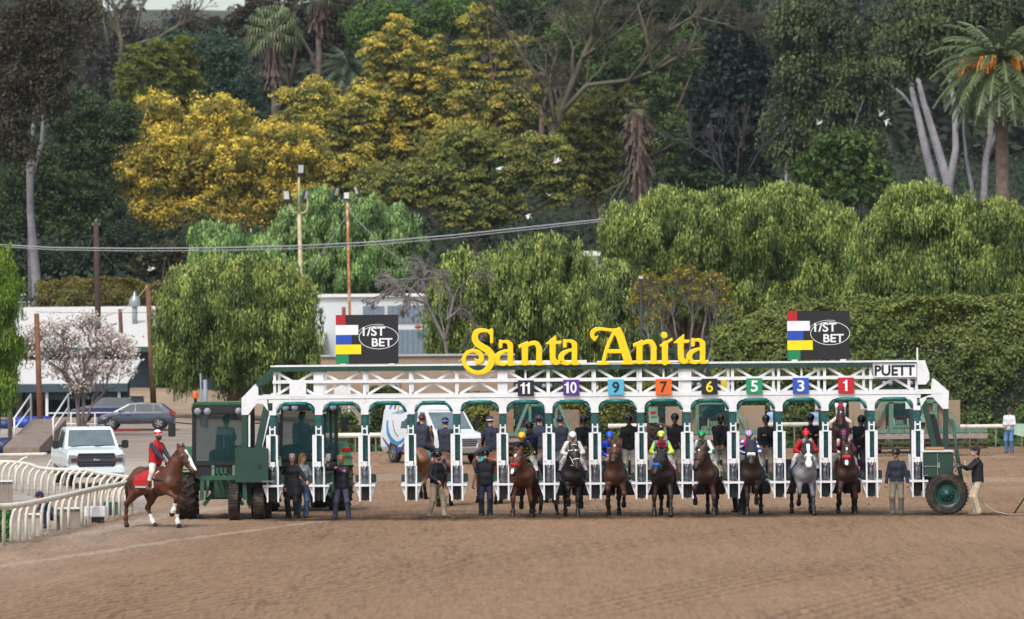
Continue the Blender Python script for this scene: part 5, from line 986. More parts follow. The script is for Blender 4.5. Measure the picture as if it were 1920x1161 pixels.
def raised(px, py, z): Y = (z-H0)*F/(-(px-CX)*_s+(HY-py)*_c); return W(px, py, Y)
rp = [(-90, 958), (-40, 953), (0, 949.5), (36, 947), (74, 940), (110, 932), (143, 925), (176, 917), (215, 910), (252, 903), (290, 897)]
RP = [raised(x, y, .92) for x, y in rp]
feet = [(-30, 1028), (-16, 1025), (-5, 1023.5), (7, 1021.6), (21.5, 1019), (36, 1017), (49, 1014), (63, 1010.6), (78, 1007), (91, 1003), (104, 999.5), (116, 996), (129, 992.7), (142, 989.5), (154, 986.5), (166, 983.5), (178, 980.5), (190, 977.5), (202, 974), (213, 971), (224, 968), (236, 965), (247, 962)]
def rail_at(Y):
    for a, b in zip(RP[:-1], RP[1:]):
        if a.y <= Y <= b.y: t = (Y-a.y)/(b.y-a.y); return a+(b-a)*t
    return RP[0] if Y < RP[0].y else RP[-1]
po = []
for f in feet:
    g = ground_pt(*f); t = rail_at(g.y); po.append((t.x, t.y, t.z, g.x-t.x-.0, g.y-t.y))
rail('white running rail with curved goose-neck posts in the left foreground', RP, po, r=.07)
r2 = [(-40, 866), (0, 866), (27, 867), (55, 871), (72, 877), (96, 880), (138, 881), (165, 882.6), (187, 888), (220, 892), (256, 898), (275, 901)]
R2 = [raised(x, y, .86) for x, y in r2]; po = []
for k in range(24):
    px = -30+k*12.2
    for (a, A), (b, B) in zip(zip(r2[:-1], R2[:-1]), zip(r2[1:], R2[1:])):
        if a[0] <= px <= b[0]:
            t = (px-a[0])/(b[0]-a[0]); p = A+(B-A)*t; po.append((p.x, p.y, p.z, -.24, -.05)); break
rail('second white goose-neck rail curving in front of the pickup truck', R2, po, r=.06)
r3 = [(-40, 856), (0, 854), (40, 853), (87, 852)]; R3 = [raised(x, y, .9) for x, y in r3]
rail('short straight white rail end behind the second rail, left of the pickup', R3, [(R3[0].x+.6+i*1.1, R3[0].y, R3[0].z-.02, -.4, -.1) for i in range(3)], r=.07)
def far_rail(label, x0, x1, y, Y, r=.07, posts=6, mat=RAILM):
    a = W(x0, y, Y); b = W(x1, y, Y); b.z = a.z; root = empty('rail', (a.x, Y, 0), 0, label, 'rail'); MB().tube([(0, 0, a.z), (b.x-a.x, 0, a.z)], r, 10).build('rail_tube', mat, root, smooth=True)
    for i in range(posts): x = (b.x-a.x)*(i+.5)/posts; MB().tube([(x, 0, a.z), (x, .25, a.z-.2), (x, .3, -.05)], .03, 6).build('post', mat, root, smooth=True)
far_rail('white rail on the far side seen through the empty stalls', 608, 800, 817, 192, r=.11, posts=5)
far_rail('white rail on the far side seen between the horses in the middle', 1140, 1560, 799, 194, r=.10, posts=9)
far_rail('white rail on the far side at the right edge by the hedge', 1795, 1990, 800, 193, r=.09, posts=4)
tp = W(1892, 806, 187); fr = empty('rail', (tp.x, tp.y, 0), 0, 'pale green ended rail beside the man with the phone', 'rail')
MB().prism([(0, tp.z-.14), (0.1, tp.z+.22), (3, tp.z+.3), (3, tp.z-.3), (.7, tp.z-.32)], (.6, .75)).build('rail_end', M('pale_green', '#9db8a4', rough=.5), fr); MB().box((1.5, .7, (tp.z-.3)/2), (.1, .1, tp.z-.3)).build('post', RAILM, fr)
# ------------------------------------------------------------------ buildings
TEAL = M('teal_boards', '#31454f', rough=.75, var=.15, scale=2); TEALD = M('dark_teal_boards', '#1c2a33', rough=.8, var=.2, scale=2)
ROOF = M('white_roof', '#c3c1bb', rough=.75, var=.06, scale=.8, dirt='#8d867a', dscale=.8, damt=.35); STUC = M('white_stucco', '#bfc4c6', rough=.85, var=.06, scale=.5, dirt='#8f8f88', dscale=1, damt=.3)
GLD = glass('dark_window', '#20282e', alpha=1.0, rough=.1); GREYW = M('grey_blue_wall', '#6a7a86', rough=.8, var=.1); WPAINT = M('white_trim', '#cfd0cf', rough=.6, var=.04)
def B(mb, x0, x1, y0, y1, z0, z1): return mb.box(((x0+x1)/2, (y0+y1)/2, (z0+z1)/2), (x1-x0, y1-y0, z1-z0))
def place(px, Y): x = W(px, 646, Y).x; return x, tz(x, Y)
x0, g0 = place(-60, 262); x1, _ = place(236, 262); Lw = x1-x0; hz0 = tz((x0+x1)/2, 262)
ho = empty('porch_building', ((x0+x1)/2, 262, hz0), 0, 'low dark teal building with a porch and pale roof behind the pickup truck', 'building'); hw = Lw/2
eav = W(130, 719, 262).z-hz0
mb = B(MB(), -hw+1, hw-.6, 1.6, 9, -.5, eav-.2)
for i in range(46): xx = -hw+1.1+i*(Lw-1.8)/46; B(mb, xx, xx+.05, 1.56, 1.6, 0, eav-.2)
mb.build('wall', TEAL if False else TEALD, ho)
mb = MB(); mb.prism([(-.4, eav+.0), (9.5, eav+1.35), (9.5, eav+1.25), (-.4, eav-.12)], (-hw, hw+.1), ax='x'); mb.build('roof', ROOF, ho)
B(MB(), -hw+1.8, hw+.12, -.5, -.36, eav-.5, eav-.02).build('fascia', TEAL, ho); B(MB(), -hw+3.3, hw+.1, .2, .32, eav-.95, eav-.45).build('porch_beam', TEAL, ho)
for px in (87.5, 223): xp = W(px, 646, 262).x-(x0+x1)/2; B(MB(), xp-.08, xp+.08, -.2, -.04, -1.0, eav-.45).build('porch_post', WPAINT, ho)
wx = W(122, 646, 262).x-(x0+x1)/2; wi = B(MB(), wx-.55, wx+.55, 1.50, 1.56, .9, 2.1).build('window', GLD, ho)
fm = MB()
for i in range(4): B(fm, wx-.55+i*.36, wx-.52+i*.36, 1.47, 1.5, .9, 2.1)
for i in range(4): B(fm, wx-.55, wx+.56, 1.46, 1.49, .88+i*.4, .91+i*.4)
fm.build('frame', M('brown_frame', '#4f4642', rough=.7), wi)
sx = W(167, 646, 262).x-(x0+x1)/2; B(MB(), sx-.3, sx+.3, 1.45, 1.5, 1.5, 1.95).build('notice_board', M('notice', '#a3a7a6', rough=.6), ho)
for px in (205, 232, 30, 50): xp = W(px, 646, 262).x-(x0+x1)/2; B(MB(), xp-.2, xp+.2, 1.42, 1.55, 0, 2.0).build('door' if px < 100 else 'cabinet', M('grey_door', '#3c4148' if px < 100 else '#57504c', rough=.7), ho)
def pipe_fence(label, x0p, x1p, Y, yt, yb, posts, mat=WPAINT, mids=1, name='handrail'):
    a = W(x0p, yt, Y); b = W(x1p, yt, Y); z0 = min(W(x0p, yb, Y).z, tz(a.x, Y)); root = empty(name, (a.x, Y, z0), 0, label, 'railing'); L = b.x-a.x; h = a.z-z0
    mb = MB().tube([(0, 0, h), (L, 0, h)], .04, 6); mb.tube([(0, 0, h*.45), (L, 0, h*.45)], .035, 6); mb.build('bars', mat, root, smooth=True)
    for i in range(posts): x = L*i/(posts-1); MB().cyl((x, 0, -.1), (x, 0, h), .04, 6).build('post', mat, root, smooth=True)
    return root
pipe_fence('white pipe railing in front of the porch', 88, 223, 252, 775, 812, 4)
# steps/ramp with white handrails
rY = gy(30, 852); a = W(10, 850, rY); rampb = empty('ramp', (a.x, rY, 0), 0, 'weathered plank ramp between white handrails at the left edge', 'ramp')
zt_ = 1.15; mb = MB(); mb.prism([(0, .05), (0, 0.3), (12, zt_+.2), (12, 0.0)], (-.1, 1.5), ax='x'); mb.build('planks', M('planks', '#7a6a5f', rough=.9, var=.25, scale=3), rampb)
for sx in (-.15, 1.6):
    mb = MB(); mb.tube([(sx, 5, .5), (sx, 5, 1.5), (sx, 12, zt_+1.35), (sx, 12, zt_+.1)], .045, 6); mb.tube([(sx, 5, 1.0), (sx, 12, zt_+.75)], .04, 6); mb.build('handrail', WPAINT, rampb, smooth=True)
v0 = W(55, 800, 225); v1 = W(112, 835, 225); cw = empty('concrete_wall', (v0.x, 225, 0), 0, 'grey concrete loading wall behind the left wooden pole', 'wall'); B(MB(), 0, v1.x-v0.x, 0, .3, -.1, v0.z).build('wall_block', M('concrete', '#6f6b66', rough=.9, var=.12, scale=2), cw)
def tarp(label, px0, px1, yt, yb, Y, col='#103f9c'):
    a = W(px0, yt, Y); b = W(px1, yb, Y); root = empty('tarp_pile', ((a.x+b.x)/2, Y, b.z), 0, label, 'tarp'); w_, h = b.x-a.x, a.z-b.z
    pr = [C((-w_*.42+w_*.84*i/5, 0, h*.3), h*.42*(.7+.5*((i*37) % 5)/5), (-w_*.42+w_*.84*(i+1)/5 if i < 5 else w_*.42, .1, h*.45), h*.36) for i in range(6)]
    soft('cover', pr, M('tarp_'+col, col, rough=.45, var=.25, scale=3, bump=.8, bscale=5), root, .06, .15)
tarp('rumpled blue tarpaulin by the porch steps, near the white handrail', 20, 92, 777, 800, 240); tarp('darker blue tarpaulin at the left edge', -30, 24, 783, 802, 236, '#0e2f70'); tarp('dark blue skip cover below the ramp at the left edge', -30, 18, 816, 848, 200, '#131f45')
# big roofed barn behind
xa_, xb_ = W(-60, 0, 300).x, W(600, 0, 300).x; gb_ = tz((xa_+xb_)/2, 300); ez = W(300, 650, 300).z-gb_; rz_ = W(300, 574, 318).z-gb_
ba = empty('barn', ((xa_+xb_)/2, 300, gb_), 0, 'long barn with a big plain white roof behind the porch building', 'building'); hw = (xb_-xa_)/2
mb = MB(); mb.prism([(0, ez), (18, rz_), (18, rz_-.2), (0, ez-.2)], (-hw, hw), ax='x'); mb.build('roof', ROOF, ba); B(MB(), -hw+.5, hw-.5, 2.0, 17, -1.2, ez-.1).build('wall', TEAL, ba)
B(MB(), -hw, hw, -.08, 0, ez-.35, ez).build('fascia', M('teal_green', '#1f4442', rough=.7), ba)
dx_ = W(290, 0, 300).x-(xa_+xb_)/2; B(MB(), dx_-.6, dx_+2.6, 1.8, 2.0, -.8, ez-.7).build('dark_opening', M('shadow_interior', '#0d1016', rough=1), ba)
vt = MB().cyl((W(248, 0, 310).x-(xa_+xb_)/2, 10, rz_-1.4), (W(248, 0, 310).x-(xa_+xb_)/2, 10, rz_+.35), .18, 10); vt.lathe([(.34, 0), (.4, .3), (.34, .55), (.12, .8), (.02, 1.1)], (W(248, 0, 310).x-(xa_+xb_)/2, 10, rz_-.1), 'z', 12); vt.build('roof_vent', M('vent_grey', '#8d949b', rough=.4, metal=.4), ba, smooth=True)
tr_ = W(270, 740, 268); 
tp_ = empty('waste_bin', (W(251, 0, 262).x, 262, tz(W(251, 0, 262).x, 262)), 0, 'dark wheeled bin beside the teal building corner', 'bin'); B(MB(), -.38, .38, -.3, .3, .1, 1.1).build('bin_body', M('bin', '#2b2c33', rough=.6), tp_, bevel=.04); B(MB(), -.4, .4, -.33, .33, 1.1, 1.18).build('lid', M('bin', '#2b2c33'), tp_)
# white building in the middle with window band
xa_, xb_ = W(560, 0, 306).x, W(812, 0, 306).x; gb_ = tz((xa_+xb_)/2, 306); T = W(690, 557, 306).z-gb_; wb_ = empty('white_building', ((xa_+xb_)/2, 306, gb_), 0, 'white flat roofed building with a window band behind the left betting board', 'building'); hw = (xb_-xa_)/2
B(MB(), -hw, hw, 0, 12, -1, T).build('wall', STUC, wb_); B(MB(), -hw-.1, hw+.1, -.25, 12.2, T, T+.22).build('roof_edge', WPAINT, wb_)
for (p0, p1, y0, y1, nm, mt) in ((681, 720, 574, 604, 'window', GREYW), (727, 804, 573, 606, 'window', GREYW), (745, 806, 618, 668, 'lower_wall', GREYW)):
    a = W(p0, y1, 305.9); b = W(p1, y0, 305.9); o = B(MB(), a.x-(xa_+xb_)/2, b.x-(xa_+xb_)/2, -.1, -.02, a.z-gb_, b.z-gb_).build(nm, mt, wb_)
    f = MB()
    for i in range(int((b.x-a.x)/.35)): B(f, a.x-(xa_+xb_)/2+i*.35, a.x-(xa_+xb_)/2+i*.35+.03, -.13, -.1, a.z-gb_, b.z-gb_)
    f.build('slats', M('slat_grey', '#55636d', rough=.7), o)
fb = W(783, 613, 305); sb_ = MB().sphere((fb.x-(xa_+xb_)/2, -.6, fb.z-gb_), .18, 8, (1.2, 1, .8)).build('red_lamp_cover', M('faded_red', '#9c4a3c', rough=.6), wb_, smooth=True)
# tan retaining wall behind the empty stalls
xa_, xb_ = W(596, 0, 214).x, W(960, 0, 214).x; tw_ = empty('retaining_wall', ((xa_+xb_)/2, 214, 0), 0, 'tan rendered retaining wall behind the hedge and the empty stalls', 'wall'); hw = (xb_-xa_)/2
B(MB(), -hw, hw, 0, .5, -.1, W(780, 668, 214).z).build('wall_face', M('tan_wall', '#8f7c6a', rough=.95, var=.14, scale=.8, dirt='#6d5f52', dscale=.7, damt=.5), tw_); B(MB(), -hw, hw, -.12, .6, W(780, 668, 214).z, W(780, 664, 214).z).build('coping', M('pale_coping', '#9aa09c', rough=.8), tw_)
a = W(720, 737, 213.8); B(MB(), a.x-(xa_+xb_)/2, a.x-(xa_+xb_)/2+.75, -.14, -.02, a.z, a.z+.55).build('vent_panel', M('grey_panel', '#72787a', rough=.6), tw_)
a = W(626, 722, 208); us = empty('utility_box', (a.x+.4, 208, 0), 0, 'white box on legs against the tan wall behind the second stall', 'box'); B(MB(), -.38, .38, -.2, .2, a.z-.7, a.z).build('cabinet', WPAINT, us); mb = MB(); B(mb, -.33, -.27, -.03, .03, 0, a.z-.7); B(mb, .27, .33, -.03, .03, 0, a.z-.7); mb.build('legs', WPAINT, us)
pf = pipe_fence('grey pipe frame on the tan wall above the low hedge', 612, 686, 206, 767, 812, 4, mat=M('pipe_grey', '#7a828a', rough=.5, metal=.5), name='pipe_frame')
tree('shrub', 'bushy green shrub in front of the tan wall, seen through the second stall', 'shrub', [(630, 785, 22, 18), (650, 790, 20, 14), (618, 775, 12, 14)], 203, ['#3a5226', '#4a6630', '#2c3f1e'], r0=.04, elem=5, cov=6, clr=9, top='#7f9a44')
gz_ = W(1106, 474, 322); ga = empty('cupola', (gz_.x, 322, tz(gz_.x, 322)), 0, 'white capped structure glimpsed in the gap between two pepper trees', 'structure'); H_ = gz_.z-tz(gz_.x, 322)
B(MB(), -.55, -.3, -.2, .2, 0, H_-.2).build('post', WPAINT, ga); B(MB(), .3, .55, -.2, .2, 0, H_-.2).build('post', WPAINT, ga); B(MB(), -.75, .75, -.7, .7, H_-.25, H_+.1).build('cap', WPAINT, ga)
# ------------------------------------------------------------------ poles and wires
WOOD = M('pole_wood', '#6b4a36', rough=.9, var=.3, scale=4); DWOOD = M('dark_pole_wood', '#3d2e2a', rough=.9, var=.3, scale=4); GWOOD = M('grey_pole_wood', '#6c625c', rough=.9, var=.25, scale=4); RUST = M('rust_pole', '#a4663c', rough=.8, var=.25, scale=3, dirt='#c9b298', dscale=3, damt=.6)
def pole(name, label, xt, yt, xb, Y, r, mat, cat='pole'):
    t = W(xt, yt, Y); b = W(xb, 646, Y); g = tz(b.x, Y); root = empty(name, (b.x, Y, g), 0, label, cat); MB().tube([(0, 0, -.4), (t.x-b.x, 0, t.z-g)], [r*1.1, r*.85], 10).build('shaft', mat, root, smooth=True); return root, Vector((t.x-b.x, 0, t.z-g))
p, t = pole('utility_pole', 'dark wooden utility pole standing left of the pepper tree, the tallest of the wooden ones', 180, 417, 186, 292, .20, DWOOD); MB().box((t.x, t.y, t.z-.1), (.55, .1, .12)).build('crossarm', GWOOD, p); MB().sphere((t.x, 0, t.z+.08), .12, 5).build('insulator', GWOOD, p)
pole('utility_pole', 'brown wooden pole in front of the porch, left of the blossom tree', 68.5, 588, 76, 215, .14, WOOD); pole('utility_pole', 'brown wooden pole between the barn and the grey hatchback', 277, 532, 288, 268, .17, WOOD); pole('utility_pole', 'short brown pole right of the blossom tree', 225, 580, 234, 270, .14, M('red_pole_wood', '#5b382c', rough=.9, var=.3)); pole('utility_pole', 'grey weathered pole at the far left of the porch', 14, 635, 18, 235, .11, GWOOD)
p, t = pole('lamp_post', 'thin black lamp post rising behind the second word of the lettering', 1201.5, 522, 1204, 206, .06, M('black_pole', '#17161a', rough=.5), 'lamp post'); MB().box((t.x, 0, t.z+.04), (.2, .2, .14)).build('lamp_head', M('grey_lamp', '#a8abb0', rough=.4), p)
pole('utility_pole', 'short grey metal post beside the pepper tree trunk', 384.5, 712, 385, 250, .13, M('grey_post', '#7c8790', rough=.5)); pole('utility_pole', 'thin grey pipe left of the short grey post', 376, 700, 376.5, 252, .05, M('grey_post', '#7c8790')); pole('utility_pole', 'short rusty stub pole beside the left betting board top', 644.5, 576, 645, 300, .15, M('dark_rust', '#6f4030', rough=.9))
FLM = M('flood_housing', '#2a2c33', rough=.5); FLG = M('flood_lens', '#c9ccc8', rough=.3, var=.2, scale=14)
def flood(root, c, tilt, rzz, s=1.0):
    rot = Matrix.Rotation(rzz, 3, 'Z') @ Matrix.Rotation(tilt, 3, 'X'); h = MB().box(c, (.42*s, .16*s, .78*s), rot); o = h.build('floodlight', FLM, root, bevel=.02); MB().box(Vector(c)+rot @ Vector((0, -.1*s, .12*s)), (.34*s, .03, .5*s), rot).build('lens', FLG, o)
p, t = pole('floodlight_pole', 'cream floodlight pole with three lamps and curved arms', 561, 402, 568, 290, .14, M('cream_pole', '#b5a684', rough=.7, var=.2, dirt='#5e6470', dscale=1, damt=.5), 'floodlight'); m = 290/F
mb = MB(); mb.tube([t+Vector((0, 0, 0)), t+Vector((0, 0, 80*m))], [.09, .06], 8); mb.tube([t+Vector((0, 0, 2*m)), t+Vector((-12*m, 0, 4*m)), t+Vector((-17*m, 0, 12*m)), t+Vector((-18*m, 0, 26*m))], .06, 6); mb.tube([t+Vector((0, 0, 2*m)), t+Vector((12*m, 0, 4*m)), t+Vector((16*m, 0, 12*m)), t+Vector((15*m, 0, 26*m))], .06, 6)
for k in range(7): mb.tube([(t.x*.6-.3, 0, t.z*(.35+.09*k)), (t.x*.6+.3, 0, t.z*(.35+.09*k))], .018, 4)
mb.build('arm', M('cream_pole', '#b5a684'), p, smooth=True)
flood(p, t+Vector((3*m, -.1, 82*m)), .25, .3, 1.0); flood(p, t+Vector((-22*m, -.1, 33*m)), .25, -.35, 1.05); flood(p, t+Vector((11*m, -.1, 33*m)), .2, 1.2, 1.05)
p, t = pole('floodlight_pole', 'thin rusty floodlight pole with a square lamp on top', 651, 380, 659, 286, .09, RUST, 'floodlight'); m = 286/F; MB().box(t+Vector((-1*m, 0, 12*m)), (.38, .2, .5)).build('floodlight', FLM, p, bevel=.02); MB().box(t+Vector((-1*m, -.12, 13*m)), (.32, .05, .38)).build('lens', FLG, p)
flood(p, t+Vector((-22*m, 0, 18*m)), .3, 1.1, .9); flood(p, t+Vector((20*m, 0, 20*m)), .3, -1.1, .9); mb = MB(); mb.tube([t+Vector((-20*m, 0, 6*m)), t+Vector((-10*m, 0, 0)), t, t+Vector((10*m, 0, 0)), t+Vector((18*m, 0, 8*m))], .04, 5); mb.build('arms', FLM, p)
WIRE = M('wire', '#8d9096', rough=.6, var=0); WIRED = M('dark_wire', '#3b4048', rough=.6, var=0)
def wire(label, pts, Y, r, mat=WIRE, name='power_line'):
    P = [W(x, y, Y) for x, y in pts]; o = P[0].copy(); ob = MB().tube([q-o for q in P], r, 5).build(name, mat, None, smooth=True); ob.location = o; tag(ob, label, 'cable')
main = [(-60, 456), (0, 459), (100, 464.5), (250, 466), (400, 465), (560, 461), (700, 454), (850, 441), (1000, 425), (1100, 414.5), (1160, 407.5), (1260, 393)]
wire('thick overhead cable, upper of the pair crossing the whole hillside', main, 284, .045); wire('thinner overhead cable hanging just below the thick one', [(x, y+3.5+2.0*math.sin(max(0, min(1, x/1200))*3.14)) for x, y in main], 284.5, .03)
wire('guy wire sloping left from the dark utility pole', [(179, 432), (155, 490), (118, 540)], 292, .02, WIRED, 'guy_wire'); wire('guy wire sloping right from the dark utility pole', [(184, 465), (235, 522)], 292, .018, WIRED, 'guy_wire')
wire('guy wire from the rusty floodlight pole down to the left', [(650, 405), (600, 480), (570, 525)], 286, .02, WIRE, 'guy_wire'); wire('guy wire from the rusty floodlight pole down to the right', [(654, 395), (720, 465), (795, 520)], 286, .02, WIRE, 'guy_wire')
wire('sagging service cable from the left edge up to the brown pole', [(-20, 637), (20, 634), (45, 622), (66, 605), (150, 605), (225, 585), (255, 562), (277, 536)], 245, .02, M('cream_wire', '#a9a69c', var=0), 'service_cable'); wire('thin cable along the barn roof', [(66, 585), (180, 587), (275, 586)], 262, .014, WIRED, 'service_cable')
# ------------------------------------------------------------------ vehicles
def patch(mb, A, B_, C_, D, u0, u1, v0, v1, off=.008, th=.01):
    A, B_, C_, D = map(Vector, (A, B_, C_, D)); n = (B_-A).cross(D-A).normalized()
    def s(u, v): return (A*(1-u)+B_*u)*(1-v)+(D*(1-u)+C_*u)*v+n*off
    q = [s(u0, v0), s(u1, v0), s(u1, v1), s(u0, v1)]; return mb.add(q+[p-n*th for p in q], [(0, 1, 2, 3), (7, 6, 5, 4), (0, 4, 5, 1), (1, 5, 6, 2), (2, 6, 7, 3), (3, 7, 4, 0)])
def loftb(secs, name, mat, parent, bevel=.03):      # secs: (y, [(x, z) half profile from bottom to top])
    mb = MB(); k = len(secs[0][1]); vs = []; n = 2*k
    for y, pr in secs: vs += [(x, y, z) for x, z in pr]+[(-x, y, z) for x, z in reversed(pr)]
    fs = [tuple(range(n)), tuple((len(secs)-1)*n+i for i in range(n-1, -1, -1))]+[(j*n+i, (j+1)*n+i, (j+1)*n+(i+1) % n, j*n+(i+1) % n) for j in range(len(secs)-1) for i in range(n)]
    mb.add(vs, fs); o = mb.build(name, mat, parent, bevel=bevel); return o
def carwheel(parent, c, r, wd, rimc='#9a9da2', spokes=5, tyre=RUBBER, muddy=False):
    w_ = MB(); h = wd/2; w_.lathe([(r*.64, -h*.8), (r*.9, -h), (r, -h*.6), (r, h*.6), (r*.9, h), (r*.64, h*.8), (r*.64, -h*.8)], c, 'x', 28); t = w_.build('wheel', tyre, parent, smooth=True)
    rm = MB(); s = 1 if c[0] > 0 else -1; rm.lathe([(r*.64, 0), (.001, 0)], (c[0]+s*h*.25, c[1], c[2]), 'x', 24)
    for k in range(spokes): a = 2*math.pi*k/spokes; rm.bar((c[0]+s*h*.8, c[1]+math.cos(a)*r*.1, c[2]+math.sin(a)*r*.1), (c[0]+s*h*.7, c[1]+math.cos(a)*r*.62, c[2]+math.sin(a)*r*.62), r*.2, .03, up=(1, 0, 0))
    rm.lathe([(r*.66, -.02), (r*.66, .02), (r*.58, .02), (r*.58, -.02)], (c[0]+s*h*.85, c[1], c[2]), 'x', 24); rm.lathe([(r*.14, -.02), (r*.14, .03), (.001, .04)], (c[0]+s*h*.85, c[1], c[2]), 'x', 12)
    rm.build('rim', M('rim_'+rimc, rimc, rough=.3, metal=.6), t)
def mirror_(parent, c, mat, s=1.0):
    MB().box(c, (.2*s, .12*s, .24*s)).build('mirror', mat, parent, bevel=.03)
BLK = M('black_plastic', '#15171b', rough=.5, var=.1); CHR = M('chrome', '#b9bcc0', rough=.2, metal=.9, var=0); WGL = glass('windscreen', '#39454a', alpha=1, rough=.04); LENS = M('lamp_lens', '#7f858c', rough=.15, var=.2, scale=20); RED = M('red_lens', '#a01218', rough=.25, var=.1); AMB = M('amber_lens', '#c75a12', rough=.3, var=.05)
# white pickup
gp_ = ground_pt(158, 914); pu = empty('pickup_truck', (gp_.x-.2, 152.8, 0), R(180+11), 'white pickup truck facing the camera behind the curved rails', 'truck'); CW = M('car_white', '#ccd6da', rough=.25, var=.03, spec=.6)
low = lambda w_, zt, zb=.52: [(w_*.86, zb), (w_*.98, zb+.14), (w_, .95), (w_*.985, zt-.14), (w_*.90, zt)]
loftb([(2.92, low(.92, 1.12, .56)), (2.75, low(.98, 1.22)), (1.3, low(1.0, 1.30)), (1.2, low(1.0, 1.30)), (-.8, low(1.0, 1.32)), (-2.9, low(1.0, 1.32))], 'body', CW, pu)
cb = [(1.35, [(.93, 1.25), (.90, 1.30)]), (.62, [(.95, 1.25), (.77, 1.92)]), (.2, [(.95, 1.25), (.77, 1.97)]), (-1.15, [(.95, 1.25), (.77, 1.95)]), (-1.45, [(.94, 1.25), (.80, 1.4)])]
cabo = loftb(cb, 'cab', CW, pu)
mb = MB(); patch(mb, (.90, 1.35, 1.30), (-.90, 1.35, 1.30), (-.77, .62, 1.92), (.77, .62, 1.92), .05, .95, .04, .90, .012); mb.build('windscreen', M('windscreen_pale', '#5d6a6e', rough=.05, var=.25, scale=1.5, spec=.8), cabo)
for s in (-1, 1):
    mb = MB(); A = [(.945*s, 1.0, 1.30), (.945*s, -1.05, 1.30), (.775*s, -1.0, 1.90), (.775*s, .52, 1.88)]
    if s > 0: A = [A[1], A[0], A[3], A[2]]
    patch(mb, *A, .08, .47, .06, .92, .012); patch(mb, *A, .53, .92, .06, .92, .012); mb.build('side_window', WGL, cabo)
    mirror_(pu, (1.17*s, .95, 1.38), BLK, 1.15); MB().bar((.95*s, .98, 1.32), (1.15*s, .95, 1.32), .07, .07).build('mirror_arm', BLK, pu)
    hl_ = MB().prism([(.62*s, .80), (.62*s, 1.04), (.92*s, 1.08), (.96*s, .80)], (2.70, 2.965)).build('headlight', LENS, pu); MB().box((.68*s, 2.945, .90), (.05, .06, .2)).build('turn_lamp', AMB, hl_)
    MB().box((.80*s, 2.93, .50), (.24, .06, .12)).build('fog_lamp', BLK, pu, bevel=.01)
    for y in (1.95, -1.75): carwheel(pu, (.84*s, y, .40), .40, .27)
mb = MB().prism([(-.60, .64), (-.68, .90), (-.60, 1.12), (.60, 1.12), (.68, .90), (.60, .64)], (2.86, 2.97)); gr = mb.build('grille', BLK, pu, bevel=.015)
mb = MB()
for z in (.77, .89, 1.01): mb.box((0, 2.97, z), (1.16, .03, .035))
mb.box((0, 2.975, .90), (1.72, .03, .12)); mb.build('grille_bar', M('grille_grey', '#33373d', rough=.4), gr)
mb = MB().lathe([(.001, .03), (.055, .03), (.06, 0)], (0, 2.985, .90), 'y', 20); 
for v in mb.v: v.x *= 2.4
em = mb.build('oval_badge', M('badge_blue', '#263a66', rough=.3), gr, smooth=True); et = put_text('Ford', (0, 3.02, .90), .055, .17, PW, em, 'badge_lettering', .0, .002, rz=R(180))
mb = MB(); mb.box((0, 2.90, .56), (1.9, .22, .26)); mb.build('bumper', CW, pu, bevel=.04); MB().box((0, 2.93, .38), (1.5, .12, .12)).build('air_dam', BLK, pu); MB().box((0, 0, .50), (1.6, 5.2, .25)).build('chassis', BLK, pu)
mb = MB(); mb.bar((.7, 1.36, 1.33), (.05, 1.28, 1.36), .025, .02); mb.bar((-.1, 1.36, 1.33), (-.7, 1.28, 1.36), .025, .02); mb.build('wiper', BLK, cabo)
MB().box((0, 0.1, 2.0), (.05, .1, .07)).build('roof_aerial', BLK, cabo)
# grey hatchback
gp_ = ground_pt(250, 806); hx = W(253, 646, 247).x; ha = empty('hatchback', (hx, 247.5, tz(hx, 247.5)), R(90), 'grey hatchback parked side on under the porch, nose hidden by the railing', 'car'); CG = M('car_grey', '#454b5c', rough=.25, var=.04, spec=.6)
hl2 = lambda w_, zt, zb=.30: [(w_*.86, zb), (w_*.98, zb+.12), (w_, .62), (w_*.97, zt-.12), (w_*.88, zt)]
loftb([(2.1, hl2(.72, .62, .28)), (1.9, hl2(.84, .78)), (1.2, hl2(.90, .95)), (.8, hl2(.90, .98)), (-1.5, hl2(.90, 1.0)), (-2.0, hl2(.86, .96)), (-2.12, hl2(.76, .80, .38))], 'body', CG, ha, bevel=.05)
hc_ = loftb([(1.25, [(.80, .92), (.74, .96)]), (.35, [(.84, .92), (.62, 1.42)]), (-.4, [(.84, .92), (.62, 1.47)]), (-1.45, [(.84, .92), (.60, 1.40)]), (-1.98, [(.80, .92), (.70, .98)])], 'cabin', CG, ha, bevel=.03)
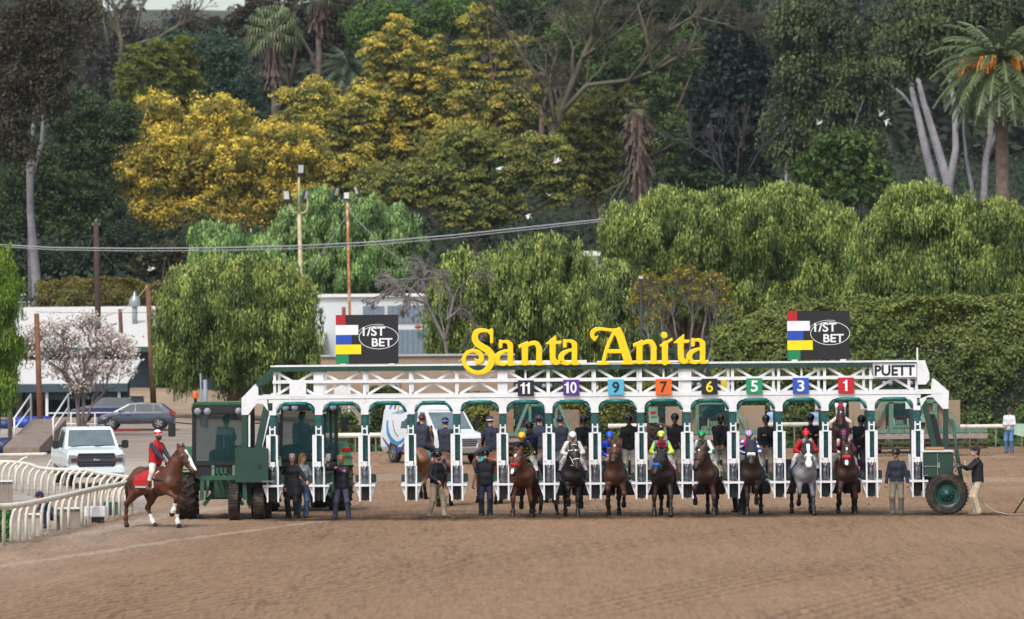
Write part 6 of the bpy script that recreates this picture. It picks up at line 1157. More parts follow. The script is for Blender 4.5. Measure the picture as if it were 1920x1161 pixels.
for s in (-1, 1):
    for (a, b) in (((.95, .02), (.38, .02)), ((-.45, -.5), (-.5, -.45))): pass
    for pts in ([(.98, .99), (.02, .99), (.0, 1.38), (.30, 1.36)], [(-.04, .99), (-1.0, .99), (-.96, 1.38), (-.04, 1.40)], [(-1.05, .99), (-1.55, 1.02), (-1.30, 1.34), (-1.02, 1.37)]):
        V = [(s*(.80-(z-.96)*.42+.012+.03), y, z) for y, z in pts]; n_ = len(V); mb = MB(); mb.add(V+[(x-s*.02, y, z) for x, y, z in V], [tuple(range(n_)), tuple(range(2*n_-1, n_-1, -1))]+[(i, (i+1) % n_, n_+(i+1) % n_, n_+i) for i in range(n_)]); mb.build('side_window', WGL, hc_)
    for y in (1.32, -1.31): carwheel(ha, (.83*s, y, .32), .32, .21, '#b6b9bf')
    for y in (1.32, -1.31): MB().lathe([(.38, -.02), (.38, .0), (.001, .0)], (.905*s-.015*s, y, .34), 'x', 20).build('wheel_arch', BLK, ha)
    MB().box((.80*s, -2.0, .86), (.16, .22, .16)).build('tail_light', RED, ha, bevel=.02); mirror_(ha, (.98*s, .85, 1.0), CG, .7); MB().box((.91*s, .35, .80), (.03, .16, .03)).build('door_handle', BLK, ha)
MB().box((.7, 2.0, .6), (.3, .1, .14)).build('headlight', LENS, ha)
tr2 = W(195, 755, 253); t2 = empty('car', (tr2.x, 255, tz(tr2.x, 255)), R(90), 'dark blue car mostly hidden between the porch and the grey hatchback', 'car')
CB = M('car_blue', '#16264f', rough=.3); loftb([(2.0, hl2(.8, .75)), (1.2, hl2(.88, .95)), (-1.9, hl2(.88, .98))], 'body', CB, t2); loftb([(1.0, [(.8, .9), (.74, .95)]), (.2, [(.82, .9), (.62, 1.42)]), (-1.3, [(.82, .9), (.62, 1.4)]), (-1.8, [(.8, .9), (.7, .95)])], 'cabin', WGL, t2)
for s in (-1, 1):
    for y in (1.3, -1.3): carwheel(t2, (.8*s, y, .32), .32, .2)
kb = W(225, 812, 246); k_ = empty('kerb', (kb.x, 246.2, 0), 0, 'red painted kerb under the grey hatchback', 'kerb'); MB().box((0, 0, .05), (2.2, .2, .14)).build('kerb_block', M('red_paint', '#8d2424', rough=.8, var=.15), k_)
# ambulance van, seen from its front left quarter
am = empty('ambulance', (W(812, 646, 178).x, 176.5, 0), R(180+27), 'white ambulance van with blue, red and yellow curved stripes behind the empty stalls', 'ambulance'); VW = M('van_white', '#cdd2d6', rough=.3, var=.03, spec=.5)
vl = lambda w_, zt, zb=.42: [(w_*.9, zb), (w_, zb+.2), (w_, 1.0), (w_*.985, zt-.1), (w_*.93, zt)]
loftb([(2.75, vl(.86, 1.05, .48)), (2.6, vl(.94, 1.18)), (1.75, vl(1.0, 1.32)), (1.6, vl(1.0, 1.34)), (-2.75, vl(1.0, 1.34))], 'body', VW, am)
vc_ = loftb([(1.85, [(.92, 1.25), (.88, 1.32)]), (1.05, [(.98, 1.25), (.84, 2.06)]), (.7, [(.98, 1.25), (.84, 2.14)]), (-2.6, [(.98, 1.25), (.86, 2.14)]), (-2.75, [(.96, 1.25), (.84, 2.05)])], 'cabin', VW, am)
loftb([(1.05, [(.80, 2.05), (.76, 2.12)]), (.75, [(.82, 2.05), (.74, 2.40)]), (.2, [(.84, 2.05), (.76, 2.56)]), (-2.6, [(.84, 2.05), (.76, 2.56)]), (-2.72, [(.82, 2.05), (.74, 2.45)])], 'raised_roof', VW, am)
mb = MB(); patch(mb, (.88, 1.85, 1.32), (-.88, 1.85, 1.32), (-.84, 1.05, 2.06), (.84, 1.05, 2.06), .05, .95, .05, .93, .012); mb.build('windscreen', M('windscreen_pale', '#5d6a6e'), vc_)
for s in (-1, 1):
    for pts in ([(1.45, 1.36), (.62, 1.36), (.62, 2.02), (1.0, 2.02), (1.15, 1.85)], [(.46, 1.38), (-.18, 1.38), (-.14, 2.02), (.44, 2.02)], [(-.34, 1.38), (-.95, 1.38), (-.92, 2.02), (-.31, 2.02)]):
        V = [(s*(.98-(z-1.25)*.17+.014), y, z) for y, z in pts]; n_ = len(V); mb = MB(); mb.add(V+[(x-s*.02, y, z) for x, y, z in V], [tuple(range(n_)), tuple(range(2*n_-1, n_-1, -1))]+[(i, (i+1) % n_, n_+(i+1) % n_, n_+i) for i in range(n_)]); mb.build('side_window', WGL, vc_)
    mirror_(am, (1.22*s, 1.35, 1.52), BLK, 1.3); MB().bar((1.0*s, 1.35, 1.4), (1.2*s, 1.35, 1.45), .05, .05).build('mirror_arm', BLK, am)
    for y in (1.75, -1.55): carwheel(am, (.92*s, y, .40), .40, .24, '#8c8f94')
    for y in (1.75, -1.55): MB().lathe([(.47, -.02), (.47, .0), (.001, .0)], (1.005*s-.002*s, y, .45), 'x', 20).build('wheel_arch', BLK, am)
    MB().box((.70*s, 2.72, .92), (.34, .1, .2)).build('headlight', LENS, am, bevel=.02); MB().box((.70*s, .85, 2.52), (.26, .2, .10)).build('warning_light', RED, am, bevel=.02)
    # stripes painted on the flank: curved bands, (photo like) widest at the sill
    for (pts, w0, w1, col) in (([(-1.95, 2.45), (-2.25, 1.9), (-2.05, 1.2), (-1.35, .78), (-.55, .95), (-.2, 1.25)], .13, .20, '#2a7fb8'), ([(-1.62, 2.48), (-1.78, 1.9), (-1.55, 1.35), (-1.05, 1.02)], .12, .05, '#7c2430'), ([(-1.32, 2.48), (-1.48, 2.0), (-1.42, 1.6)], .10, .03, '#d9b92a'), ([(-2.5, .98), (-1.9, .62), (-1.2, .52), (-.75, .60), (-.35, .92)], .05, .22, '#243c80')):
        P = [np.array(p) for p in [pts[0]]+pts+[pts[-1]]]; sm = []
        for i in range(1, len(P)-2):
            for t in np.linspace(0, 1, 7)[:-1]: sm.append(.5*((2*P[i])+(-P[i-1]+P[i+1])*t+(2*P[i-1]-5*P[i]+4*P[i+1]-P[i+2])*t*t+(-P[i-1]+3*P[i]-3*P[i+1]+P[i+2])*t**3))
        sm.append(P[-2]); mb = MB(); m_ = len(sm); L_, R_ = [], []
        for i, p in enumerate(sm):
            d = sm[min(i+1, m_-1)]-sm[max(i-1, 0)]; d = d/np.linalg.norm(d); nn_ = np.array([-d[1], d[0]]); w_ = w0+(w1-w0)*min(1, i/(m_-1)*1.6); w_ *= math.sin(math.pi*min(1, .5+.5*i/(m_-1)))**.5 if i > m_*.6 else 1
            L_.append(p+nn_*w_*.5); R_.append(p-nn_*w_*.5)
        def fl_(p): y, z = p; return (s*((1.0 if z < 1.25 else (.98-(z-1.25)*.1728) if z < 2.06 else .845-(z-2.06)*.16)+.016), y, min(z, 2.5))
        for i in range(m_-1):
            V = [Vector(fl_(q)) for q in (L_[i], L_[i+1], R_[i+1], R_[i])]; mb.add(V+[v-Vector((s*.010, 0, 0)) for v in V], [(0, 1, 2, 3), (7, 6, 5, 4)])
        mb.build('stripe', M('stripe_'+col, col, rough=.35, var=0), am)
tx = text_mesh('symbiosis', .30, .003, .004); o = mesh_obj('lettering', [], [], M('letter_grey', '#7d93a8', rough=.5, var=0), am); o.data = tx; tx.materials.clear(); tx.materials.append(M('letter_grey', '#7d93a8')); o.location = (.885, -1.35, 1.98); o.rotation_euler = (0, R(-9), R(90))
MB().prism([(-.5, .70), (-.55, 1.0), (.55, 1.0), (.5, .70)], (2.68, 2.79)).build('grille', M('grille_grey', '#33373d'), am, bevel=.01)
mb = MB()
for z in (.76, .85, .94): mb.box((0, 2.80, z), (1.0, .02, .03))
mb.build('grille_bar', CHR, am); MB().box((0, 2.78, .55), (1.95, .2, .2)).build('bumper', CHR, am, bevel=.03); MB().box((0, 0, .45), (1.7, 5.0, .2)).build('chassis', BLK, am)
lg = MB().lathe([(.001, .01), (.18, .01), (.2, 0)], (1.0, 1.0, 1.0), 'x', 20).build('door_emblem', M('stripe_#2a7fb8', '#2a7fb8'), am); MB().box((1.005, .5, 1.2), (.02, .1, .16)).build('door_handle', BLK, am)
# ------------------------------------------------------------------ tractors
TG = M('tractor_green', '#255a30', rough=.4, var=.12, dirt='#5c5a48', dscale=3, damt=.35); TGP = M('faded_green', '#4c7260', rough=.6, var=.15, dirt='#8a7a66', dscale=3, damt=.5); TY = M('tractor_yellow', '#d0b012', rough=.45, var=.08, dirt='#7a6a50', dscale=3, damt=.5); CABG = glass('cab_glass', '#24484a', alpha=.30, rough=.03)
MUD = M('muddy_tyre', '#2a2522', rough=.95, var=.3, dirt='#6f5c48', dscale=2.5, damt=.85, bump=.5, bscale=12)
def ttyre(parent, c, r, wd, rim=TY):
    w_ = MB(); h = wd/2; w_.lathe([(r*.56, -h*.9), (r*.85, -h), (r*.95, -h*.8), (r*.96, h*.8), (r*.85, h), (r*.56, h*.9), (r*.56, -h*.9)], c, 'x', 36)
    for k in range(22):
        for q in (-1, 1):
            a = 2*math.pi*(k+.5*(q > 0))/22; a2 = a+.16; A = Vector((c[0]+q*.02, c[1]+math.cos(a2)*r*.98, c[2]+math.sin(a2)*r*.98)); B_ = Vector((c[0]+q*h*.98, c[1]+math.cos(a)*r*.93, c[2]+math.sin(a)*r*.93)); w_.bar(A, B_, .06, .09, up=(0, math.cos(a), math.sin(a)))
    t = w_.build('tyre', MUD, parent); rm = MB(); s = 1 if c[0] > 0 else -1
    rm.lathe([(r*.58, -h*.85), (r*.52, -h*.6), (r*.46, -h*.1), (r*.25, 0), (r*.22, -h*.3), (.001, -h*.3)], c, 'x', 28); rm.lathe([(r*.58, h*.85), (r*.52, h*.6), (r*.46, h*.2), (.001, h*.1)], c, 'x', 28); rm.build('rim', rim, t, smooth=True); return t
def tractor(label, loc, rz, TGm=TG, group=None, beacon=False):
    t = empty('tractor', loc, rz, label, 'tractor', group)
    MB().prism([(-.84, 3.07), (-.86, 3.11), (-.7, 3.17), (.7, 3.17), (.86, 3.11), (.84, 3.07)], (-1.05, .85)).build('roof', TGm, t, bevel=.03)
    B(MB(), -.84, .84, -1.08, .80, 2.84, 3.07).build('roof_lining', BLK, t, bevel=.03)
    cf = MB()
    for x in (-.80, .80): cf.bar((x*.98, -.98, 2.85), (x, -.90, 1.45), .09, .09); cf.bar((x, .75, 2.85), (x, .80, 1.45), .08, .08); cf.bar((x*1.0, -.1, 2.85), (x*1.02, -.1, 1.45), .07, .07); cf.bar((x, -.92, 1.48), (x, .8, 1.48), .09, .09, up=(0, 0, 1))
    cf.bar((-.8, -.92, 1.52), (.8, -.92, 1.52), .12, .1, up=(0, 0, 1)); cf.bar((-.8, .8, 1.5), (.8, .8, 1.5), .09, .09, up=(0, 0, 1)); B(cf, -.78, .78, -.88, .75, 1.2, 1.46); cf.prism([(-.78, 1.5), (.78, 1.5), (.62, 1.0), (-.62, 1.0)], (-.93, -.80)); cf.build('cab_frame', BLK, t)
    g_ = MB(); g_.prism([(-.76, 1.56), (.76, 1.56), (.76, 2.84), (-.76, 2.84)], (-.95, -.94)); g_.build('rear_window', CABG, t)
    for x in (-.81, .81): MB().prism([(-.85, 1.5), (.75, 1.5), (.72, 2.84), (-.88, 2.84)], (x-.005, x+.005), ax='x').build('side_window', CABG, t)
    MB().prism([(-.76, 1.52), (.76, 1.52), (.76, 2.84), (-.76, 2.84)], (.79, .80)).build('windscreen', CABG, t)
    for x in (-.68, -.42, .42, .68): MB().lathe([(.001, -.03), (.09, -.03), (.1, .02), (.08, .06)], (x, -1.09, 2.92), 'y', 14).build('work_light', LENS, t, smooth=True)
    soft('seat', [C((-.14, -.25, 1.72), .12, (.14, -.25, 1.72), .12), C((-.13, -.46, 1.85), .1, (-.12, -.5, 2.2), .09), C((.13, -.46, 1.85), .1, (.12, -.5, 2.2), .09)], BLK, t, .03, .05)
    MB().tube([(math.cos(a)*.2, .30+math.sin(a)*.08, 2.05+math.sin(a)*.18) for a in [2*math.pi*k/14 for k in range(15)]], .02, 5).build('steering_wheel', BLK, t); MB().bar((0, .3, 2.05), (0, .55, 1.5), .06, .06).build('steering_column', BLK, t)
    for s in (-1, 1):
        fm_ = MB(); N = 8; rr = 1.02
        for k in range(N):
            a0, a1 = [R(35+125*j/N) for j in (k, k+1)]; q = [(math.cos(a)*r_-.15, .95+math.sin(a)*r_) for a, r_ in ((a0, rr), (a1, rr), (a1, rr-.07), (a0, rr-.07))]; fm_.prism(q, (s*.80, s*1.22), ax='x')
        fm_.prism([(-.95, 1.46), (.55, 1.5), (.4, 1.85), (-.15, 1.97), (-.8, 1.75)], (s*.80, s*.86), ax='x'); fm_.build('fender', TGm, t)
        MB().box((s*1.03, -1.12, 1.72), (.26, .06, .12)).build('tail_light', RED, t, bevel=.02)
        ttyre(t, (s*1.02, -.15, .92), .92, .50); ttyre(t, (s*.92, 2.15, .66), .66, .38)
        MB().bar((s*.85, .85, 2.55), (s*1.35, .95, 2.6), .03, .03).build('mirror_arm', BLK, t); MB().box((s*1.42, .93, 2.40), (.2, .06, .38)).build('mirror', BLK, t, bevel=.02)
    loftb([(.82, [(.40, 1.0), (.42, 1.75), (.34, 1.86)]), (2.4, [(.38, 1.0), (.40, 1.55), (.30, 1.68)]), (3.0, [(.34, 1.0), (.36, 1.4), (.22, 1.52)])], 'bonnet', TGm, t); B(MB(), -.35, .35, -.8, 2.9, .55, 1.0).build('chassis', BLK, t); MB().tube([(-.8, -.15, .92), (.8, -.15, .92)], .16, 10).build('axle', TGm, t)
    ht = MB(); ht.bar((-.55, -1.5, 1.15), (.55, -1.5, 1.15), .16, .12, up=(0, 0, 1)); 
    for s in (-1, 1): ht.bar((s*.55, -1.5, 1.18), (s*.58, -1.5, .55), .11, .1); ht.bar((s*.40, -.8, 1.25), (s*.45, -1.45, .6), .08, .08); ht.bar((s*.3, -.85, .7), (s*.5, -1.6, .45), .10, .09); ht.bar((s*.28, -1.0, 1.45), (s*.28, -1.15, 1.15), .08, .08)
    for i, x in enumerate((-.16, -.05, .06, .17)): ht.box((x-.12, -1.02, 1.32), (.08, .12, .17)); ht.tube([(x-.12, -1.08, 1.26), (x, -1.3, 1.1+.04*i), (x+.1, -1.25, .8)], .02, 5)
    ht.box((0, -.95, .85), (.5, .3, .5)); ht.bar((0, -.9, 1.2), (0, -1.45, 1.05), .07, .07); ht.build('hitch', M('hitch_green', '#1f4a38', rough=.5, var=.2, dirt='#4b4a3e', dscale=4, damt=.4) if TGm is TG else TGm, t)
    if beacon: b_ = MB().lathe([(.08, 0), (.08, .14), (.05, .2), (.001, .21)], (-.74, -.9, 3.27), 'z', 12).build('beacon', AMB, t, smooth=True); MB().cyl((-.74, -.9, 3.1), (-.74, -.9, 3.28), .04, 8).build('beacon_stem', BLK, b_)
    return t
T1 = (W(418, 646, 121.3).x, 121.3, 0); T2 = (W(563, 646, 126).x, 126.6, 0)
tractor('green tractor with an orange beacon hitched at the left end of the gate', T1, R(3), beacon=True); tractor('green tractor seen through the first two stalls of the gate', T2, R(14))
back = [(1000, 186, 'faded green tractor behind the number 11 stall'), (1338, 187, 'faded green tractor behind the number 6 stall'), (1684, 186, 'faded green tractor behind the rightmost stalls, below the maker plate'), (1268, 190, 'tractor half hidden behind the number 7 board')]
for px, Y, lab in back: tractor(lab, (W(px, 646, Y).x, Y, 0), R(0), TGm=TGP, group='tractors parked behind the gate')
# harrows on the parked tractors
PLY = M('plywood', '#8c7a66', rough=.9, var=.14, scale=2, dirt='#6b5a4a', dscale=2, damt=.5); PLYR = M('rusty_board', '#80665a', rough=.9, var=.2, scale=3, dirt='#5f7a68', dscale=2, damt=.7); PINKG = M('weathered_beam', '#8b7c74', rough=.9, var=.2)
def harrow(label, px0, px1, Y, boards, tines=True, frame=True, seed=1):
    a, b = W(px0, 646, Y).x, W(px1, 646, Y).x; root = empty('harrow', ((a+b)/2, Y, 0), 0, label, 'harrow'); hw = (b-a)/2; rg = random.Random(seed)
    f = MB(); B(f, -hw, hw, 0, .15, .95, 1.12); B(f, -hw*.35, hw*.35, .3, .45, 2.15, 2.3); f.bar((-hw*.35, .35, 2.25), (-hw*.62, .2, 1.1), .12, .12); f.bar((hw*.35, .35, 2.25), (hw*.62, .2, 1.1), .12, .12); B(f, -hw*.33, -hw*.27, .3, .42, 1.1, 2.2); B(f, hw*.27, hw*.33, .3, .42, 1.1, 2.2); f.build('frame', TGP, root)
    B(MB(), -hw, hw, -.15, -.02, .72, .92).build('drag_beam', PINKG, root)
    tn = MB()
    for i in range(int(hw*2/.11)): x = -hw+i*.11; tn.bar((x, -.08, .75), (x+rg.uniform(-.02, .02), -.1, .30+rg.uniform(-.04, .04)), .018, .018); 
    for i in range(int(hw*2/.5)): x = -hw+i*.5+rg.uniform(-.1, .1); tn.bar((x, 0, .9), (x, 0, 1.45+rg.uniform(0, .3)), .02, .02)
    B(tn, -hw, hw, -.16, -.1, .52, .58); B(tn, -hw, hw, -.02, .04, .30, .36); tn.build('tines', M('rusty_tine', '#4d3b33', rough=.9), root)
    for (p0, p1, y0, y1, mt) in boards: A = W(p0, y1, Y+.6); B_ = W(p1, y0, Y+.6); B(MB(), A.x-(a+b)/2, B_.x-(a+b)/2, .55, .63, A.z, B_.z).build('board', mt, root)
harrow('long tined harrow with plywood side boards at the right end behind the gate', 1575, 1850, 180.5, [(1592, 1640, 748, 806, PLY), (1642, 1660, 751, 806, PLY), (1735, 1773, 750, 808, PLY), (1778, 1800, 750, 808, PLY)], seed=1)
harrow('harrow with plain beige boards behind the number 6 and 7 stalls', 1235, 1440, 181.5, [(1248, 1310, 762, 815, PLY), (1386, 1434, 760, 812, PLY)], seed=2)
harrow('harrow with a rust streaked board behind the number 10 and 11 stalls', 935, 1100, 180.5, [(1040, 1086, 768, 822, PLYR), (918, 963, 770, 815, M('brown_board', '#86684f', rough=.9, var=.15))], seed=3)
yb = W(1346, 726, 185); yo = empty('yellow_sign', (yb.x+.2, 184, 0), 0, 'small yellow panel showing beside the number 6 board', 'panel'); 
B(MB(), -.12, .12, -.02, .02, W(0, 738, 184).z-.3, W(0, 722, 184).z).build('panel', TY, yo); B(MB(), -.03, .03, -.0, .05, 0, W(0, 738, 184).z).build('stand', BLK, yo)
# ------------------------------------------------------------------ things behind the foreground rail
gb1 = ground_pt(20, 1012); b_ = hedge('bright green clipped bush behind the rail in the bottom left', -13.6, -12.25, 108.8, 110.0, .62, ['#2f5a14', '#3b6e18', '#264a12'], 2600, bumpz=.04, size=(.03, .07), name='clipped_bush', cat='bush')
def panel_fence(label, px0, px1, yt, yb, mat, name='board_fence'):
    Y = gy((px0+px1)/2, yb); a, b = W(px0, yt, Y), W(px1, yt, Y); root = empty(name, (a.x, Y, 0), 0, label, 'fence'); L = b.x-a.x; h = a.z; mb = MB(); n_ = max(3, int(L/.16))
    for i in range(n_): B(mb, L*i/n_+.006, L*(i+1)/n_-.006, 0, .04, -.05, h)
    mb.build('boards', mat, root); B(MB(), 0, L, -.06, .06, h, h+.05).build('top_rail', WPAINT, root); return root
PB = M('grey_planks', '#83786e', rough=.9, var=.15, scale=3); panel_fence('grey plank barrier just right of the bright green bush', 46, 76, 966, 1001, M('pale_planks', '#9a958d', rough=.9, var=.12)); panel_fence('grey plank barrier behind the middle of the foreground rail', 100, 150, 955, 990, PB); panel_fence('curved plank wall with a white top at the left edge', -40, 24, 904, 948, PB)
for (p0, p1, y0, y1, lab) in ((194, 201, 944, 968, 'left narrow teal crate'), (204, 220, 944, 967, 'wider right teal crate')):
    Y = gy((p0+p1)/2, y1); a, b = W(p0, y1, Y), W(p1, y0, Y); o = empty('crate', ((a.x+b.x)/2, Y+.2, 0), 0, lab+' behind the foreground rail near the chestnut horse', 'crate'); B(MB(), -(b.x-a.x)/2, (b.x-a.x)/2, -.12, .12, 0, b.z).build('box', M('teal_crate', '#1f5b58', rough=.6), o, bevel=.01); B(MB(), -(b.x-a.x)/2-.01, (b.x-a.x)/2+.01, -.13, .13, b.z, b.z+.03).build('lid', M('teal_crate', '#1f5b58'), o)
Y = gy(168, 985); a = W(158, 958, Y); o = empty('cart', (a.x+.2, Y+1, -.12), 0, 'small white cart behind the foreground rail, left of the teal crates', 'cart'); B(MB(), -.28, .28, -.2, .2, .3, .58).build('tray', WPAINT, o, bevel=.02); B(MB(), -.1, .22, -.15, .15, .12, .3).build('motor', BLK, o)
for s in (-1, 1): MB().lathe([(.12, -.03), (.12, .03), (.001, .03)], (s*.2, -.2, .12), 'x', 12).build('wheel', RUBBER, o)
Y = gy(196, 912); o = empty('junction_box', (W(196, 0, Y).x, Y, 0), 0, 'grey green box on a white post standing before the pickup truck', 'box'); B(MB(), -.12, .12, -.1, .1, .62, .98).build('casing', M('grey_green', '#8fa3a0', rough=.5), o, bevel=.01); B(MB(), -.2, -.02, 0, .12, 0, .75).build('post', RAILM, o)
# tripod leg at the right edge and long rope
ta, tb_ = W(1940, 905, 119), ground_pt(1900, 965); o = empty('tripod', (tb_.x, tb_.y, 0), 0, 'slanting dark tripod leg at the right edge', 'tripod'); mb = MB(); mb.tube([(0, 0, 0), (ta.x-tb_.x, ta.y-tb_.y, ta.z)], .022, 8); mb.tube([(ta.x-tb_.x, ta.y-tb_.y, ta.z), (ta.x-tb_.x+.45, .2, 0)], .02, 6); mb.tube([(ta.x-tb_.x, ta.y-tb_.y, ta.z), (ta.x-tb_.x+.1, .9, 0)], .02, 6); mb.build('legs', M('tripod_metal', '#55606a', rough=.35, metal=.6), o, smooth=True)
MB().box((ta.x-tb_.x, ta.y-tb_.y, ta.z+.08), (.16, .16, .16)).build('head', BLK, o)
rp_ = [g2(1806, 862), g2(1815, 912), g2(1838, 940), g2(1862, 958), g2(1885, 967)]; ob = MB().tube([Vector((x, 119.6-.05*i, max(z, .02))) for i, (x, z) in enumerate(rp_)]+[Vector((14.0, 119.3, .02))], .012, 5).build('rope', M('rope', '#b9ad9c', rough=.9), None, smooth=True); tag(ob, 'pale rope trailing from the right end of the gate to the ground', 'rope')
# ------------------------------------------------------------------ the cast
def gx(px, Y): return W(px, 646+H0*F/Y, Y).x
def at(px, Y, z=0.0): return (gx(px, Y), Y, z)
NAVY = '#161a29'; KH = '#9a9080'; KHD = '#6a604f'
def cl(h): return np.array(lin(h))
def stripes(v, n, b, k, off=0.0): return np.floor((v @ np.asarray(n))*k+off).astype(int) % 2 == 0
def mk_silk(torso, sleeve, fn=None):
    S = cl(sleeve)
    def f(v, c, b):
        arm = np.abs(c-S).sum(1) < 1e-3 if torso != sleeve else np.zeros(len(v), bool); rel = v-b['pel']; h = rel @ b['td']; x = rel @ b['rt']
        return fn(v, c.copy(), arm, h, x, b) if fn else c
    return f
def s11(v, c, arm, h, x, b):
    m = np.floor((h*1.0-np.abs(np.mod(x+.06, .12)-.06)*1.4)*17).astype(int) % 3 == 0; c[:] = cl('#17171c'); c[m & (h > .12) & (h < .42)] = cl('#d8b41c'); return c
def s9(v, c, arm, h, x, b): c[(np.abs(x) < .07) & (h < .42)] = cl('#d8dade'); a = arm & (np.floor(v[:, 2]*26).astype(int) % 6 == 0); c[a] = cl('#10142c'); return c
def s7(v, c, arm, h, x, b):
    c[:] = cl('#d3e04a'); t = (np.abs(x) < .13); c[t] = cl('#c2344a'); c[t & (np.abs(np.mod(h, .11)-.055) < .012)] = cl('#1a1a22'); c[(~t) & (np.abs(x) < .19) & (h > .3)] = cl('#2a9aa8'); return c
def s6(v, c, arm, h, x, b): c[(~arm) & (np.abs(h-.26) < .045) & (np.abs(x) < .10)] = cl('#dfe0e0'); e = b['J']['el', 0], b['J']['el', 1]; d = np.minimum(np.linalg.norm(v-e[0], axis=1), np.linalg.norm(v-e[1], axis=1)); c[arm & (d < .075)] = cl('#0e7a4a'); return c
def s5(v, c, arm, h, x, b):
    a = arm | (np.abs(x) > .17); c[a] = cl('#1f45b4'); c[a & (np.floor(v[:, 2]*15).astype(int) % 2 == 0)] = cl('#dfe2ea'); c[(~a) & (h < .28)] = cl('#2a1a22'); return c
def s3(v, c, arm, h, x, b): return c
def s1(v, c, arm, h, x, b): c[(np.abs(np.abs(x)-.15) < .035) & (h > .36)] = cl('#d4c4c8'); return c
def cap_dia(L, c): m = (np.abs(np.mod(L[:, 0]+.03, .06)-.03)+np.abs(L[:, 2]-.075)*.8 < .024) & (L[:, 1] < .11); c[m] = cl('#17171c'); return c
def cap_str(L, c): s = np.abs(L[:, 0]); c[:] = cl('#dfe2ea'); c[(s > .035) & (s < .06)] = cl('#1f45b4'); c[s < .018] = cl('#d02080'); c[(s > .08)] = cl('#1f45b4'); return c
def cap_band(L, c): c[L[:, 2] < .035] = cl('#3a55b8'); return c
RH = [  # body px, yaw, coat, points, face, neck(x,z), muzzle(x,y,z), legs, cloth, extras, jockey
 dict(px=984, th=-9, coat='#55301f', face='snip', nk=(.0, .98, 1.80), mz=(-.10, 1.22, 1.27), fl=('back', 'stand'), hl=('under', 'lift'), wide=(.07, .02), cloth='#6d7276', roll='#b01018', lab='chestnut racehorse with a red sheepskin noseband leaving stall 11',
      j='jockey in black silks with yellow chevrons and a yellow cap', top='#17171c', slv='#17171d', fn=s11, cap='#dfae14', goggles='#b9b2a6', jx=-.0),
 dict(px=1075, th=-1, coat='#1d1513', face='star', nk=(.02, .96, 1.90), mz=(.12, 1.26, 1.42), fl=('stand', 'lift'), hl=('lift', 'under'), wide=(-.03, .05), cloth='#4a2a8c', bridle='#d8d4cc', lab='almost black racehorse with a white bridle leaving stall 10',
      j='jockey in white silks and a white cap on the black horse', top='#cfcfc8', slv='#d4d4ce', fn=None, cap='#dcdcdc', goggles='#1a1a1a', jx=.0),
 dict(px=1153, th=1, coat='#482c1f', face='star', nk=(.0, .98, 1.98), mz=(-.08, 1.36, 1.60), fl=('fold', 'lift'), hl=('under', 'push'), wide=(.06, -.03), cloth='#10868c', lab='bay racehorse with a small star leaving stall 9, turquoise saddle cloth',
      j='jockey in royal blue silks and a blue cap', top='#1b3fc0', slv='#1c40c4', fn=s9, cap='#1a4fc4', goggles='#c9b8a8', jx=-.14),
 dict(px=1245, th=-5, coat='#291d19', face=None, nk=(.0, .95, 1.72), mz=(-.16, 1.24, 1.25), fl=('fwd', 'stand'), hl=('lift', 'under'), wide=(.07, -.06), cloth='#c01c1c', roll='#1462c0', blink='#15151c', lab='dark bay racehorse in a black hood with a blue noseband leaving stall 7',
      j='jockey in fluorescent yellow silks with a red patterned front', top='#d3e04a', slv='#d3e04b', fn=s7, cap='#d6e05a', capfn=cap_dia, goggles='#2a1a1a', jx=-.04),
 dict(px=1328, th=-11, coat='#402a1f', face='star', nk=(.0, .96, 1.88), mz=(-.13, 1.26, 1.38), fl=('stand', 'lift'), hl=('under', 'push'), wide=(.08, .0), cloth='#d8cfa0', lab='bay racehorse with a white browband and bold star leaving stall 6',
      j='jockey in green silks with white sleeves and a green cap', top='#0c7a48', slv='#dcdee0', fn=s6, cap='#0f8a4a', goggles='#1a1a1a', jx=-.10),
 dict(px=1411, th=-4, coat='#2c1e19', face=None, nk=(.0, .97, 1.98), mz=(-.0, 1.30, 1.52), fl=('lift', 'stand'), hl=('push', 'under'), wide=(-.03, .05), cloth='#0f7a4c', roll='#dcd8d0', blink='#1c2434', lab='dark bay racehorse in dark blinkers with a white noseband leaving stall 5',
      j='jockey in pink silks with blue and white hooped sleeves and a striped cap', top='#cc1f86', slv='#1f45b5', fn=s5, cap='#dfe2ea', capfn=cap_str, goggles='#3a2a2a', jx=-.08),
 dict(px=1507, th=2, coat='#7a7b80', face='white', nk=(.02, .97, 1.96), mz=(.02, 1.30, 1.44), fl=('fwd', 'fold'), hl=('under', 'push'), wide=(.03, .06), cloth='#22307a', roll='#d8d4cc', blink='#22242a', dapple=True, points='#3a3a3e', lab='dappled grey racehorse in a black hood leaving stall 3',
      j='jockey in plain red silks and a red cap with a bobble', top='#b5101c', slv='#b5101d', fn=None, cap='#c4121c', cap2='pom', goggles='#b0a8a0', jx=.04),
 dict(px=1588, th=-2, coat='#3a251c', face='snip', nk=(-.02, .97, 1.88), mz=(-.04, 1.28, 1.42), fl=('back', 'fold'), hl=('under', 'push'), wide=(.06, .03), cloth='#c01c1c', roll='#c01a20', lab='bay racehorse with a red noseband leaving stall 1',
      j='jockey in maroon silks and a maroon cap with a blue band', top='#5a1830', slv='#5a1831', fn=s1, cap='#6a1a3c', capfn=cap_band, goggles='#c9b8a8', jx=-.08)]
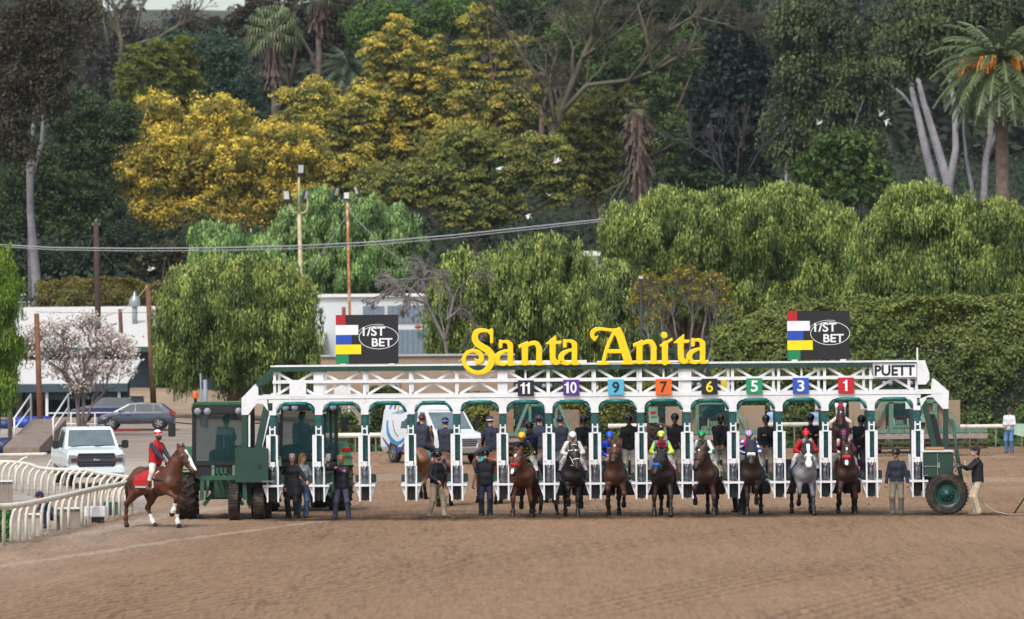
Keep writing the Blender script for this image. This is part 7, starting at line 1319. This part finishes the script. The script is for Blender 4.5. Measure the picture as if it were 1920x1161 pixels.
for q in RH:
    Y = 120.35+.25*abs(math.sin(q['px'])); loc = at(q['px'], Y); rz = R(180+q['th'])
    horse(q['lab'], loc, rz, coat=q['coat'], points=q.get('points', '#1a1311'), face=q['face'], fl=q['fl'], hl=q['hl'], wide=q['wide'], neck=(-q['nk'][0], q['nk'][1], q['nk'][2]), muz=(-q['mz'][0], q['mz'][1], q['mz'][2]),
          cloth=q['cloth'], roll=q.get('roll'), blink=q.get('blink'), bridle=q.get('bridle', '#1c1714'), dapple=q.get('dapple', False), s=.97, mane='#17110f' if not q.get('dapple') else '#4a4a4e', cat='racehorse', group='racehorses breaking from the gate', vox=.017)
    rider(q['j'], (loc[0]+q['jx'], loc[1], -.03), rz, top=q['top'], sleevecol=q['slv'], topfn=mk_silk(q['top'], q['slv'], q['fn']) if q['fn'] else None, headcol=q['cap'], headcol2=q.get('cap2'), capfn=q.get('capfn'), goggles=q['goggles'], cat='jockey', group='jockeys on the racehorses', vox=.013)
# assistant starters standing on the stall ledges
ZL = .905
def starter(px, Y, lab, rz=180, z=ZL, **k):
    d = dict(H=1.76, head='helmet', headcol='#15171d', top=NAVY, pants=KH, cat='person', belt=True); d.update(k); return person(lab, at(px, Y, z), R(rz), **d)
starter(996, 121.2, 'gate assistant in a navy vest leaning sideways over the chestnut horse, one arm pointing down', rz=150, pel=(0, 0, .90), lean=(-.15, .35), hands=[(.40, .55, 1.35), (-.30, .45, 1.05)], look=(-.5, 1, -.1), sleeve='short', vest='#1b2236', top='#1c2a5a', z=.80)
starter(1096, 121.4, 'gate assistant in a navy jacket and black helmet between the numbers 10 and 9', hands=[(-.05, .38, .98), (.02, .36, .95)], look=(0, 1, -.35), lean=(0, .12), elbp=[(-.6, -.5, -.6), (.6, -.5, -.6)])
starter(1181, 121.4, 'gate assistant in a black vest and cap style helmet behind the blue jockey', hands=[(-.2, .32, 1.12), (.24, .12, .85)], look=(.2, 1, -.25), sleeve='short', vest='#1d1b22', top='#1e2233', pants='#b0aa9e', skin=SK)
starter(1267, 121.4, 'gate assistant raising one hand to his helmet behind the yellow jockey', hands=[(.42, .14, 1.56), (-.26, .18, .78)], elbp=[(1, .2, -.2), (-.5, -.8, -.2)], look=(.1, 1, 0), sleeve='short', vest='#24202a', top='#1c1f30', pants='#a0978a', H=1.78)
starter(1352, 121.4, 'bearded gate assistant in a black jacket with a red zip behind the green jockey', hands=[(-.04, .36, .93), (.08, .36, .90)], look=(-.15, 1, -.25), beard='#1c1512', pants='#a8a296', top='#11131c', skin='#96664c')
starter(1438, 121.4, 'gate assistant in a dark zip top with folded arms behind the pink jockey', hands=[(.02, .26, 1.22), (.16, .30, .95)], look=(.2, 1, -.15), H=1.72, top='#14151c')
starter(1521, 121.5, 'gate assistant in a black jacket reaching over the grey horse', hands=[(-.16, .42, 1.22), (.10, .42, 1.25)], look=(.25, 1, -.35), lean=(0, .2), pants='#a8a194', beard='#9a9186', top='#121319')
starter(1611, 121.2, 'gate assistant in dark clothes gripping the stall post with bent head at number 1', hands=[(-.28, .22, 1.50), (-.24, .30, 1.30)], look=(.1, 1, -.7), lean=(-.10, .3), sleeve='short', top='#14182a', pants='#161a2a', hair='#4a3526', H=1.74)
person('gate crew member in black boots standing behind the post between numbers 11 and 10', at(1027, 122.6), R(180), H=1.72, top='#14182a', pants='#6a604f', boots='#15151a', head='helmet', headcol='#15171d', feet=[(-.26, .1, 0), (.20, -.05, 0)], lean=(0, .4))
person('gate crew member in navy trousers standing behind the post between numbers 6 and 5', at(1385, 122.6), R(150), H=1.66, top='#14182a', pants='#171e33', shoes='#4a3f35', head='helmet', headcol='#15171d', feet=[(-.2, .25, 0), (.18, -.2, 0)], lean=(.1, .5))
# people on foot in front
def onfoot(px, fy, lab, rz=180, **k): Y = gy(px, fy); return person(lab, at(px, Y), R(rz), **k), Y
def coat_f(v, c, b): rel = v-b['pel']; h = rel @ b['td']; c[(h > .40) & (np.abs(rel @ b['rt']) > .10)] = cl('#7a4a44'); return c
onfoot(549, 972.5, 'woman with cropped lilac hair in a black coat touching the stall ledge', rz=165, H=1.70, female=True, top='#121016', pants='#121016', hands=[(-.52, .28, .98), (.16, .18, .74)], head='hair', hair='#a8949e', skin='#b98a76', shoes='#26262a', look=(-.25, 1, 0))
soft('coat_skirt', [C((-.07, 0, .98), .15, (-.09, 0, .68), .18), C((.07, 0, .98), .15, (.09, 0, .68), .18)], MCOL, sc.objects['person'] if False else [o for o in sc.objects if o.get('label', '').startswith('woman with cropped')][0], .016, .05, ['#121016'])
onfoot(566, 971.5, 'blonde woman in a grey knit top and blue jeans behind the woman in black', rz=200, H=1.70, female=True, top='#8d9296', pants='#4b6688', hands=[(-.24, .26, 1.02), (.14, .30, 1.10)], head='long', hair='#8a6a44', skin='#b98a76', shoes='#5a3a2a', look=(-.75, 1, 0))
_, Yc = onfoot(641, 973, 'camera operator with ginger hair, purple sleeves and a dark vest', rz=180, H=1.66, female=True, fat=1.12, top='#4a2a4c', vest='#15161f', pants='#3a3d52', hands=[(.12, .40, 1.38), (-.10, .34, 1.30)], elbp=[(1.0, -.1, -.7), (-1.2, 0, -.5)], head='hair', hair='#9c5a2c', skin='#8f6656', look=(.15, 1, 0), shoes='#26262c', feet=[(-.18, .02, 0), (.18, 0, 0)])
v = at(622, Yc-.25, 1.42); o = empty('video_camera', v, R(-8), 'black shoulder video camera held by the ginger haired operator', 'camera'); B(MB(), -.13, .13, -.25, .2, -.12, .10).build('body', BLK, o, bevel=.02); MB().lathe([(.001, -.52), (.085, -.52), (.09, -.3), (.07, -.2)], (0, 0, 0), 'y', 16).build('lens', BLK, o, smooth=True); B(MB(), -.14, -.02, -.05, .1, .14, .34).build('transmitter', M('pale_kit', '#a9a7a0', rough=.5), o, bevel=.01); B(MB(), -.24, -.12, -.22, -.05, -.14, .0).build('viewfinder', BLK, o); MB().tube([(0, -.2, .1), (0, -.18, .2), (0, .12, .2), (0, .15, .1)], .018, 6).build('handle', BLK, o); B(MB(), -.2, -.13, 0, .2, 0, .22).build('battery', M('pale_kit', '#a9a7a0'), o)
onfoot(818, 971, 'man in a black helmet, navy jacket and khaki trousers walking to the right', rz=235, H=1.74, head='helmet', headcol='#14161d', top='#10131f', pants='#8d806c', hands=[(-.30, .36, 1.15), (.22, .22, 1.0)], feet=[(-.10, .20, 0), (.10, -.18, 0)], beard='#2a201a', look=(0, 1, -.05), shoes='#54483a', fat=1.1, goggles='#111111')
onfoot(911, 969, 'stout man in a navy vest and short sleeves holding a hand to his ear', rz=180, H=1.76, fat=1.22, head='helmet', headcol='#14161d', top='#12162a', vest='#10121c', sleeve='short', pants='#171f38', hands=[(-.16, .10, 1.56), (.34, .04, .84)], elbp=[(-1, .2, -.8), (.5, -.6, -.4)], beard='#a9a29a', skin='#a0685a', shoes='#5a4a3c')
onfoot(1682, 966, 'man in a black helmet and navy jacket standing right of the last horse', rz=172, H=1.72, fat=1.12, head='helmet', headcol='#15161c', top='#141a2c', pants='#6c6557', shoes='#54493c', look=(.5, 1, 0), goggles='#14110f', hands=[(-.30, .12, .86), (.28, .10, .84)])
onfoot(1834, 966.5, 'grey bearded man in a black cap reaching for the green pole by the big wheel', rz=98, H=1.78, fat=1.22, head='cap', headcol='#15161c', top='#0f1018', pants='#b5a68e', shoes='#6a5c4a', beard='#8d8782', glove='#4a4e5c', hands=[(-.2, .52, 1.32), (.1, .48, 1.34)], look=(0, 1, .05), elbp=[(-.3, -.3, -1), (.3, -.3, -1)])
onfoot(1893, 849.5, 'man in a white shirt and jeans reading his phone by the far rail', rz=155, H=1.84, head='cap', headcol='#2c2f3a', top='#c8cbd0', pants='#4d7099', shoes='#6a5a48', hands=[(-.10, .28, 1.18), (.06, .30, 1.16)], look=(-.1, 1, -.6))
person('spectator in a light blue shirt and blue cap behind stall 5', at(1449, 198.6), R(180), H=1.84, head='cap', headcol='#22366c', top='#8fa6c4', pants='#4a4a52', vox=.02); person('bald spectator in a light blue shirt behind stall 3', at(1531, 199), R(180), H=1.80, head='bare', top='#7f98bc', pants='#4a4a52', skin='#9a6a56', vox=.02)
Yr = gy(92, 992); person('crouching worker in a blue shirt bending behind the foreground rail', at(93, Yr+.4), R(115), H=1.56, pel=(0, -.12, .30), lean=(0, .75), feet=[(-.14, .12, 0), (.14, .0, 0)], top='#2c3a66', sleeve='short', pants='#1a2140', head='cap', headcol='#1e2a5a', hands=[(-.12, .5, .25), (.12, .5, .28)], look=(0, 1, -.4), skin='#8a5038')
# tractor drivers
for t_, lab, tc, hx in ((T1, 'tractor driver in a pale blue shirt seen from behind in the left cab', '#8d9cae', .16), (T2, 'tractor driver in a dark shirt in the cab behind the first stalls', '#4a5568', -.1)):
    person(lab, (t_[0]+hx*.3, t_[1]-.30, .94), R(0), H=1.76, pel=(0, 0, .98), lean=(.05, .08), feet=[(-.16, .52, .62), (.16, .52, .62)], kneep=[(-.2, 1, 1.2), (.2, 1, 1.2)], hands=[(-.16, .50, 1.18), (.20, .48, 1.18)], top=tc, pants='#2b2f3c', head='hair', hair='#1d1613', skin='#7a4a38', look=(.6, 1, 0))
# outrider on the left
Yo = 115.2; lo_ = at(296, Yo); rzo = R(-133)
hO = horse('chestnut pony horse with a white blaze walking right beside the tractor, red saddle cloth', lo_, rzo, coat='#54301f', points='#45271b', face='blaze', socks=(1, 1, 1, 0), fl=('stand', 'lift'), hl=('under', 'push'), neck=(-.06, .84, 1.98), muz=(-.12, 1.20, 1.50), mane='#3c1f15', cloth='#a5121a', clothtrim='#dcd8d4', saddle='#3a3c42', breast=True, s=1.0, vox=.016)
def ocap(L, c): m = L[:, 0] > .0; c[:] = cl('#b01420'); c[(L[:, 2] > .10) & m] = cl('#dcdcd8'); k = (np.floor(L[:, 0]*40)+np.floor(L[:, 2]*40)).astype(int) % 2 == 0; c[k & (L[:, 2] < .05)] = cl('#dcdcd8'); c[(L[:, 0] < -.05) & (L[:, 2] > .03)] = cl('#3a8a5a'); return c
rO = rider('outrider in a red vest and a red and white checked helmet on the chestnut', lo_, rzo, crouch=False, H=1.70, top='#1f2a3a', vest='#a8141e', headcol='#b01420', capfn=ocap, pants='#c9c4ba', boots='#5a3c22', mask='#1c2230', skin='#7a4a38', hands=[(-.1, .46, 1.66), (.1, .44, 1.70)])
em_ = MB(); 
for dx, dz, s in ((0, 0, .05), (.05, .02, .035), (-.04, .03, .03)): em_.box((-.335, -.40+dx, 1.0+dz), (.012, s, s))
em_.build('cloth_emblem', PW, hO)
# pony riders behind the empty stalls
def pony(px, Y, th, lab, jlab, coat, helm='#14182a', band=None, cloth='#2aa592', back_=True, top='#222738', pts='#20160f', jx=0, **k):
    loc = at(px, Y); h = horse(lab, loc, R(th), coat=coat, points=pts, cloth=cloth, s=1.0, group='pony horses behind the gate', fl=k.pop('fl', ('stand', 'lift')), hl=k.pop('hl', ('stand', 'under')), mane=k.pop('mane', '#20160f'), vox=.02, face=k.pop('face', None), neck=k.pop('neck', (0, 1.02, 2.0)), muz=k.pop('muz', (0, 1.4, 1.52)))
    def bandf(L, c):
        if band: c[(L[:, 2] < .055) & (L[:, 2] > .015)] = cl(band)
        return c
    rider(jlab, (loc[0]+jx, loc[1], 0), R(th), crouch=False, top=top, headcol=helm, capfn=bandf, pants=k.pop('pants', '#2a2c38'), group='riders waiting behind the gate', **k)
pony(792, 135.5, -10, 'sorrel pony horse behind the third post, mostly hidden', 'rider in a navy jacket hidden behind the third stall post', '#6e4a34', cloth='#1fa08c', band='#8a2030')
pony(836, 129.5, -2, 'chestnut pony horse seen from behind, centred in the fourth stall', 'rider in a grey navy jacket and a helmet with a blue band, seen from behind', '#5f3a24', band='#5f92c8', cloth='#1fa08c', hl=('push', 'under'))
pony(921, 131, 24, 'bright chestnut pony horse turned to the left behind the fifth stall', 'rider in a dark jacket and a helmet with a white band on the bright chestnut', '#6e4226', band='#c9ccd4', cloth='#3fa8a0', neck=(.25, 1.0, 1.85), muz=(.5, 1.3, 1.45))
pony(1012, 131.5, 6, 'brown pony horse behind stall 11, hidden by the chestnut racehorse', 'hooded rider in dark grey behind stall 11', '#4a3428', cloth='#2a5560', helm='#22252e', top='#23283a')
pony(1052, 130.5, 4, 'dark grey pony horse seen from behind through stall 10', 'rider in a black hooded jacket seen from behind through stall 10', '#33343a', cloth='#3fa8a0', helm='#1d2029', band='#22307a', top='#151826', pts='#1a1a1e')
loc = at(1577, 178); horse('dark brown horse facing the camera far behind stall 1 with a red rein', loc, R(176), coat='#231916', face='star', neck=(0, .98, 1.92), muz=(0, 1.25, 1.40), cloth='#a01820', vox=.022, cat='horse', bridle='#8c1c20')
def sO(v, c, b): rel = v-b['pel']; h = rel @ b['td']; x = rel @ b['rt']; c[(np.abs(x) < .10) & (h > .25)] = cl('#a5141e'); return c
rider('rider in a white top with a red bib and folded arms far behind stall 1', loc, R(176), crouch=False, top='#c8ccd4', sleevecol='#c9cdd5', topfn=sO, pants='#c4beac', headcol='#a5141e', hands=[(.10, .26, 2.0), (-.10, .28, 2.02)], vox=.018)
# pigeons
def bird(px, py, Y, lab, rz, flap, s=1.0):
    p = W(px, py, Y); k = s; mb = soft('pigeon', [E((0, 0, 0), (.07*k, .16*k, .07*k)), E((0, .17*k, .04*k), (.04*k, .05*k, .04*k)), C((0, -.12*k, 0), .05*k, (0, -.28*k, 0), .03*k)], M('white_feather', '#c9cbcf', rough=.7, var=.1), None, .02, .02)
    mb.location = p; mb.rotation_euler = (R(-20), 0, rz); tag(mb, lab, 'bird', 'white pigeons in flight')
    for q in (-1, 1):
        a = flap if q < 0 else flap*.7; w_ = MB(); e1 = (q*.16*k*math.cos(a), .02, .16*k*math.sin(a)); e2 = (q*.42*k*math.cos(a*.8), -.10*k, .40*k*math.sin(a)*1.1)
        w_.add([(q*.03*k, .08*k, .02), (e1[0], .10*k, e1[2]), e2, (e1[0], -.10*k, e1[2]-.01), (q*.03*k, -.10*k, .0)]+[(x, y, z-.012) for x, y, z in [(q*.03*k, .08*k, .02), (e1[0], .10*k, e1[2]), e2, (e1[0], -.10*k, e1[2]-.01), (q*.03*k, -.10*k, .0)]], [(0, 1, 2, 3, 4), (9, 8, 7, 6, 5), (0, 5, 6, 1), (1, 6, 7, 2), (2, 7, 8, 3), (3, 8, 9, 4), (4, 9, 5, 0)]); w_.build('wing', M('white_feather', '#c9cbcf'), mb)
for a in ((1044, 304, 290, 'white pigeon with raised wings, highest of those over the lettering', 1.2, 1.0, 1.15), (936, 316, 290, 'white pigeon gliding left of the highest one', 1.5, -.3, 1.0), (1030, 367, 290, 'small white pigeon between two others above the cable', .4, .7, .7), (990, 404, 290, 'white pigeon flying just above the cable', 1.0, -.9, .9), (1652, 216, 340, 'upper white pigeon before the eucalyptus trunks', .5, 1.3, 1.2), (1662, 227, 340, 'lower white pigeon before the eucalyptus trunks', .7, -1.2, 1.2), (283, 506, 270, 'pale bird over the pepper tree near the barn pole', 1.3, .6, 1.0), (50, 598, 225, 'pale bird above the blossom tree at far left', .5, 1.2, .9), (1536, 232, 345, 'pale bird at the edge of the dark conifer', .8, 1.0, 1.1)):
    bird(*a)
# dirt thrown up by the hooves
mb = MB(); rg = random.Random(6)
for q in RH:
    for _ in range(34):
        x = gx(q['px']+rg.uniform(-38, 48), 119.9); s = rg.uniform(.006, .022); z = abs(rg.gauss(0, .16))+.02; mb.box((x, 119.6+rg.uniform(-.4, .6), z), (s*1.5, s, s), Matrix.Rotation(rg.random()*3, 3, (1, .4, .2)))
o = mb.build('thrown_dirt', M('thrown_soil', '#3a2c22', rough=1), None); tag(o, 'bits of dirt thrown up around the hooves', 'dirt', kind='stuff')
# ------------------------------------------------------------------ air
hm = bpy.data.materials.new('haze_air'); hm.use_nodes = True; hn = hm.node_tree; hn.nodes.clear(); vo = hn.nodes.new('ShaderNodeVolumePrincipled'); vo.inputs['Color'].default_value = (.80, .87, 1, 1); vo.inputs['Density'].default_value = 0.00005; vo.inputs['Anisotropy'].default_value = .2
ho_ = hn.nodes.new('ShaderNodeOutputMaterial'); hn.links.new(vo.outputs[0], ho_.inputs['Volume'])
hb_ = B(MB(), -310, 310, -40, 1150, -3, 95).build('haze', hm); tag(hb_, kind='stuff'); sc.cycles.volume_bounces = 0; sc.cycles.volume_step_rate = 10; sc.cycles.volume_preview_step_rate = 10
